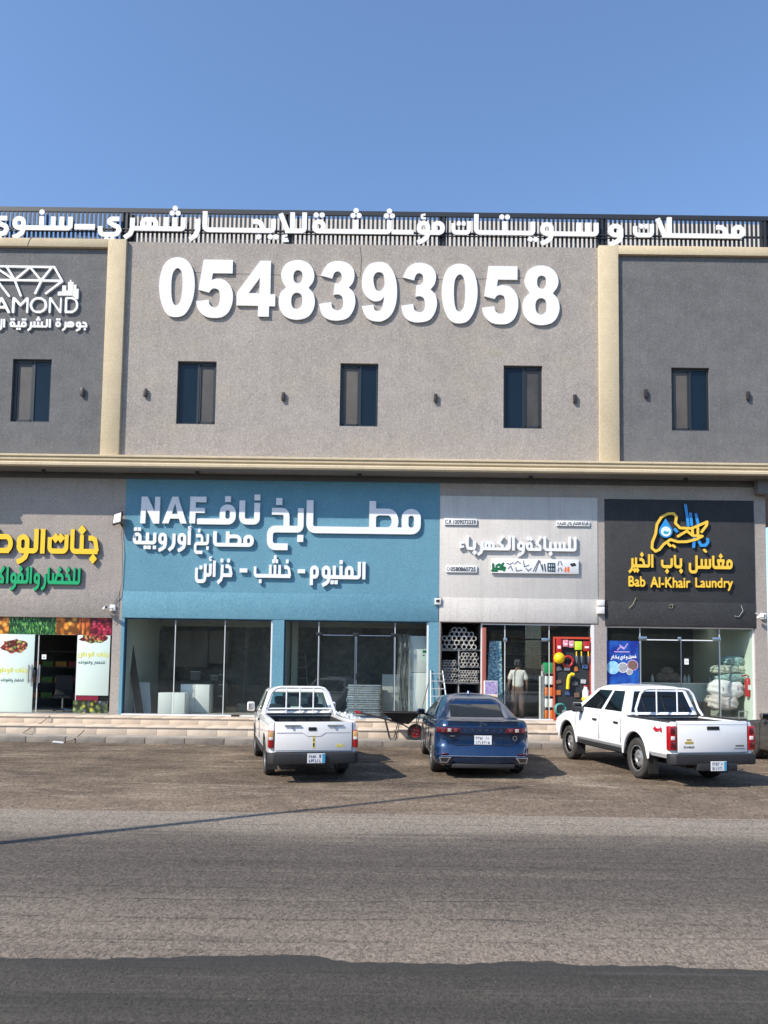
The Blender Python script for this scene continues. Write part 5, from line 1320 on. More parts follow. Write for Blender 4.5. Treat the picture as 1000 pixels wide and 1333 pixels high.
new = dict(paint=m_wp2, L=5.25, HW=.905, ra=1.20, fa=4.27, r=.375, tw=.245, zb=.48, rail=1.13, bed=1.58, belt=1.11, bedfloor=.66, arch=.44, archz=.42, caps=True, style='new', tgw=.74, tgz=.60, hw_=.13, hx=.0,
           tl=(.64, 1.06), bump=(.40, .58), px=.0, pz=.385, flare=True, glass=m_tint, cab=lv_new, sfr=[0, .05, .40, .46, .90, 1], stag='pgpgp', seat=3.0, seams=(1.78, 2.72, 3.85), handles=(1.98, 2.92), my=3.55, rb_w=.66, rb_z=1.66, rb_x=(-.24, .24),
           deck=[(0, 1.13), (1.6, 1.13), (4.0, 1.12, 1), (4.3, 1.07, 1), (5.1, .90), (5.25, .86)],
           levels=[(0, .06, .10, .92, .08), (.12, .01, .02, .985, .07), (.42, .0, .0, 1.0, .06), (.72, .0, .02, .995, .06), (.93, .0, .06, .975, .06), (1., .0, .12, .95, .06)])
v1.scale.x = .935
yb_ = R(11.); v3 = pickup('pickup_truck', on_axle(5.54, -7.44, yb_, 1.20), yb_, 'newer white double cab pickup with tinted windows, parked in front of the laundry', new)

def sedan(name, loc, yaw, label, pm, taurus=True):
    root = empty(name, (loc[0], loc[1], .004), yaw, label, 'car'); L, HW, ra, fa, r = 5.0, .93, 1.08, 4.02, .345
    deck = lambda y: interp([(0, 1.045), (.25, 1.05), (.7, 1.04), (1.6, .99), (3.4, .96), (4.2, .86, 1), (4.8, .72), (5.0, .66)], y)
    zb = .20; side = [i/22 for i in range(23)]; xs = [0, .25, .5, .72, .88, 1]
    #  t, rear inset, front inset, width factor, corner radius
    lv = [(0, .20, .25, .86, .22), (.07, .07, .10, .95, .26), (.16, .015, .03, .985, .28), (.27, .0, .0, .995, .28), (.285, .012, .0, .995, .28), (.38, .03, .0, 1.0, .27), (.47, .055, .02, 1.0, .26), (.50, .075, .03, .998, .25), (.62, .085, .05, .99, .24), (.72, .075, .06, .985, .24), (.735, .045, .06, .985, .24),
          (.87, .035, .08, .972, .24), (.895, .05, .08, .965, .25), (.97, .05, .12, .93, .25), (1., .035, .16, .89, .25)]
    rings = []
    for t, ri, fi, wf, rc in lv:
        pts = ringpts(ri, L-fi, HW*wf, rc, side, xs, xs, .10, .22)
        tp = lambda y: 1-.07*max(0, (y-fa)/(L-fa))**2-.03*max(0, (ra-y)/ra)**2
        rings.append([(x*tp(y), y, zb+t*(deck(y)-zb)) for x, y in pts])
    v, f, tg = ring_shell(rings, xs, .015); mb = MB(); mb.add(v, f); body = mb.build('body', pm, root); cut = []
    for y in (ra, fa):
        for s in (-1, 1): cut.append(MB().lathe([(0, 0), (.385, 0), (.385, .4), (0, .4)], 32, 'x', c=(0, y, .355)).build('cutter', pm, None, (HW-.28 if s > 0 else -(HW-.28)-.4, 0, 0)))
    apply_bool(body, cut); body.parent = root
    gl = [(.97, .55, 4.0, .86, .30, .16, .25), (1.07, .80, 3.80, .82, .28, .13, .25), (1.285, 1.50, 3.06, .69, .18, .07, .12), (1.40, 1.95, 2.90, .61, .18, .05, .08), (1.43, 2.25, 2.75, .50, .18, .04, .06)]
    cab, gv, gr = greenhouse(root, pm, m_tint, gl, [0, .16, .30, .52, .56, .86, 1], 'ppgpgp', [0, .4, .75, 1], 'ggg', [0, .5, .95, 1], 'ggp', crown=.05)
    
    # rear lamps
    for s in (-1, 1):
        xs_ = [s*.40, s*.86]; pts = [(s*.36, .085), (s*.46, .055), (s*.70, .055), (s*.80, .10), (s*.875, .22), (s*.87, .30), (s*.6, .30), (s*.36, .30)]
        tl = MB().prism(pts if s > 0 else pts[::-1], .835, .925, 'z').build('tail_light', m_dred, root, bevel=.008, smooth=30)
        for k in (.52, .64, .76): box('lamp_element', mat('smoky_clear_lens', (.40, .38, .38), .2) if k == .64 else mat('rose_lens', (.16, .05, .06), .2), s*k-.035, s*k+.035, .040+.03*(k > .7), .07, .85, .91, tl, bevel=.006)
        box('lamp_band', m_trim, min(s*.1, s*.44), max(s*.1, s*.44), .048, .075, .925, .937, root)
        # chrome trim of the bumper corner, black inset
        ex = MB().prism([(s*.60, .40), (s*.84, .40), (s*.82, .30), (s*.68, .29)], -.004, .12, 'y').build('exhaust_trim', m_chrome, root, (0, .012+(.0), 0), bevel=.006)
        MB().prism([(s*.645, .383), (s*.815, .383), (s*.80, .317), (s*.69, .308)], -.012, .05, 'y').build('exhaust_inset', m_under, ex)
        box('bumper_reflector', m_dred, min(s*.66, s*.82), max(s*.66, s*.82), .015, .09, .445, .462, root, bevel=.004)
        for y in (ra, fa): make_wheel(root, s*(HW-.125), y, r, .235, s, 'alloy'); well(root, s*(HW-.27), s*(HW-.04), y, .355, .381)
        mirror_part(root, s*(HW+.06), 3.35, 1.02, s, pm, (.09, .11, .13))
        for y in (1.72, 2.62, 3.6): seam(root, [(s*(HW+.0), y, .34), (s*(HW+.001), y, .6), (s*HW*.985, y, .86), (s*HW*.93, y, .965)], .005)
        for y in (1.95, 2.9): box('door_handle', pm, s*HW*.985-.02, s*HW*.985+.02, y-.1, y+.1, .82, .85, root, bevel=.008)
    tube('chrome_strip', m_chrome, [(x, .10*(x/HW)**2+.0, .418) for x in [-.80+.1*i for i in range(17)]], .010, root)
    box('rear_diffuser', m_trim, -.60, .60, .05, .2, .195, .275, root, bevel=.02); box('underbody', m_under, -.72, .72, .3, 4.8, .16, .3, root)
    plate(root, 0, .078, .705, .33, .165, False)
    if taurus:
        for k, ch in enumerate('TAURUS'):
            x = -.34+.135*k; solid(fit_loops(font_loops(ch, .02), -.018, .018, -.014, .014), .004).build('badge_letter', m_chrome, root, (x, .040, .885))
        e = MB().lathe([(0, -.012), (.5, -.012), (.5, 0), (0, 0)], 24, 'y'); e.v = [(x*.13, y, z*.055) for x, y, z in e.v]; bd = e.build('badge', m_chrome, root, (0, .045, .985)); e = MB().lathe([(0, -.014), (.42, -.014), (.42, -.011), (0, -.011)], 24, 'y'); e.v = [(x*.13, y, z*.055) for x, y, z in e.v]; e.build('badge_face', m_bp, bd)
        box('badge_mark', m_chrome, -.63, -.54, .055, .075, .765, .785, root); MB().lathe([(.03, -.006), (.045, -.006), (.045, 0), (.03, 0)], 16, 'y', close=True).build('badge_ring', m_chrome, root, (.60, .072, .745))
    # trunk seams, plate recess edge
    seam(root, [(-.66, .10, .99), (-.64, .075, .74), (-.60, .075, .66), (-.5, .07, .615), (.5, .07, .615), (.6, .075, .66), (.64, .075, .74), (.66, .10, .99)], .006, 'boot_seam')
    MB().prism([(2.62, 1.465), (2.36, 1.53), (2.33, 1.53), (2.3, 1.465)], -.02, .02, 'x').build('roof_antenna', pm, root, bevel=.006)
    return root
v3.scale.x = .91; v3.scale.y = .97
v2 = sedan('sedan', on_axle(1.82, -7.02, R(.5), 1.08), R(.5), 'dark blue sedan parked nose in between the two white pickup trucks', m_bp)
v2.scale.x = .965
gx, gy = G(974, 987); yc = R(10.)
c_ = Vector((gx, gy)); fwd = Vector((-math.sin(yc), math.cos(yc))); rt = Vector((math.cos(yc), math.sin(yc))); org = c_+rt*.93-fwd*4.02
sedan('sedan', (org.x, org.y), yc, 'dark grey sedan cut off by the right edge, parked beside the newer white pickup truck', m_gp, False)
# ================================================================== goods, people and things in and before the shops
def rect(a, b, c, d, Y):
    (xa, za), (xb, zb_) = W(a, b, Y), W(c, d, Y); return min(xa, xb), max(xa, xb), min(za, zb_), max(za, zb_)
def thing_at(name, bx, Y, label, cat, group=None):
    x0, x1, z0, z1 = rect(*bx, Y); return empty(name, ((x0+x1)/2, Y, z0), 0, label, cat, group), (x1-x0)/2, z1-z0
def flat(name, m, root, x0, x1, z0, z1, y, t=.004): return box(name, m, x0, x1, y-t, y, z0, z1, root)

# printed fruit
def fruit_print(name, cols, scale, elong=(1, 1, 1), leaf=0.):
    t = N(name, .35, .5); v = t.map(elong); nz = t.noise(v, 3., 3)
    vo = t.n.new('ShaderNodeTexVoronoi'); vo.inputs['Scale'].default_value = scale; t.l.new(v, vo.inputs['Vector'])
    sep = t.n.new('ShaderNodeSeparateColor'); t.l.new(vo.outputs['Color'], sep.inputs[0])
    c = t.ramp(sep.outputs[0], [(i/len(cols), c_) for i, c_ in enumerate(cols)], 'CONSTANT')
    c = t.mix(t.rng(vo.outputs['Distance'], .25, .62), c, tuple(q*.18 for q in cols[0]))
    c = t.mix(t.rng(vo.outputs['Distance'], .16, .0, 0., .45), c, (.95, .9, .8)); t.color(c); return t.m
f_or = fruit_print('print_oranges', [(.85, .30, .03), (.80, .22, .02), (.85, .40, .06)], 6.5); f_gr = fruit_print('print_leafy_greens', [(.05, .26, .05), (.10, .38, .06), (.22, .46, .10), (.03, .16, .07)], 11, (2.2, 1, .8))
f_ca = fruit_print('print_carrots', [(.80, .20, .03), (.72, .13, .02), (.85, .30, .08)], 9, (1.6, 1, .35)); f_re = fruit_print('print_red_fruit', [(.50, .02, .05), (.36, .015, .07), (.62, .06, .10)], 10)
f_mx = fruit_print('print_mixed_fruit', [(.50, .05, .05), (.60, .20, .10), (.20, .35, .08), (.62, .45, .12)], 13); f_ve = fruit_print('print_dark_vegetables', [(.10, .14, .05), (.55, .50, .05), (.08, .10, .12), (.22, .30, .10), (.30, .26, .12)], 9, (1, 1, .8))
m_post = mat('poster_pale_green', (.60, .72, .66), .35); m_pyel = mat('poster_yellow_ink', (.62, .62, .08), .5); m_pdk = mat('poster_dark_ink', (.08, .16, .15), .5)
o, w, h = thing_at('fruit_banner', (-60, 824.5, 146, 804), .09, 'printed banner of oranges, greens, carrots and red fruit above the fruit shop door', 'banner')
xc = o.location.x
box('panel', m_white, -w, w, -.006, 0, 0, h, o)
for a, b, m in ((-60, 12, f_or), (12, 34, f_gr), (34, 73, f_gr), (73, 103, f_or), (103, 118, f_ca), (118, 146, f_re)):
    xa, xb = W(a, 815, .09)[0]-xc, W(b, 815, .09)[0]-xc; flat('print', m, o, xa+.001, xb-.001, .004, h-.004, -.0065)
def blot(name, m, root, cx, cz, rx, rz, y, seed, t=.002):
    r = random.Random(seed); P = [(cx+rx*(1+r.uniform(-.22, .22))*math.cos(a*math.pi/9), cz+rz*(1+r.uniform(-.22, .22))*math.sin(a*math.pi/9)) for a in range(18)]
    return MB().prism(P, y-t, y).build(name, m, root)
for nm, bx, lab, tx in (('door_poster', (-7, 928, 46, 825), 'pale green poster with fruit basket and yellow Arabic on the left fruit shop door', (0, 36, 875, 887)), ('window_poster', (98.5, 905, 144, 826), 'pale green poster with fruit and yellow Arabic right of the fruit shop door', (101, 142, 854.5, 864))):
    o, w, h = thing_at(nm, bx, .09, lab, 'poster'); box('panel', m_post, -w, w, -.005, 0, 0, h, o, bevel=.001)
    X, Z = W(tx[0]*.5+tx[1]*.5, 841 if nm == 'door_poster' else 832, .09); X -= o.location.x; Z -= o.location.z
    blot('fruit_picture', f_mx, o, X, Z+(.02 if nm != 'door_poster' else 0), .38 if nm == 'door_poster' else .40, .20 if nm == 'door_poster' else .13, -.0055, 5)
    word_mesh('word', m_pyel, 'جنات الوطن', (tx[0]-4 if nm == 'door_poster' else 101.5, tx[1]), tx[2], 1.35, .0835, .002, 3.4, 4.4, parent=o, dot='di'); word_mesh('word', m_pdk, 'للخضار والفواكه', (tx[0]+1, tx[1]-5), tx[3], .85, .0835, .002, 3.0, 4.2, parent=o, dot='di')
o, w, h = thing_at('vegetable_print', (94.5, 931, 141, 912.5), .085, 'printed panel of dark vegetables at the foot of the fruit shop window', 'poster'); flat('print', f_ve, o, -w, w, 0, h, 0)
o, w, h = thing_at('sticker_strip', (99, 911.5, 128, 906), .085, 'dark red sticker strip between poster and vegetable print', 'sticker'); flat('print', mat('print_crimson', (.25, .01, .04), .4, var=.5, vscale=20), o, -w, w, 0, h, 0)
o, w, h = thing_at('paper_notice', (54.5, 858, 60.5, 852), .14, 'small white paper notice in the dark fruit shop doorway', 'notice'); flat('sheet', m_plate, o, -w, w, 0, h, 0); flat('print', m_ink2, o, -w*.4, w*.4, h*.3, h*.5, -.005, .001)
for px in (37.2, 41.5, 51.5):
    X, Z = W(px, 877, .03); o = MB().tube([(0, 0, -.26), (0, 0, .26)], .022, 8).build('door_handle', m_steel, f5, (X, .03, Z), smooth=50)
    for z in (-.18, .18): MB().tube([(X, .03, Z+z), (X, .10, Z+z)], .012, 6).build('handle_stud', m_steel, f5)
X, Z = W(44.8, 877, .06); box('door_lock', m_black, X-.04, X+.04, .03, .09, Z-.1, Z+.1, f5, bevel=.006)
o = empty('office_chair', (W(83, 915, 1.2)[0], 1.2, .53), R(15), 'dark office chair inside the fruit shop doorway', 'chair')
MB().cbox((0, 0, .78), (.50, .07, .62)).build('backrest', mat('chair_fabric', (.035, .037, .04), .8), o, bevel=.06, seg=3, smooth=40); box('seat', mat('chair_fabric', (.035, .037, .04), .8), -.26, .26, -.5, -.02, .42, .50, o, bevel=.03)
tube('stem', m_steel, [(0, -.25, .08), (0, -.25, .42)], .03, o)
for k in range(5): a = k*72; tube('leg', m_steel, [(0, -.25, .09), (.28*math.cos(R(a)), -.25+.28*math.sin(R(a)), .04)], .02, o)
o = empty('shelf_rack', (W(72, 880, 2.6)[0], 2.6, .53), 0, 'dark shelves with fruit crates deep inside the fruit shop', 'shelf')
for k in range(4): box('shelf', mat('dark_wood', (.05, .04, .03), .7), -.9, .9, 0, .5, .3+.5*k, .34+.5*k, o)
for s in (-.9, .87): box('upright', m_dark, s, s+.03, 0, .5, 0, 2.2, o)
fc = [(.35, .06, .02), (.06, .16, .03), (.40, .20, .03), (.25, .02, .04)]
for k in range(12): c = box('fruit_crate', mat('crate_%d' % (k % 4), fc[k % 4], .7, var=.6, vscale=18), 0, .36, 0, .3, 0, .16, None, loc=(o.location.x-.85+.43*(k % 4), 2.55, .53+.345+.5*(k//4))); tag(c, '%s crate %s on the %s shelf inside the fruit shop' % (['dark red', 'dark green', 'orange', 'crimson'][k % 4], ['at the left end', 'second from the left', 'third from the left', 'at the right end'][k % 4], ['lowest', 'middle', 'highest filled'][k//4]), 'crate', 'crates on the fruit shop shelves')

# ---- kitchen shop, left window
m_dwood = mat('dark_brown_wood', (.045, .035, .03), .55, var=.3, vscale=6); m_gcab = mat('grey_cabinet_door', (.15, .14, .13), .5, var=.15, vscale=4); m_wcab = mat('white_cabinet', (.74, .76, .74), .4); m_dstone = mat('dark_stone_panel', (.035, .038, .038), .4, var=.6, vscale=5, vcol=(.12, .125, .12))
def leaning(name, m, p0, p1, Y0, Y1, w, t, label, cat):
    (xa, za), (xb, zb_) = W(*p0, Y0), W(*p1, Y1); mb = MB()
    v = [(xa-w/2, Y0, za), (xa+w/2, Y0, za), (xb+w/2, Y1, zb_), (xb-w/2, Y1, zb_)]; v += [(x, y+t, z) for x, y, z in v]
    mb.add(v, [(0, 1, 2, 3), (7, 6, 5, 4), (0, 4, 5, 1), (1, 5, 6, 2), (2, 6, 7, 3), (3, 7, 4, 0)]); o = mb.build(name, m); return tag(o, label, cat)
leaning('wooden_plank', m_dwood, (182, 930), (166, 823), .45, .9, .22, .04, 'long dark brown plank leaning inside the left kitchen shop window', 'plank')
leaning('pale_board', m_wcab, (186, 930), (184, 888), .9, 1.3, .5, .02, 'pale board leaning behind the dark plank in the kitchen shop', 'board')
def cabinet(name, bx, Y, depth, m, label, doors=2, floor=True, cat='cabinet', gap=.008, handle=False):
    x0, x1, z0, z1 = rect(*bx, Y)
    if floor: z0 = .53
    o = empty(name, ((x0+x1)/2, Y, z0), 0, label, cat); w = (x1-x0)/2; h = z1-z0
    box('carcass', m, -w, w, .022, depth, 0, h, o, bevel=.003)
    for k in range(doors): a = -w+2*w*k/doors; box('door', m, a+gap/2, a+2*w/doors-gap/2, 0, .02, .01, h-.01, o, bevel=.004)
    return o
cabinet('white_cabinet', (205, 931, 241, 902), .6, .5, m_wcab, 'low white two door cabinet nearest the left kitchen shop glass')
cabinet('white_cabinet', (234, 931, 273, 891), 1.2, .55, m_wcab, 'taller white cabinet standing behind the low white one')
cabinet('wall_cabinet', (202, 885, 227, 821.5), 3.5, .6, m_dstone, 'tall dark wall cabinet hanging in the kitchen shop', 1, False)
o = cabinet('wall_cabinet', (228, 868, 271, 821.5), 3.5, .6, m_gcab, 'grey wall cabinet with two tall doors over the open niches', 2, False)
o = cabinet('wall_cabinet', (271.5, 864, 298, 821.5), 3.5, .6, m_gcab, 'shorter grey wall cabinet at the right of the kitchen display', 1, False)
o = cabinet('base_cabinet', (198, 931, 297, 887), 3.5, .6, mat('brown_grey_cabinet', (.10, .095, .085), .5, var=.2), 'long brown grey base cabinet along the kitchen shop back wall', 5, True)
m_pic = mat('picture_grey', (.28, .29, .28), .5, var=.4, vscale=8)
for a, b, c, d, lab in ((248, 885, 261, 874, 'small pale framed picture in the left niche of the kitchen display'), (274, 886, 284, 879, 'small pale box in the right niche of the kitchen display')):
    x0, x1, z0, z1 = rect(a, b, c, d, 3.45); o = empty('framed_picture' if a == 248 else 'small_box', ((x0+x1)/2, 3.45, z0), 0, lab, 'picture' if a == 248 else 'box'); w = (x1-x0)/2; box('panel', m_pic, -w, w, 0, .1 if a != 248 else .02, 0, z1-z0, o); box('edge_strip', m_plate, -w, w, -.006, 0, z1-z0-.02, z1-z0, o)
o = empty('display_stand', (W(288, 900, 1.6)[0], 1.6, .53), 0, 'thin black stand with small shelves in the left kitchen window', 'stand'); tube('pole', m_black, [(0, 0, 0), (0, 0, 1.5)], .015, o)
for z in (.5, .85, 1.15): MB().lathe([(0, z), (.09, z), (.09, z+.015), (0, z+.015)], 14).build('tray', m_steel, o)
for k, (px, w, h, m, nm) in enumerate(((301, .34, .16, mat('cardboard', (.30, .21, .12), .85), 'brown carton'), (315, .30, .26, mat('dusty_box', (.13, .14, .12), .8), 'dark dusty box'), (327, .26, .12, mat('cardboard', (.30, .21, .12), .85), 'flat brown carton'), (341, .36, .2, mat('dusty_box', (.13, .14, .12), .8), 'wide dusty box'))):
    o = empty('carton', (W(px, 925, 1.9)[0], 1.9, .53), R(7*k-9), nm+' on the kitchen shop floor, '+['leftmost of the floor boxes', 'second of the floor boxes', 'third of the floor boxes', 'rightmost of the floor boxes'][k], 'box'); box('carton_body', m, -w/2, w/2, 0, .3, 0, h, o); box('flap', m, -w/2, w/2, -.09, 0, h-.005, h+.004, o, rot=(R(-14), 0, 0))
X, Z = W(308, 931, .06); tag(MB().cbox((0, 0, 0), (.24, .1, .05), (0, 0, .2)).build('paper_scrap', m_dwood, None, (X, -.12, .56)), 'dark scrap lying on the step below the kitchen window', 'scrap')

# ---- kitchen shop, right window
def ladder(name, p0, p1, Y0, Y1, w0, w1, n, m, label, aframe=False, r=.018):
    (xa, za), (xb, zb_) = W(*p0, Y0), W(*p1, Y1); o = empty(name, (xa, Y0, za), 0, label, 'ladder'); L = Vector((xb-xa, Y1-Y0, zb_-za))
    for s in (-1, 1): MB().tube([(s*w0/2, 0, 0), (L.x+s*w1/2, L.y, L.z)], r, 6).build('rail', m, o)
    for k in range(n):
        t = (k+.6)/n; c = L*t; w = w0*(1-t)+w1*t; MB().cbox((c.x, c.y, c.z), (w, .07, .025)).build('rung', m, o)
    if aframe:
        for s in (-1, 1): MB().tube([(s*w0*.5, .95, 0), (L.x+s*w1/2, L.y+.03, L.z)], r*.8, 6).build('rear_rail', m, o)
        box('top_cap', m, L.x-w1/2-.03, L.x+w1/2+.03, L.y-.06, L.y+.08, L.z-.01, L.z+.04, o, bevel=.008)
    return o
m_lad = mat('aluminium_ladder', (.52, .54, .54), .4, metal=.4); m_lad2 = mat('dull_ladder', (.26, .28, .27), .6)
ladder('step_ladder', (392, 919), (390.5, 850), 2.0, 2.5, .50, .34, 5, m_lad2, 'grey step ladder standing inside the right kitchen shop window')
o = empty('profile_stack', (W(474, 930, .7)[0], .7, .53), 0, 'stack of shiny wrapped aluminium profiles lying in the kitchen doorway', 'metal stack'); r_ = random.Random(5)
m_foil = mat('wrapped_aluminium', (.62, .66, .66), .22, metal=.6, var=.4, vscale=9, bump=.3, bscale=14)
for k in range(14): box('profile', m_foil, -.52+r_.uniform(-.03, .03), .50+r_.uniform(-.03, .03), r_.uniform(-.04, .0), .4, .02+.066*k, .02+.066*k+.052, o, bevel=.006)
MB().cbox((.51, .05, .45), (.04, .5, .95)).build('end_bracket', m_dark, o)
cabinet('white_carton', (497, 932, 520, 878), 1.2, .6, mat('pale_grey_box', (.40, .43, .42), .5, var=.12), 'tall pale grey boxed appliance left of the white fridge', 1, cat='box')
o = empty('fridge', (W(545.5, 932, .5)[0], .5, .53), 0, 'tall white fridge with two doors inside the right kitchen window', 'fridge'); fw, fh = .30, rect(533, 932, 558, 828, .5)[3]-.53
box('fridge_body', m_wcab, -fw, fw, .04, .62, 0, fh, o, bevel=.01); zf = fh*.55; box('door', m_wcab, -fw, fw, -.01, .035, .05, zf-.006, o, bevel=.012); box('door', m_wcab, -fw, fw, -.01, .035, zf+.006, fh, o, bevel=.012)
for z0_, z1_ in ((zf-.5, zf-.1), (zf+.1, zf+.4)): tube('handle', m_steel, [(-fw+.05, -.045, z0_), (-fw+.05, -.045, z1_)], .012, o)
lb = box('energy_label', m_post, .06, .24, -.015, -.0105, zf+.32, zf+.72, o); box('label_print', m_pg, .09, .21, -.0165, -.0152, zf+.58, zf+.66, lb); box('label_print', m_ink2, .09, .15, -.0165, -.0152, zf+.49, zf+.53, lb)
t = thin_glass('plastic_film', (.9, .92, .92), 1.6, .12, haze=.35, hcol=(.75, .78, .78))
def film(name, bx, Y, label, folds=7, amp=.07, nx=26, nz=16, seed=1):
    x0, x1, z0, z1 = rect(*bx, Y); r = random.Random(seed); ph = [r.uniform(0, 6) for _ in range(4)]; v = []; f = []
    for j in range(nz+1):
        for i in range(nx+1):
            u, w = i/nx, j/nz; v.append((x0+(x1-x0)*u+.03*math.sin(w*9+ph[0]), Y+amp*math.sin(u*folds*3.+ph[1]+w*2.)+amp*.5*math.sin(u*folds*7+w*5+ph[2]), z0+(z1-z0)*w))
    for j in range(nz):
        for i in range(nx): a = j*(nx+1)+i; f.append((a, a+1, a+nx+2, a+nx+1))
    mb = MB(); mb.add(v, f); return tag(mb.build(name, t, smooth=80), label, 'plastic film')
film('plastic_sheet', (517, 931, 535, 826), .42, 'clear crumpled plastic sheet hanging beside the white fridge')
r_ = random.Random(9); bm_ = MB(); n = 34; g = [[(i/n, j/10) for i in range(n+1)] for j in range(11)]; xa, xb = W(402, 930, -.3)[0], W(474, 930, -.3)[0]; v = []
for j in range(11):
    for i in range(n+1): e = math.sin(math.pi*i/n)*math.sin(math.pi*j/10); v.append((xa+(xb-xa)*i/n, -.62+.55*j/10+r_.uniform(-.03, .03), .535+e*(.07+r_.random()*.17)))
bm_.add(v, [(j*(n+1)+i, j*(n+1)+i+1, (j+1)*(n+1)+i+1, (j+1)*(n+1)+i) for j in range(10) for i in range(n)]); tag(bm_.build('plastic_wrap', mat('white_plastic_wrap', (.62, .66, .66), .25, var=.3, vscale=9)), 'crumpled white plastic wrap lying on the kitchen shop step', 'plastic film')
x0, x1, z0, z1 = rect(378, 925, 388, 812, 2.2); tag(box('pale_column', r_pale, x0, x1, 2.2, 2.5, .53, 3.5), 'pale narrow column inside the right kitchen shop window', 'column')

# ---- on the steps
ladder('step_ladder', (572.5, 932.5), (568.5, 873), -.55, -.16, .50, .34, 6, m_lad, 'silver step ladder leaning in front of the blue column', False, .022)
tag(tube('wooden_stick', mat('stick_wood', (.16, .10, .06), .7), [(W(546, 921, -.4)[0], -.4, .54), (W(562, 872, -.02)[0], -.02, W(562, 872, -.02)[1])], .013), 'thin stick leaning beside the silver step ladder', 'stick')
wb_p = G(522, 956, .12); wb = empty('wheelbarrow', (W(520, 950, -2.1)[0], -2.1, .12), R(4), 'black wheelbarrow with red wheel standing on the pavement by the blue sedan', 'wheelbarrow')
m_wb = mat('wheelbarrow_black', (.02, .02, .022), .5, var=.3, vscale=8, vcol=(.06, .05, .045)); m_wred = mat('red_wheel', (.35, .012, .015), .4)
bm = bmesh.new(); top = [(-.46, -.30, .72), (.52, -.30, .72), (.58, 0, .72), (.52, .30, .72), (-.46, .30, .72)]; bot = [(-.12, -.17, .46), (.22, -.17, .42), (.25, 0, .42), (.22, .17, .42), (-.12, .17, .46)]
vt = [bm.verts.new(p) for p in top]; vb = [bm.verts.new(p) for p in bot]; bm.faces.new(vb[::-1])
for i in range(5): j = (i+1) % 5; bm.faces.new((vb[i], vb[j], vt[j], vt[i]))
bmesh.ops.solidify(bm, geom=bm.faces[:], thickness=.012); me = bpy.data.meshes.new('tray'); bm.to_mesh(me); bm.free(); me.materials.append(m_wb); tray = link_mesh('tray', me, wb)
tube('tray_rim', m_wb, [*top, top[0]], .014, tray)
for s in (-1, 1):
    tube('handle_bar', m_wb, [(-1.05, s*.27, .70), (-.35, s*.24, .54), (.1, s*.17, .40), (.42, s*.07, .20), (.46, s*.07, .20)], .016, wb); tube('grip', m_wred, [(-1.16, s*.27, .715), (-1.02, s*.27, .695)], .022, wb)
    tube('leg', m_wb, [(-.38, s*.23, .55), (-.24, s*.24, .02), (-.12, s*.24, .02), (-.02, s*.2, .44)], .013, wb); tube('brace', m_wb, [(.5, s*.24, .68), (.42, s*.07, .20)], .012, wb)
wh = MB().lathe([(.135, -.035), (.165, -.04), (.20, -.03), (.212, 0), (.20, .03), (.165, .04), (.135, .035)], 24, 'y', close=True).build('wheel', m_tyre, wb, (.42, 0, .212), smooth=40); MB().lathe([(.14, -.03), (.12, -.02), (.05, -.032), (0, -.035)], 20, 'y').lathe([(.14, .03), (.12, .02), (.05, .032), (0, .035)], 20, 'y').build('wheel_disc', m_wred, wh)
for k in range(4): a = k*1.57+.5; box('bolt', m_plate_w, math.cos(a)*.07-.01, math.cos(a)*.07+.01, -.042, -.025, math.sin(a)*.07-.01, math.sin(a)*.07+.01, wh)
tag(tube('garden_hose', mat('dirty_hose', (.25, .21, .16), .8), [(W(84, 905, .0)[0]-.0, -.93, .54), (-9.35, -1.02, .36), (-9.28, -1.74, .3), (-9.5, -1.78, .14), (-9.1, -2.1, .14)], .012), 'thin hose trailing from the fruit shop down the steps', 'hose')
xk, yk = G(102, 958, .14); tag(tube('bent_branch', mat('stick_wood', (.16, .10, .06), .7), [(xk-.25, -2.8, .01), (xk, -2.72, .06), (xk+.12, -2.6, .19), (xk+.2, -2.5, .30)], .012), 'thin bent stick lying over the kerb on the left', 'stick')
tag(MB().cbox((0, 0, 0), (.26, .14, .04), (0, .1, .3)).build('white_rag', m_plate, None, (xk-.3, -2.85, .02), bevel=.012), 'small white scrap at the foot of the kerb on the left', 'scrap')

# ---- plumbing shop: pipe rack
rk, w, h = thing_at('pipe_rack', (573, 932, 627, 812), .35, 'grey shelf rack stacked with white pipes at the left of the plumbing shop', 'rack'); m_rack = mat('rack_grey', (.30, .31, .31), .5)
def zpx(py, px=600, Y=.35): return W(px, py, Y)[1]
X0r = rk.location.x; rz = rk.location.z; xm = W(597, 870, .35)[0]-X0r
for z in (zpx(845.5), zpx(888.5), zpx(931)): box('shelf', m_rack, -w, w, -.02, 1.2, z-.04-rz, z-rz, rk)
zs2 = zpx(867.5); box('shelf', m_rack, xm, w, -.02, 1.2, zs2-.035-rz, zs2-rz, rk)
for x in (-w, xm-.012, w-.03): box('upright', m_rack, x, x+.03, -.03, 1.2, 0, (h if x != xm-.012 else zpx(846)-rz), rk)
m_pvc = mat('white_pvc', (.62, .60, .56), .4, var=.12, vscale=9); m_pvcy = mat('yellow_pvc', (.55, .45, .12), .4)
def pipe_mesh(r): return MB().lathe([(r, 0), (r, 1.1), (r*.80, 1.1), (r*.80, 0)], 16, 'y', close=True).mesh('pipe', m_pvc, smooth=50)
PM = {}
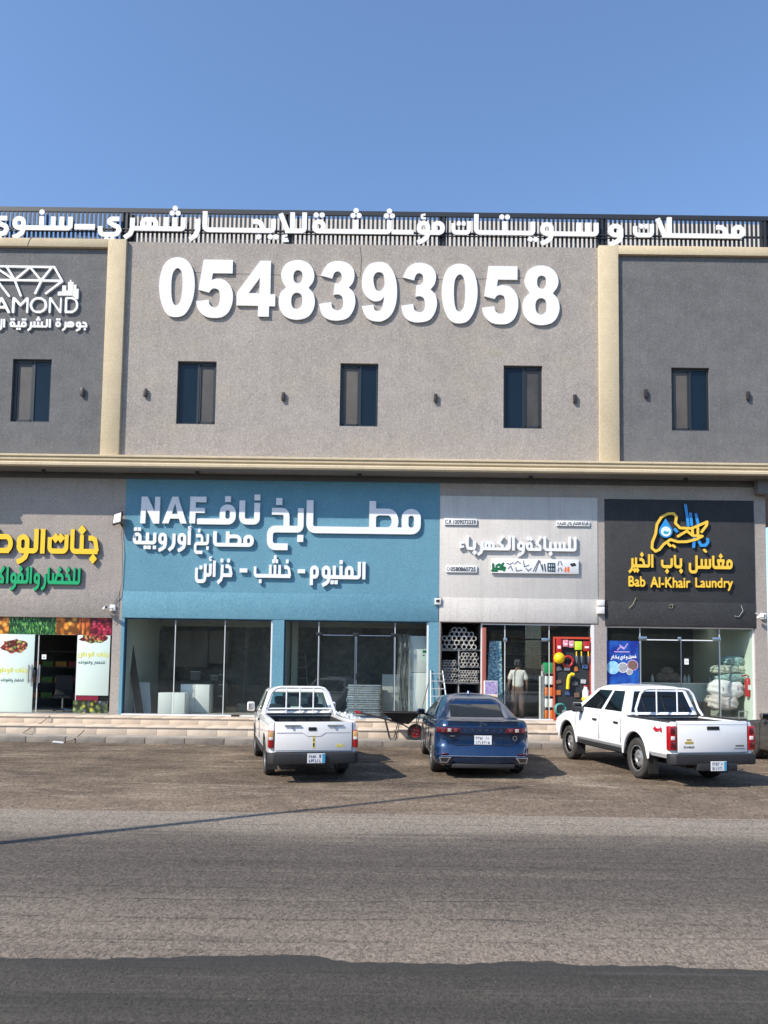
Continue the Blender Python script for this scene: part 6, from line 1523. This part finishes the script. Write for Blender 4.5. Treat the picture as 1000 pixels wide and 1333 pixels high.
def pile(x0, x1, z0, r, rows, group, lab, hump=False, seed=0):
    rr_ = random.Random(seed); me = PM.setdefault(r, pipe_mesh(r)); n = int((x1-x0)/(2*r))
    for j in range(rows):
        k = n-(j % 2); cut = int(max(0, (j-rows*.4))*1.3) if hump else 0
        for i in range(cut, k-cut if not hump else k-cut//2):
            if rr_.random() < .04 and j == rows-1: continue
            o = link_mesh('pipe', me); o.location = (X0r+x0+r+2*r*i+(r if j % 2 else 0), .28+rr_.uniform(-.06, .05), z0+r+j*r*1.74+.001); tag(o, lab+', '+['bottom row', 'second row', 'third row', 'fourth row', 'fifth row', 'sixth row', 'seventh row', 'top row'][j], 'pipe', group)
pile(-w+.03, w-.03, zpx(845.5), .072, 5, 'thick pipes on the top shelf', 'thick white pipe on the top shelf of the rack', True, 1)
pile(xm+.02, w-.03, zpx(867.5), .056, 4, 'medium pipes on the right shelf', 'medium white pipe on the right middle shelf', False, 2)
pile(-w+.03, xm-.02, zpx(888.5), .046, 8, 'narrow pipes on the left shelf', 'narrow white pipe on the left shelf', False, 3)
pile(xm+.02, w-.03, zpx(888.5), .040, 5, 'thin pipes on the lower right shelf', 'thin white pipe on the lower right shelf', False, 4)
pile(-w+.2, w-.3, zpx(931), .034, 7, 'thin pipes on the bottom shelf', 'thin white pipe on the bottom shelf', False, 5)
x0, x1, z0, z1 = rect(627.5, 932, 633, 817, .02); m_rpost = mat('worn_red_paint', (.36, .07, .045), .6, var=.5, vscale=9, vcol=(.22, .10, .08)); o = tag(box('red_post', m_rpost, x0, x1, .0, .09, .53, z1, None, bevel=.006), 'worn red post between the pipe rack and the shop glass', 'post')
# blue patterned sheet
t2 = N('blue_mosaic', .3); v = t2.map((1, 1, 1)); q = t2.voro(v, 24, 'F1', 'Color'); sp = t2.n.new('ShaderNodeSeparateColor'); t2.l.new(q, sp.inputs[0]); t2.color(t2.ramp(sp.outputs[0], [(0, (.04, .12, .22)), (.4, (.12, .30, .44)), (.75, (.35, .55, .66)), (1., (.62, .74, .78))]))
(xa, z1), (xb, _) = W(637.5, 834.5, .32), W(652.5, 834.5, .32); (xc_, z0), (xd, _) = W(633.5, 931, .30), W(655, 931, .30); tag(MB().prism([(xc_, .53), (xd, .53), (xb, z1), (xa, z1)], .30, .36).build('blue_sheet', t2.m), 'tall tapering blue mosaic sheet standing behind the plumbing shop glass', 'sheet')
o, w, h = thing_at('printed_box', (631, 932, 648, 886.5), -.25, 'purple and orange printed box stack beside the red post', 'box'); m_pur = mat('purple_print', (.12, .07, .30), .5, var=.5, vscale=12, vcol=(.5, .45, .6)); m_orp = mat('orange_print', (.65, .33, .08), .5, var=.5, vscale=14, vcol=(.7, .65, .5))
o.location.z = .53; h = rect(631, 932, 648, 886.5, -.25)[3]-.53; box('carton_body', m_plate, -w, w, 0, .3, 0, h, o); box('print', m_pur, -w+.01, w-.01, -.004, -.001, h*.66, h-.01, o); box('print', m_orp, -w+.01, w-.01, -.004, -.001, h*.36, h*.64, o)

# ---- person
def skin_mesh(name, J, E, m, parent, sub=2):
    me = bpy.data.meshes.new(name); me.from_pydata([j[0] for j in J], E, []); me.materials.append(m); o = link_mesh(name, me, parent)
    sk = o.modifiers.new('skin', 'SKIN'); sk.use_smooth_shade = True
    for k, j in enumerate(J):
        r = j[1] if isinstance(j[1], tuple) else (j[1], j[1]); me.skin_vertices[0].data[k].radius = r; me.skin_vertices[0].data[k].use_root = (k == 0)
    s = o.modifiers.new('smooth', 'SUBSURF'); s.levels = sub; s.render_levels = sub; return o
m_skin = mat('skin', (.20, .105, .065), .6); t3 = N('pale_shirt', .85); z = t3.xyz(); nz = t3.noise(t3.map((1, 1, 1)), 5, 4)
pch = t3.math('MULTIPLY', t3.rng(t3.math('ADD', z[2], t3.math('MULTIPLY', nz, .06)), 1.26, 1.24), t3.rng(t3.math('ADD', z[0], t3.math('MULTIPLY', nz, .1)), .0, .02))
t3.color(t3.mix(t3.math('MULTIPLY', pch, .0), (.66, .62, .56), (.20, .18, .165))); t3.bump(t3.noise(t3.map((1, 1, .5)), 9, 4), .6, .03)
m_trs = mat('brown_trousers', (.15, .09, .07), .85, var=.35, vscale=4, bump=.5, bscale=8)
px_, pz_ = W(677.5, 930, .0); man = empty('person', (px_, .42, .53), R(-4), 'man seen from behind in pale shirt, dark cap and brown trousers at the plumbing shop door', 'person')
man['label'] = 'man seen from behind in pale shirt and brown trousers at the plumbing shop door'
J = [((0, 0, .92), (.150, .11)), ((0, .01, 1.08), (.140, .10)), ((0, .02, 1.25), (.165, .105)), ((0, .02, 1.38), (.15, .09)), ((0, .03, 1.46), (.06, .06)), ((0, .05, 1.52), (.055, .058)), ((0, .06, 1.60), (.078, .095)), ((0, .06, 1.67), (.072, .088)),
     ((-.17, .02, 1.37), (.065, .06)), ((-.235, .0, 1.20), .052), ((-.265, .02, 1.03), .043), ((-.27, .06, .86), .034), ((-.268, .075, .80), (.022, .034)),
     ((.17, .02, 1.37), (.065, .06)), ((.235, .0, 1.20), .052), ((.268, .03, 1.03), .043), ((.262, .10, .87), .034), ((.258, .12, .81), (.022, .034)),
     ((-.095, .0, .82), (.088, .095)), ((-.10, .01, .50), .062), ((-.11, -.01, .30), .058), ((-.115, -.01, .08), .042), ((-.125, .02, .04), .045), ((-.145, .15, .035), .035),
     ((.095, .0, .82), (.088, .095)), ((.105, .02, .50), .062), ((.105, .04, .30), .058), ((.11, .06, .08), .042), ((.12, .09, .04), .045), ((.15, .21, .035), .035)]
E = [(0, 1), (1, 2), (2, 3), (3, 4), (4, 5), (5, 6), (6, 7), (3, 8), (8, 9), (9, 10), (10, 11), (11, 12), (3, 13), (13, 14), (14, 15), (15, 16), (16, 17), (0, 18), (18, 19), (19, 20), (20, 21), (21, 22), (22, 23), (0, 24), (24, 25), (25, 26), (26, 27), (27, 28), (28, 29)]
for s, hnd in ((-1, 12), (1, 17)):
    hx, hy, hz = J[hnd][0]
    for k in range(4):
        b = len(J); fx = hx+s*.002; fy = hy+.028-.018*k; ln = (.034, .040, .037, .028)[k]
        J += [((fx, fy, hz-.04), .0085), ((fx-s*.006, fy+.004, hz-.04-ln), .008), ((fx-s*.018, fy+.008, hz-.045-ln*1.6), .007)]; E += [(hnd, b), (b, b+1), (b+1, b+2)]
    b = len(J); J += [((hx-s*.012, hy+.045, hz-.02), .010), ((hx-s*.02, hy+.055, hz-.055), .008)]; E += [(hnd, b), (b, b+1)]
skin_mesh('body', J, E, m_skin, man)
SJ = [((0, 0, .88), (.185, .14)), ((0, .01, 1.05), (.175, .135)), ((0, .02, 1.22), (.185, .13)), ((0, .02, 1.36), (.165, .105)), ((0, .028, 1.43), (.075, .07)), ((-.17, .02, 1.375), (.085, .075)), ((-.225, .0, 1.24), .078), ((-.25, .0, 1.12), .074), ((.17, .02, 1.375), (.085, .075)), ((.225, .0, 1.24), .078), ((.25, .01, 1.12), .074)]
skin_mesh('shirt', SJ, [(0, 1), (1, 2), (2, 3), (3, 4), (3, 5), (5, 6), (6, 7), (3, 8), (8, 9), (9, 10)], t3.m, man)
TJ = [((0, 0, .95), (.165, .125)), ((0, 0, .86), (.165, .13)), ((-.10, .0, .76), (.105, .11)), ((-.105, .01, .50), .09), ((-.115, -.01, .28), .085), ((-.118, -.01, .09), .08), ((.10, .0, .76), (.105, .11)), ((.11, .02, .50), .09), ((.108, .04, .28), .085), ((.112, .06, .09), .08)]
skin_mesh('trousers', TJ, [(0, 1), (1, 2), (2, 3), (3, 4), (4, 5), (1, 6), (6, 7), (7, 8), (8, 9)], m_trs, man)
m_cap = mat('dark_cap', (.05, .055, .06), .85); cp = MB().blob((0, .055, 1.675), (.10, .115, .09), 20, 12).build('cap', m_cap, man, smooth=60); MB().cbox((0, .19, 1.665), (.15, .12, .012), (R(-8), 0, 0)).build('cap_peak', m_cap, cp, bevel=.005)
for s in (-1, 1): MB().blob((s*.088, .055, 1.60), (.014, .03, .036), 10, 7).build('ear', m_skin, man, smooth=60)
for s, x, y in ((-1, -.135, .08), (1, .135, .14)): MB().blob((x, y, .035), (.052, .14, .045), 14, 8).build('shoe', m_dark, man, smooth=60)
MB().blob((0, .02, 1.585), (.082, .085, .075), 14, 9).build('hair', m_dark, man, smooth=60)

# ---- plumbing shop goods at the right
def group_box(name, bx, Y, dep, m, label, cat, parts=None, floor=False):
    x0, x1, z0, z1 = rect(*bx, Y)
    if floor: z0 = .53
    o = empty(name, ((x0+x1)/2, Y, z0), 0, label, cat); w = (x1-x0)/2; box('pack', m, -w, w, 0, dep, 0, z1-z0, o, bevel=.012)
    for (a, b, c, d, mm) in (parts or []): box('print', mm, -w+2*w*a, -w+2*w*b, -.003, -.0005, (z1-z0)*c, (z1-z0)*d, o)
    return o
m_whi = m_plate; m_redp = mat('red_plastic', (.42, .02, .02), .4); m_orn = mat('orange_plastic', (.75, .18, .02), .4); m_yelp = mat('yellow_plastic', (.80, .55, .01), .35); m_grnp = mat('green_plastic', (.02, .38, .13), .4); m_pink = mat('pink_pack', (.60, .04, .12), .4, var=.5, vscale=14, vcol=(.8, .5, .55)); m_lime = mat('lime_pack', (.55, .75, .05), .4)
for k, (px, ty) in enumerate(((703.5, 880), (706.5, 874), (710, 871.5))):
    X = W(px, 930, .3)[0]; zt = W(px, ty, .3)[1]; p_ = MB().lathe([(.04, 0), (.04, zt-.53), (.033, zt-.53), (.033, 0)], 14, close=True).build('upright_pipe', m_pvc, None, (X, .3+.04*k, .53), smooth=50); tag(p_, ['shortest', 'middle', 'tallest'][k]+' of three upright white pipes beside the goods shelf', 'pipe', 'upright pipes by the shelf')
o = empty('goods_shelf', (W(715.5, 930, .3)[0], .3, .53), 0, 'narrow metal shelf of cans beside the red display frame', 'shelf')
for k in range(5): box('shelf', m_rack, -.17, .17, 0, .35, .02+.33*k, .04+.33*k, o)
for s in (-.17, .155): box('upright', m_rack, s, s+.015, 0, .35, 0, 1.6, o)
its = [(0, m_orn, 'orange cans'), (0.33, m_whi, 'white cans'), (.66, m_orn, 'orange tubs'), (.99, m_whi, 'white tubs'), (1.32, m_grnp, 'green packs')]
for k, (z, m, nm) in enumerate(its):
    for s in (-.085, .075):
        c = MB().lathe([(0, 0), (.07, 0), (.07, .20), (.06, .235), (0, .24)], 14).build('can', m, None, (o.location.x+s, .36, .53+z+.042), smooth=40) if k < 4 else box('green_pack', m, -.075, .075, 0, .2, 0, .30, None, bevel=.01, loc=(o.location.x+s, .3, .53+z+.042))
        tag(c, '%s one of the %s on the %s shelf by the red frame' % ('left' if s < 0 else 'right', nm, ['bottom', 'second', 'middle', 'fourth', 'top'][k]), 'can' if k < 4 else 'pack')
xa, xb = W(722.5, 930, -.06)[0], W(770.5, 930, -.06)[0]; zt = W(745, 829, -.06)[1]; fr = empty('tool_display', ((xa+xb)/2, .04, .53), 0, 'red metal display frame with tools hanging in the plumbing shop window', 'tool display'); w = (xb-xa)/2; m_rf = mat('red_frame', (.55, .07, .03), .45); H_ = zt-.53
for s in (-1, 1): box('post', m_rf, s*w-.022, s*w+.022, -.03, .03, 0, H_, fr)
box('top_bar', m_rf, -w+.036, w-.036, -.025, .025, H_-.06, H_, fr); box('shade_sheet', mat('display_shade', (.02, .025, .03), .7), -w+.036, w-.036, .035, .05, .2, H_-.06, fr); box('foot_bar', m_rf, -w+.036, w-.036, -.025, .025, .02, .08, fr)  # dark sheet stands in for the shade in the frame's open back
for bx, m, nm, lab in (((724.5, 850, 731.5, 831), m_redp, 'red_bag', 'red bag hanging at the top left of the red display frame'), ((733, 842, 740, 833), m_pink, 'pink_pack', 'left pink pack on the top row of the display frame'), ((741, 843, 747.5, 834), m_pink, 'pink_pack', 'right pink pack on the top row of the display frame'),
                     ((748.5, 846, 758, 835), m_lime, 'lime_pack', 'bright lime pack hanging on the display frame'), ((759.5, 847.5, 768.5, 835), m_redp, 'red_pack', 'flat red pack at the top right of the display frame')):
    group_box(nm, bx, -.03, .04, m, lab, 'pack', [(.2, .8, .3, .5, m_whi)] if nm != 'lime_pack' else None)
X, Z = W(728.5, 856.5, -.08); o = empty('safety_helmet', (X, -.08, Z), 0, 'yellow safety helmet hanging on the red display frame', 'helmet'); MB().blob((0, 0, 0), (.135, .10, .14), 18, 12).build('shell', m_yelp, o, smooth=60); MB().lathe([(.10, .02), (.16, .03), (.16, .045), (.10, .04)], 20, 'y', close=True).build('brim', m_yelp, o, smooth=60)
def torus(name, m, c, R_, r, label, cat, tilt=0, n=28, turns=1):
    pts = [(math.cos(2*math.pi*k/n)*(R_+.0), .02*math.sin(k)*(turns > 1)+r*1.6*(k/n/1.), math.sin(2*math.pi*k/n)*R_) for k in range(n*turns+1)]
    o = MB().tube(pts, r, 8).build(name, m, None, c, (0, 0, tilt), smooth=60); return tag(o, label, cat)
X, Z = W(739.5, 861, -.03); torus('hose_ring', m_redp, (X, -.03, Z), .145, .035, 'red hose ring hanging behind the yellow helmet', 'hose')
for k, px in enumerate((750.5, 757, 766)):
    X, Z = W(px, 848, -.02); o = empty('trowel', (X, -.02, Z), 0, ['left', 'middle', 'right'][k]+' of three yellow handled tools hanging on the display frame', 'tool', 'hanging yellow tools'); tube('handle', m_yelp, [(0, 0, 0), (0, -.01, -.14)], .018, o); MB().prism([(-.035, -.14), (.035, -.14), (.01, -.34), (-.01, -.34)], -.012, -.004).build('blade', m_steel, o)
X, Z = W(740, 897, -.03); o = tag(MB().tube([(-.02, 0, 0), (-.0, 0, .28), (.03, 0, .38), (.10, 0, .43), (.16, 0, .41)], .05, 12).build('yellow_elbow_pipe', m_yelp, None, (X, -.03, Z), smooth=60), 'bent yellow pipe hanging in the middle of the display frame', 'pipe')
X, Z = W(729.5, 923, -.12); torus('hose_coil', mat('teal_hose', (.05, .26, .24), .4), (X, -.22, max(Z, .72)), .15, .024, 'coiled teal hose standing against the foot of the display frame', 'hose', R(12), 22, 3)
for k, (px, sz, m, nm, yw) in enumerate(((737, (.22, .2, .26), mat('grey_case', (.16, .18, .19), .5), 'grey tool case leaning', 18), (748, (.24, .2, .18), mat('salmon_box', (.55, .25, .17), .6), 'salmon coloured box lying', -14), (757, (.26, .22, .34), mat('slate_case', (.07, .09, .10), .4), 'slate tool case standing', 9))):
    X = W(px, 925, -.3)[0]; o = empty('tool_case', (X, -.36, .53), R(yw), nm+' at the foot of the display frame', 'case'); MB().cbox((0, 0, sz[2]/2+.05), sz, (.0, R(12-9*k), 0)).build('case_shell', m, o, bevel=.02); box('latch', m_steel, -.03, .03, -sz[1]/2-.01, -sz[1]/2, sz[2]*.5, sz[2]*.62, o)
X, Z = W(762, 905, -.5); o = empty('white_boot', (X, -.55, Z-.18), 0, 'white plastic can behind the fender of the newer pickup', 'can'); o.name = 'plastic_can'; MB().lathe([(0, 0), (.09, 0), (.09, .30), (.05, .38), (.05, .42), (0, .42)], 16).build('can_body', m_whi, o, smooth=40); MB().lathe([(0, .42), (.055, .42), (.055, .46), (0, .46)], 12).build('lid', m_redp, o)
st = empty('goods_table', (W(770, 925, -.6)[0], -.6, .53), 0, 'low table of goods behind the newer white pickup', 'table'); box('table_top', m_rack, -.45, .45, -.2, .25, .52, .55, st)
for sx in (-.42, .40):
    for sy in (-.18, .21): box('leg', m_rack, sx, sx+.03, sy, sy+.03, 0, .519, st)
for k, (dx, m, sz, nm) in enumerate(((-.1, m_yelp, (.26, .2, .16), 'yellow'), (.12, m_redp, (.24, .24, .24), 'red'), (.3, mat('maroon_bag', (.20, .015, .03), .5), (.22, .2, .30), 'maroon'))):
    o = MB().blob((0, 0, 0), tuple(q*.62 for q in sz), 14, 9, .12, k).build('bag', m, None, (st.location.x+dx, -.55, .53+.55+sz[2]*.6), smooth=70); tag(o, nm+' plastic bag piled on the goods table behind the pickup', 'bag')
o = empty('shop_counter', (W(690, 900, 3.2)[0], 3.2, .53), 0, 'dark counter deep inside the plumbing shop', 'counter'); box('counter_body', m_dwood, -1.2, 1.2, 0, .6, 0, .95, o); box('counter_top', m_rack, -1.25, 1.25, -.03, .63, .951, .99, o)
sh = empty('wall_shelves', (W(690, 860, 4.5)[0], 4.5, .53), 0, 'dim shelves of small boxes on the back wall of the plumbing shop', 'shelf')
for k in range(5): box('shelf', m_rack, -1.6, 1.6, 0, .35, .6+.45*k, .63+.45*k, sh)
r_ = random.Random(4); pal = [(.25, .18, .04), (.05, .10, .22), (.22, .05, .04), (.25, .25, .24), (.05, .16, .08)]
for k in range(5):
    x = -1.5; row_ = []
    while x < 1.4:
        ww = r_.uniform(.12, .3); hh = r_.uniform(.12, .34); i = r_.randrange(5); b_ = box('stock_box', mat('stock_%d' % i, pal[i], .7), 0, ww, 0, .25, 0, hh, None, loc=(sh.location.x+x, 4.53, .53+.631+.45*k)); tag(b_, '%s stock box, %s from left, on %s back shelf of plumbing shop' % (['ochre', 'navy', 'dark red', 'grey', 'green'][i], ['first', 'second', 'third', 'fourth', 'fifth', 'sixth', 'seventh', 'eighth', 'ninth', 'tenth', 'eleventh', 'twelfth', 'thirteenth', 'fourteenth'][len(row_)], ['lowest', 'second', 'middle', 'fourth', 'top'][k]), 'box', 'stock boxes on the back shelves'); row_.append(1); x += ww+r_.uniform(.02, .16)

# ---- laundry
m_bpos = N('blue_poster', .3); v = m_bpos.map((1, 1, 1)); z_ = m_bpos.xyz(); m_bpos.color(m_bpos.mix(m_bpos.rng(m_bpos.noise(v, 2.2, 3), .4, .65), (.012, .03, .26), (.02, .12, .46))); m_bpos = m_bpos.m
o, w, h = thing_at('laundry_poster', (790.5, 932, 831.5, 834.5), .08, 'blue poster with white Arabic and round pictures in the laundry window', 'poster'); box('panel', m_bpos, -w, w, -.006, 0, 0, h, o)
def lz(py): return W(811, py, .08)[1]-o.location.z
m_lbp = mat('poster_light_blue', (.10, .42, .75), .4, var=.4, vscale=8, vcol=(.5, .75, .9)); m_lil = mat('poster_lilac', (.50, .35, .62), .4); m_brn = mat('poster_brown', (.25, .14, .11), .5, var=.5, vscale=14); m_gry = mat('poster_grey', (.45, .47, .50), .4, var=.5, vscale=14)
def disc(px, py, r, m, ring=None, yo=0.):
    X, Z = W(px, py, .08); X -= o.location.x; Z -= o.location.z; e = MB().lathe([(0, -.009-yo), (r, -.009-yo), (r, -.0065-yo), (0, -.0065-yo)], 24, 'y').build('round_picture', ring or m_whi, o, (X, 0, Z)); MB().lathe([(0, -.0105-yo), (r*.86, -.0105-yo), (r*.86, -.0092-yo), (0, -.0092-yo)], 24, 'y').build('picture', m, e)
disc(798, 869, .19, m_lbp, m_lbp); disc(811, 869, .15, m_gry, m_whi, .001); disc(823.5, 866, .16, m_brn, m_lil, .002); disc(819.5, 874.5, .09, m_gry, m_whi, .004)
xl = strokes_px('print', m_lil, [[(804, 846), (808, 842), (812, 845)], [(807, 840), (813, 844), (817, 838)], [(800, 848.5), (819, 848.5)]], .072, .0015, o, .7)
for a, b, by, u in ((795, 806, 857, 1.0), (807, 817, 857, 1.0), (818, 828.5, 856.5, 1.0)): word_mesh('print', m_whi, {795: 'تعقيم', 807: 'وكي', 818: 'ملابس'}[a].replace('ق', 'ف') if False else {795: 'بخار', 807: 'وكي', 818: 'غسيل'}[a], (a, b), by, u, .072, .0015, 2.8, 4.2, parent=o)
ct = empty('laundry_counter', (W(888, 905, 1.4)[0], 1.4, .53), 0, 'pale green counter inside the laundry behind the glass doors', 'counter'); zc_ = W(888, 889, 1.4)[1]-.53; box('counter_front', mat('pale_green_counter', (.50, .58, .52), .6), -1.9, 1.5, 0, .5, 0, zc_-.04, ct); box('counter_top', m_wcab, -1.95, 1.55, -.04, .55, zc_-.039, zc_, ct)
m_bei = mat('beige_cloth', (.22, .18, .15), .9, var=.4, vscale=7, bump=.8, bscale=9); mb = MB(); r_ = random.Random(2)
X = W(870, 880, 1.6)[0]; zc_w = .53+zc_
o = empty('clothes_heap', (X, 1.65, zc_w), 0, 'heap of beige clothes lying on the laundry counter', 'clothes')
for k, (dx, dz, rx, rz_) in enumerate(((-.15, .14, .22, .17), (.12, .16, .26, .19), (.0, .34, .19, .15), (.25, .12, .2, .13))): MB().blob((dx, 0, dz), (rx, .2, rz_), 18, 12, .10, k).build('garment', m_bei, o, smooth=70)
for k, px in enumerate((850, 892.5, 897.5, 926, 931)):
    X = W(px, 885, 1.45)[0]; c = MB().lathe([(0, 0), (.045, 0), (.045, .16), (.02, .21), (.02, .25), (0, .25)], 12).build('bottle', mat('bottle_plastic', (.38, .42, .40), .4), None, (X, 1.5, zc_w), smooth=40); tag(c, 'small pale bottle standing on the laundry counter', 'bottle', 'bottles on the laundry counter')
o, w, h = thing_at('paper_notice', (891, 865, 896.5, 857.5), .09, 'small white paper notice taped on the laundry glass door', 'notice'); flat('sheet', m_plate, o, -w, w, 0, h, 0); flat('print', m_ink2, o, -w*.5, w*.5, h*.4, h*.5, -.005, .001)
# ceiling lamps inside the laundry
for k, (px, py, Y) in enumerate(((796, 818.5, 1.6), (818, 816.5, 2.6), (845, 823, 2.4), (868, 821, 3.2), (905, 822, 3.0))):
    X = W(px, py, Y)[0]; c = empty('ceiling_lamp', (X, Y, 3.52), 0, ['leftmost', 'second', 'third', 'fourth', 'rightmost'][k]+' of the ceiling lamps seen in the laundry', 'lamp'); box('housing', m_whi, -.30, .30, -.05, .05, -.04, .02, c); box('lamp_strip', mat('lit_lamp', (1., 1., .96), .5, emit=4.), -.28, .28, -.04, .04, -.045, -.0405, c)
# bundles on a trolley
def bundle(name, bx, Y, m, label, seed, ry=.30, squash=1.):
    x0, x1, z0, z1 = rect(*bx, Y); o = empty(name, ((x0+x1)/2, Y+ry, z0), 0, label, 'laundry bundle'); w = (x1-x0)/2; h = (z1-z0)/2; r = random.Random(seed)
    bm = bmesh.new(); bmesh.ops.create_cube(bm, size=2); bmesh.ops.subdivide_edges(bm, edges=bm.edges[:], cuts=7, use_grid_fill=True)
    for v in bm.verts:
        p = v.co.copy(); l = (abs(p.x)**3.2+abs(p.y)**3.2+abs(p.z)**3.2)**(1/3.2); q = p/l; n_ = 1+.07*math.sin(q.x*7+seed)+.06*math.sin(q.z*9+q.x*5+seed*2)+.05*math.sin(q.y*8+q.x*11)+r.uniform(-.02, .02)
        v.co = Vector((q.x*w*n_, q.y*ry*n_, h+q.z*h*(1+.5*(n_-1))))
    for f in bm.faces: f.smooth = True
    me = bpy.data.meshes.new('bundle_cloth'); bm.to_mesh(me); bm.free(); me.materials.append(m); ob = link_mesh('bundle_cloth', me, o); ss = ob.modifiers.new('smooth', 'SUBSURF'); ss.levels = ss.render_levels = 1
    for x in (-w*.45, w*.4): MB().tube([(x+.01*math.sin(a), math.cos(a)*ry*1.03, h+math.sin(a)*h*1.04) for a in [2*math.pi*k/18 for k in range(19)]], .009, 5).build('strap', m_steel, o)
    return o
def cloth(name, cols, scale):
    t = N(name, .9); v = t.map((1, 1, 1)); n = t.noise(v, scale, 4, .6, 1.5); t.color(t.ramp(n, [(.35+.3*i/(len(cols)-1), c) for i, c in enumerate(cols)])); t.bump(t.noise(v, 6, 5), .9, .04); return t.m
m_tl = cloth('teal_pattern_cloth', [(.10, .26, .24), (.38, .52, .48), (.06, .20, .22), (.50, .58, .52)], 8); m_gb = cloth('green_beige_cloth', [(.16, .30, .26), (.55, .55, .44), (.10, .24, .24)], 7); m_wc = cloth('white_cloth', [(.62, .64, .66), (.74, .75, .76)], 3); m_bc = cloth('beige_sack_cloth', [(.42, .38, .36), (.60, .56, .53)], 4)
bundle('laundry_bundle', (944, 868, 978, 853.5), .5, m_tl, 'teal patterned bundle on top of the laundry stack', 1, .26)
bundle('laundry_bundle', (932, 878, 975, 865.5), .45, m_gb, 'green and beige bundle second from the top of the laundry stack', 2, .3)
bundle('laundry_bundle', (938, 889, 977, 875.5), .45, m_tl, 'teal bundle third from the top of the laundry stack', 3, .3)
bundle('laundry_bundle', (929, 909, 974, 885), .4, m_wc, 'big white bundle in the middle of the laundry stack', 4, .36)
bundle('laundry_bundle', (925.5, 925, 967, 905), .4, m_bc, 'beige sack at the bottom of the laundry stack', 5, .36)
tr = empty('laundry_trolley', (W(950, 925, .4)[0], .75, .53), 0, 'chrome trolley carrying the laundry bundles', 'trolley'); w = .55
box('deck', m_steel, -w, w, -.36, .36, .10, .15, tr)
for s in (-1, 1):
    for y in (-.3, .3): MB().lathe([(0, -.02), (.05, -.02), (.05, .02), (0, .02)], 12, 'x').build('castor', m_dark, tr, (s*.45, y, .05))
tube('rail', m_steel, [(w-.3, -.38, .32), (w+.12, -.38, .32), (w+.28, -.38, .62)], .02, tr); tube('rail', m_steel, [(w-.3, -.38, .32), (w-.3, -.38, .10)], .02, tr); tube('rail', m_steel, [(w+.12, -.38, .32), (w+.05, -.38, .05)], .018, tr)
X, Z = W(975, 907, .25); o = empty('fire_extinguisher', (X, .28, Z), 0, 'red fire extinguisher hanging at the right of the laundry window', 'extinguisher'); MB().lathe([(0, 0), (.085, 0), (.095, .03), (.095, .46), (.06, .53), (.03, .55), (0, .55)], 18).build('cylinder', m_redp, o, smooth=40)
MB().lathe([(0, .55), (.03, .55), (.03, .62), (0, .62)], 12).build('valve', m_steel, o); box('lever', m_redp, -.02, .12, -.015, .015, .60, .64, o, rot=(0, R(-14), 0)); tube('hose', m_dark, [(.02, -.02, .6), (.1, -.06, .55), (.11, -.08, .3)], .012, o); box('print', m_whi, -.05, .05, -.098, -.094, .2, .34, o)
tag(box('brown_crate', m_dwood, 0, .5, 0, .4, 0, .55, None, loc=(W(905, 925, .6)[0], .7, .53)), 'brown crate left of the laundry bundles, mostly hidden by the pickup', 'crate')

r_ = random.Random(12); pc = [('grey', (.10, .11, .12)), ('black', (.03, .03, .035)), ('brown', (.16, .10, .07)), ('blue', (.04, .09, .22)), ('orange', (.45, .14, .03)), ('white', (.5, .5, .5))]
for k in range(12):
    px = 728+11*(k % 4)+r_.uniform(-1.5, 1.5); py = (870, 888, 903)[k//4]+r_.uniform(-2, 2)
    if k in (5,): continue
    X, Z = W(px, py, .03); nm, c_ = pc[(k*5) % 6]; w_ = r_.uniform(.05, .09); h_ = r_.uniform(.10, .2)
    o = empty('tool_pack', (X, .06, Z), 0, '%s tool pack, %s in the %s row on the red framed display' % (nm, ['leftmost', 'second', 'third', 'rightmost'][k % 4], ['upper', 'middle', 'lower'][k//4]), 'pack', 'packs on the display'); MB().cbox((0, 0, 0), (w_*2, .03, h_), (0, R(r_.uniform(-12, 12)), 0)).build('pack_body', mat('tool_'+nm, c_, .5), o, bevel=.008); box('hook', m_steel, -.006, .006, -.015, .02, h_/2, h_/2+.03, o)
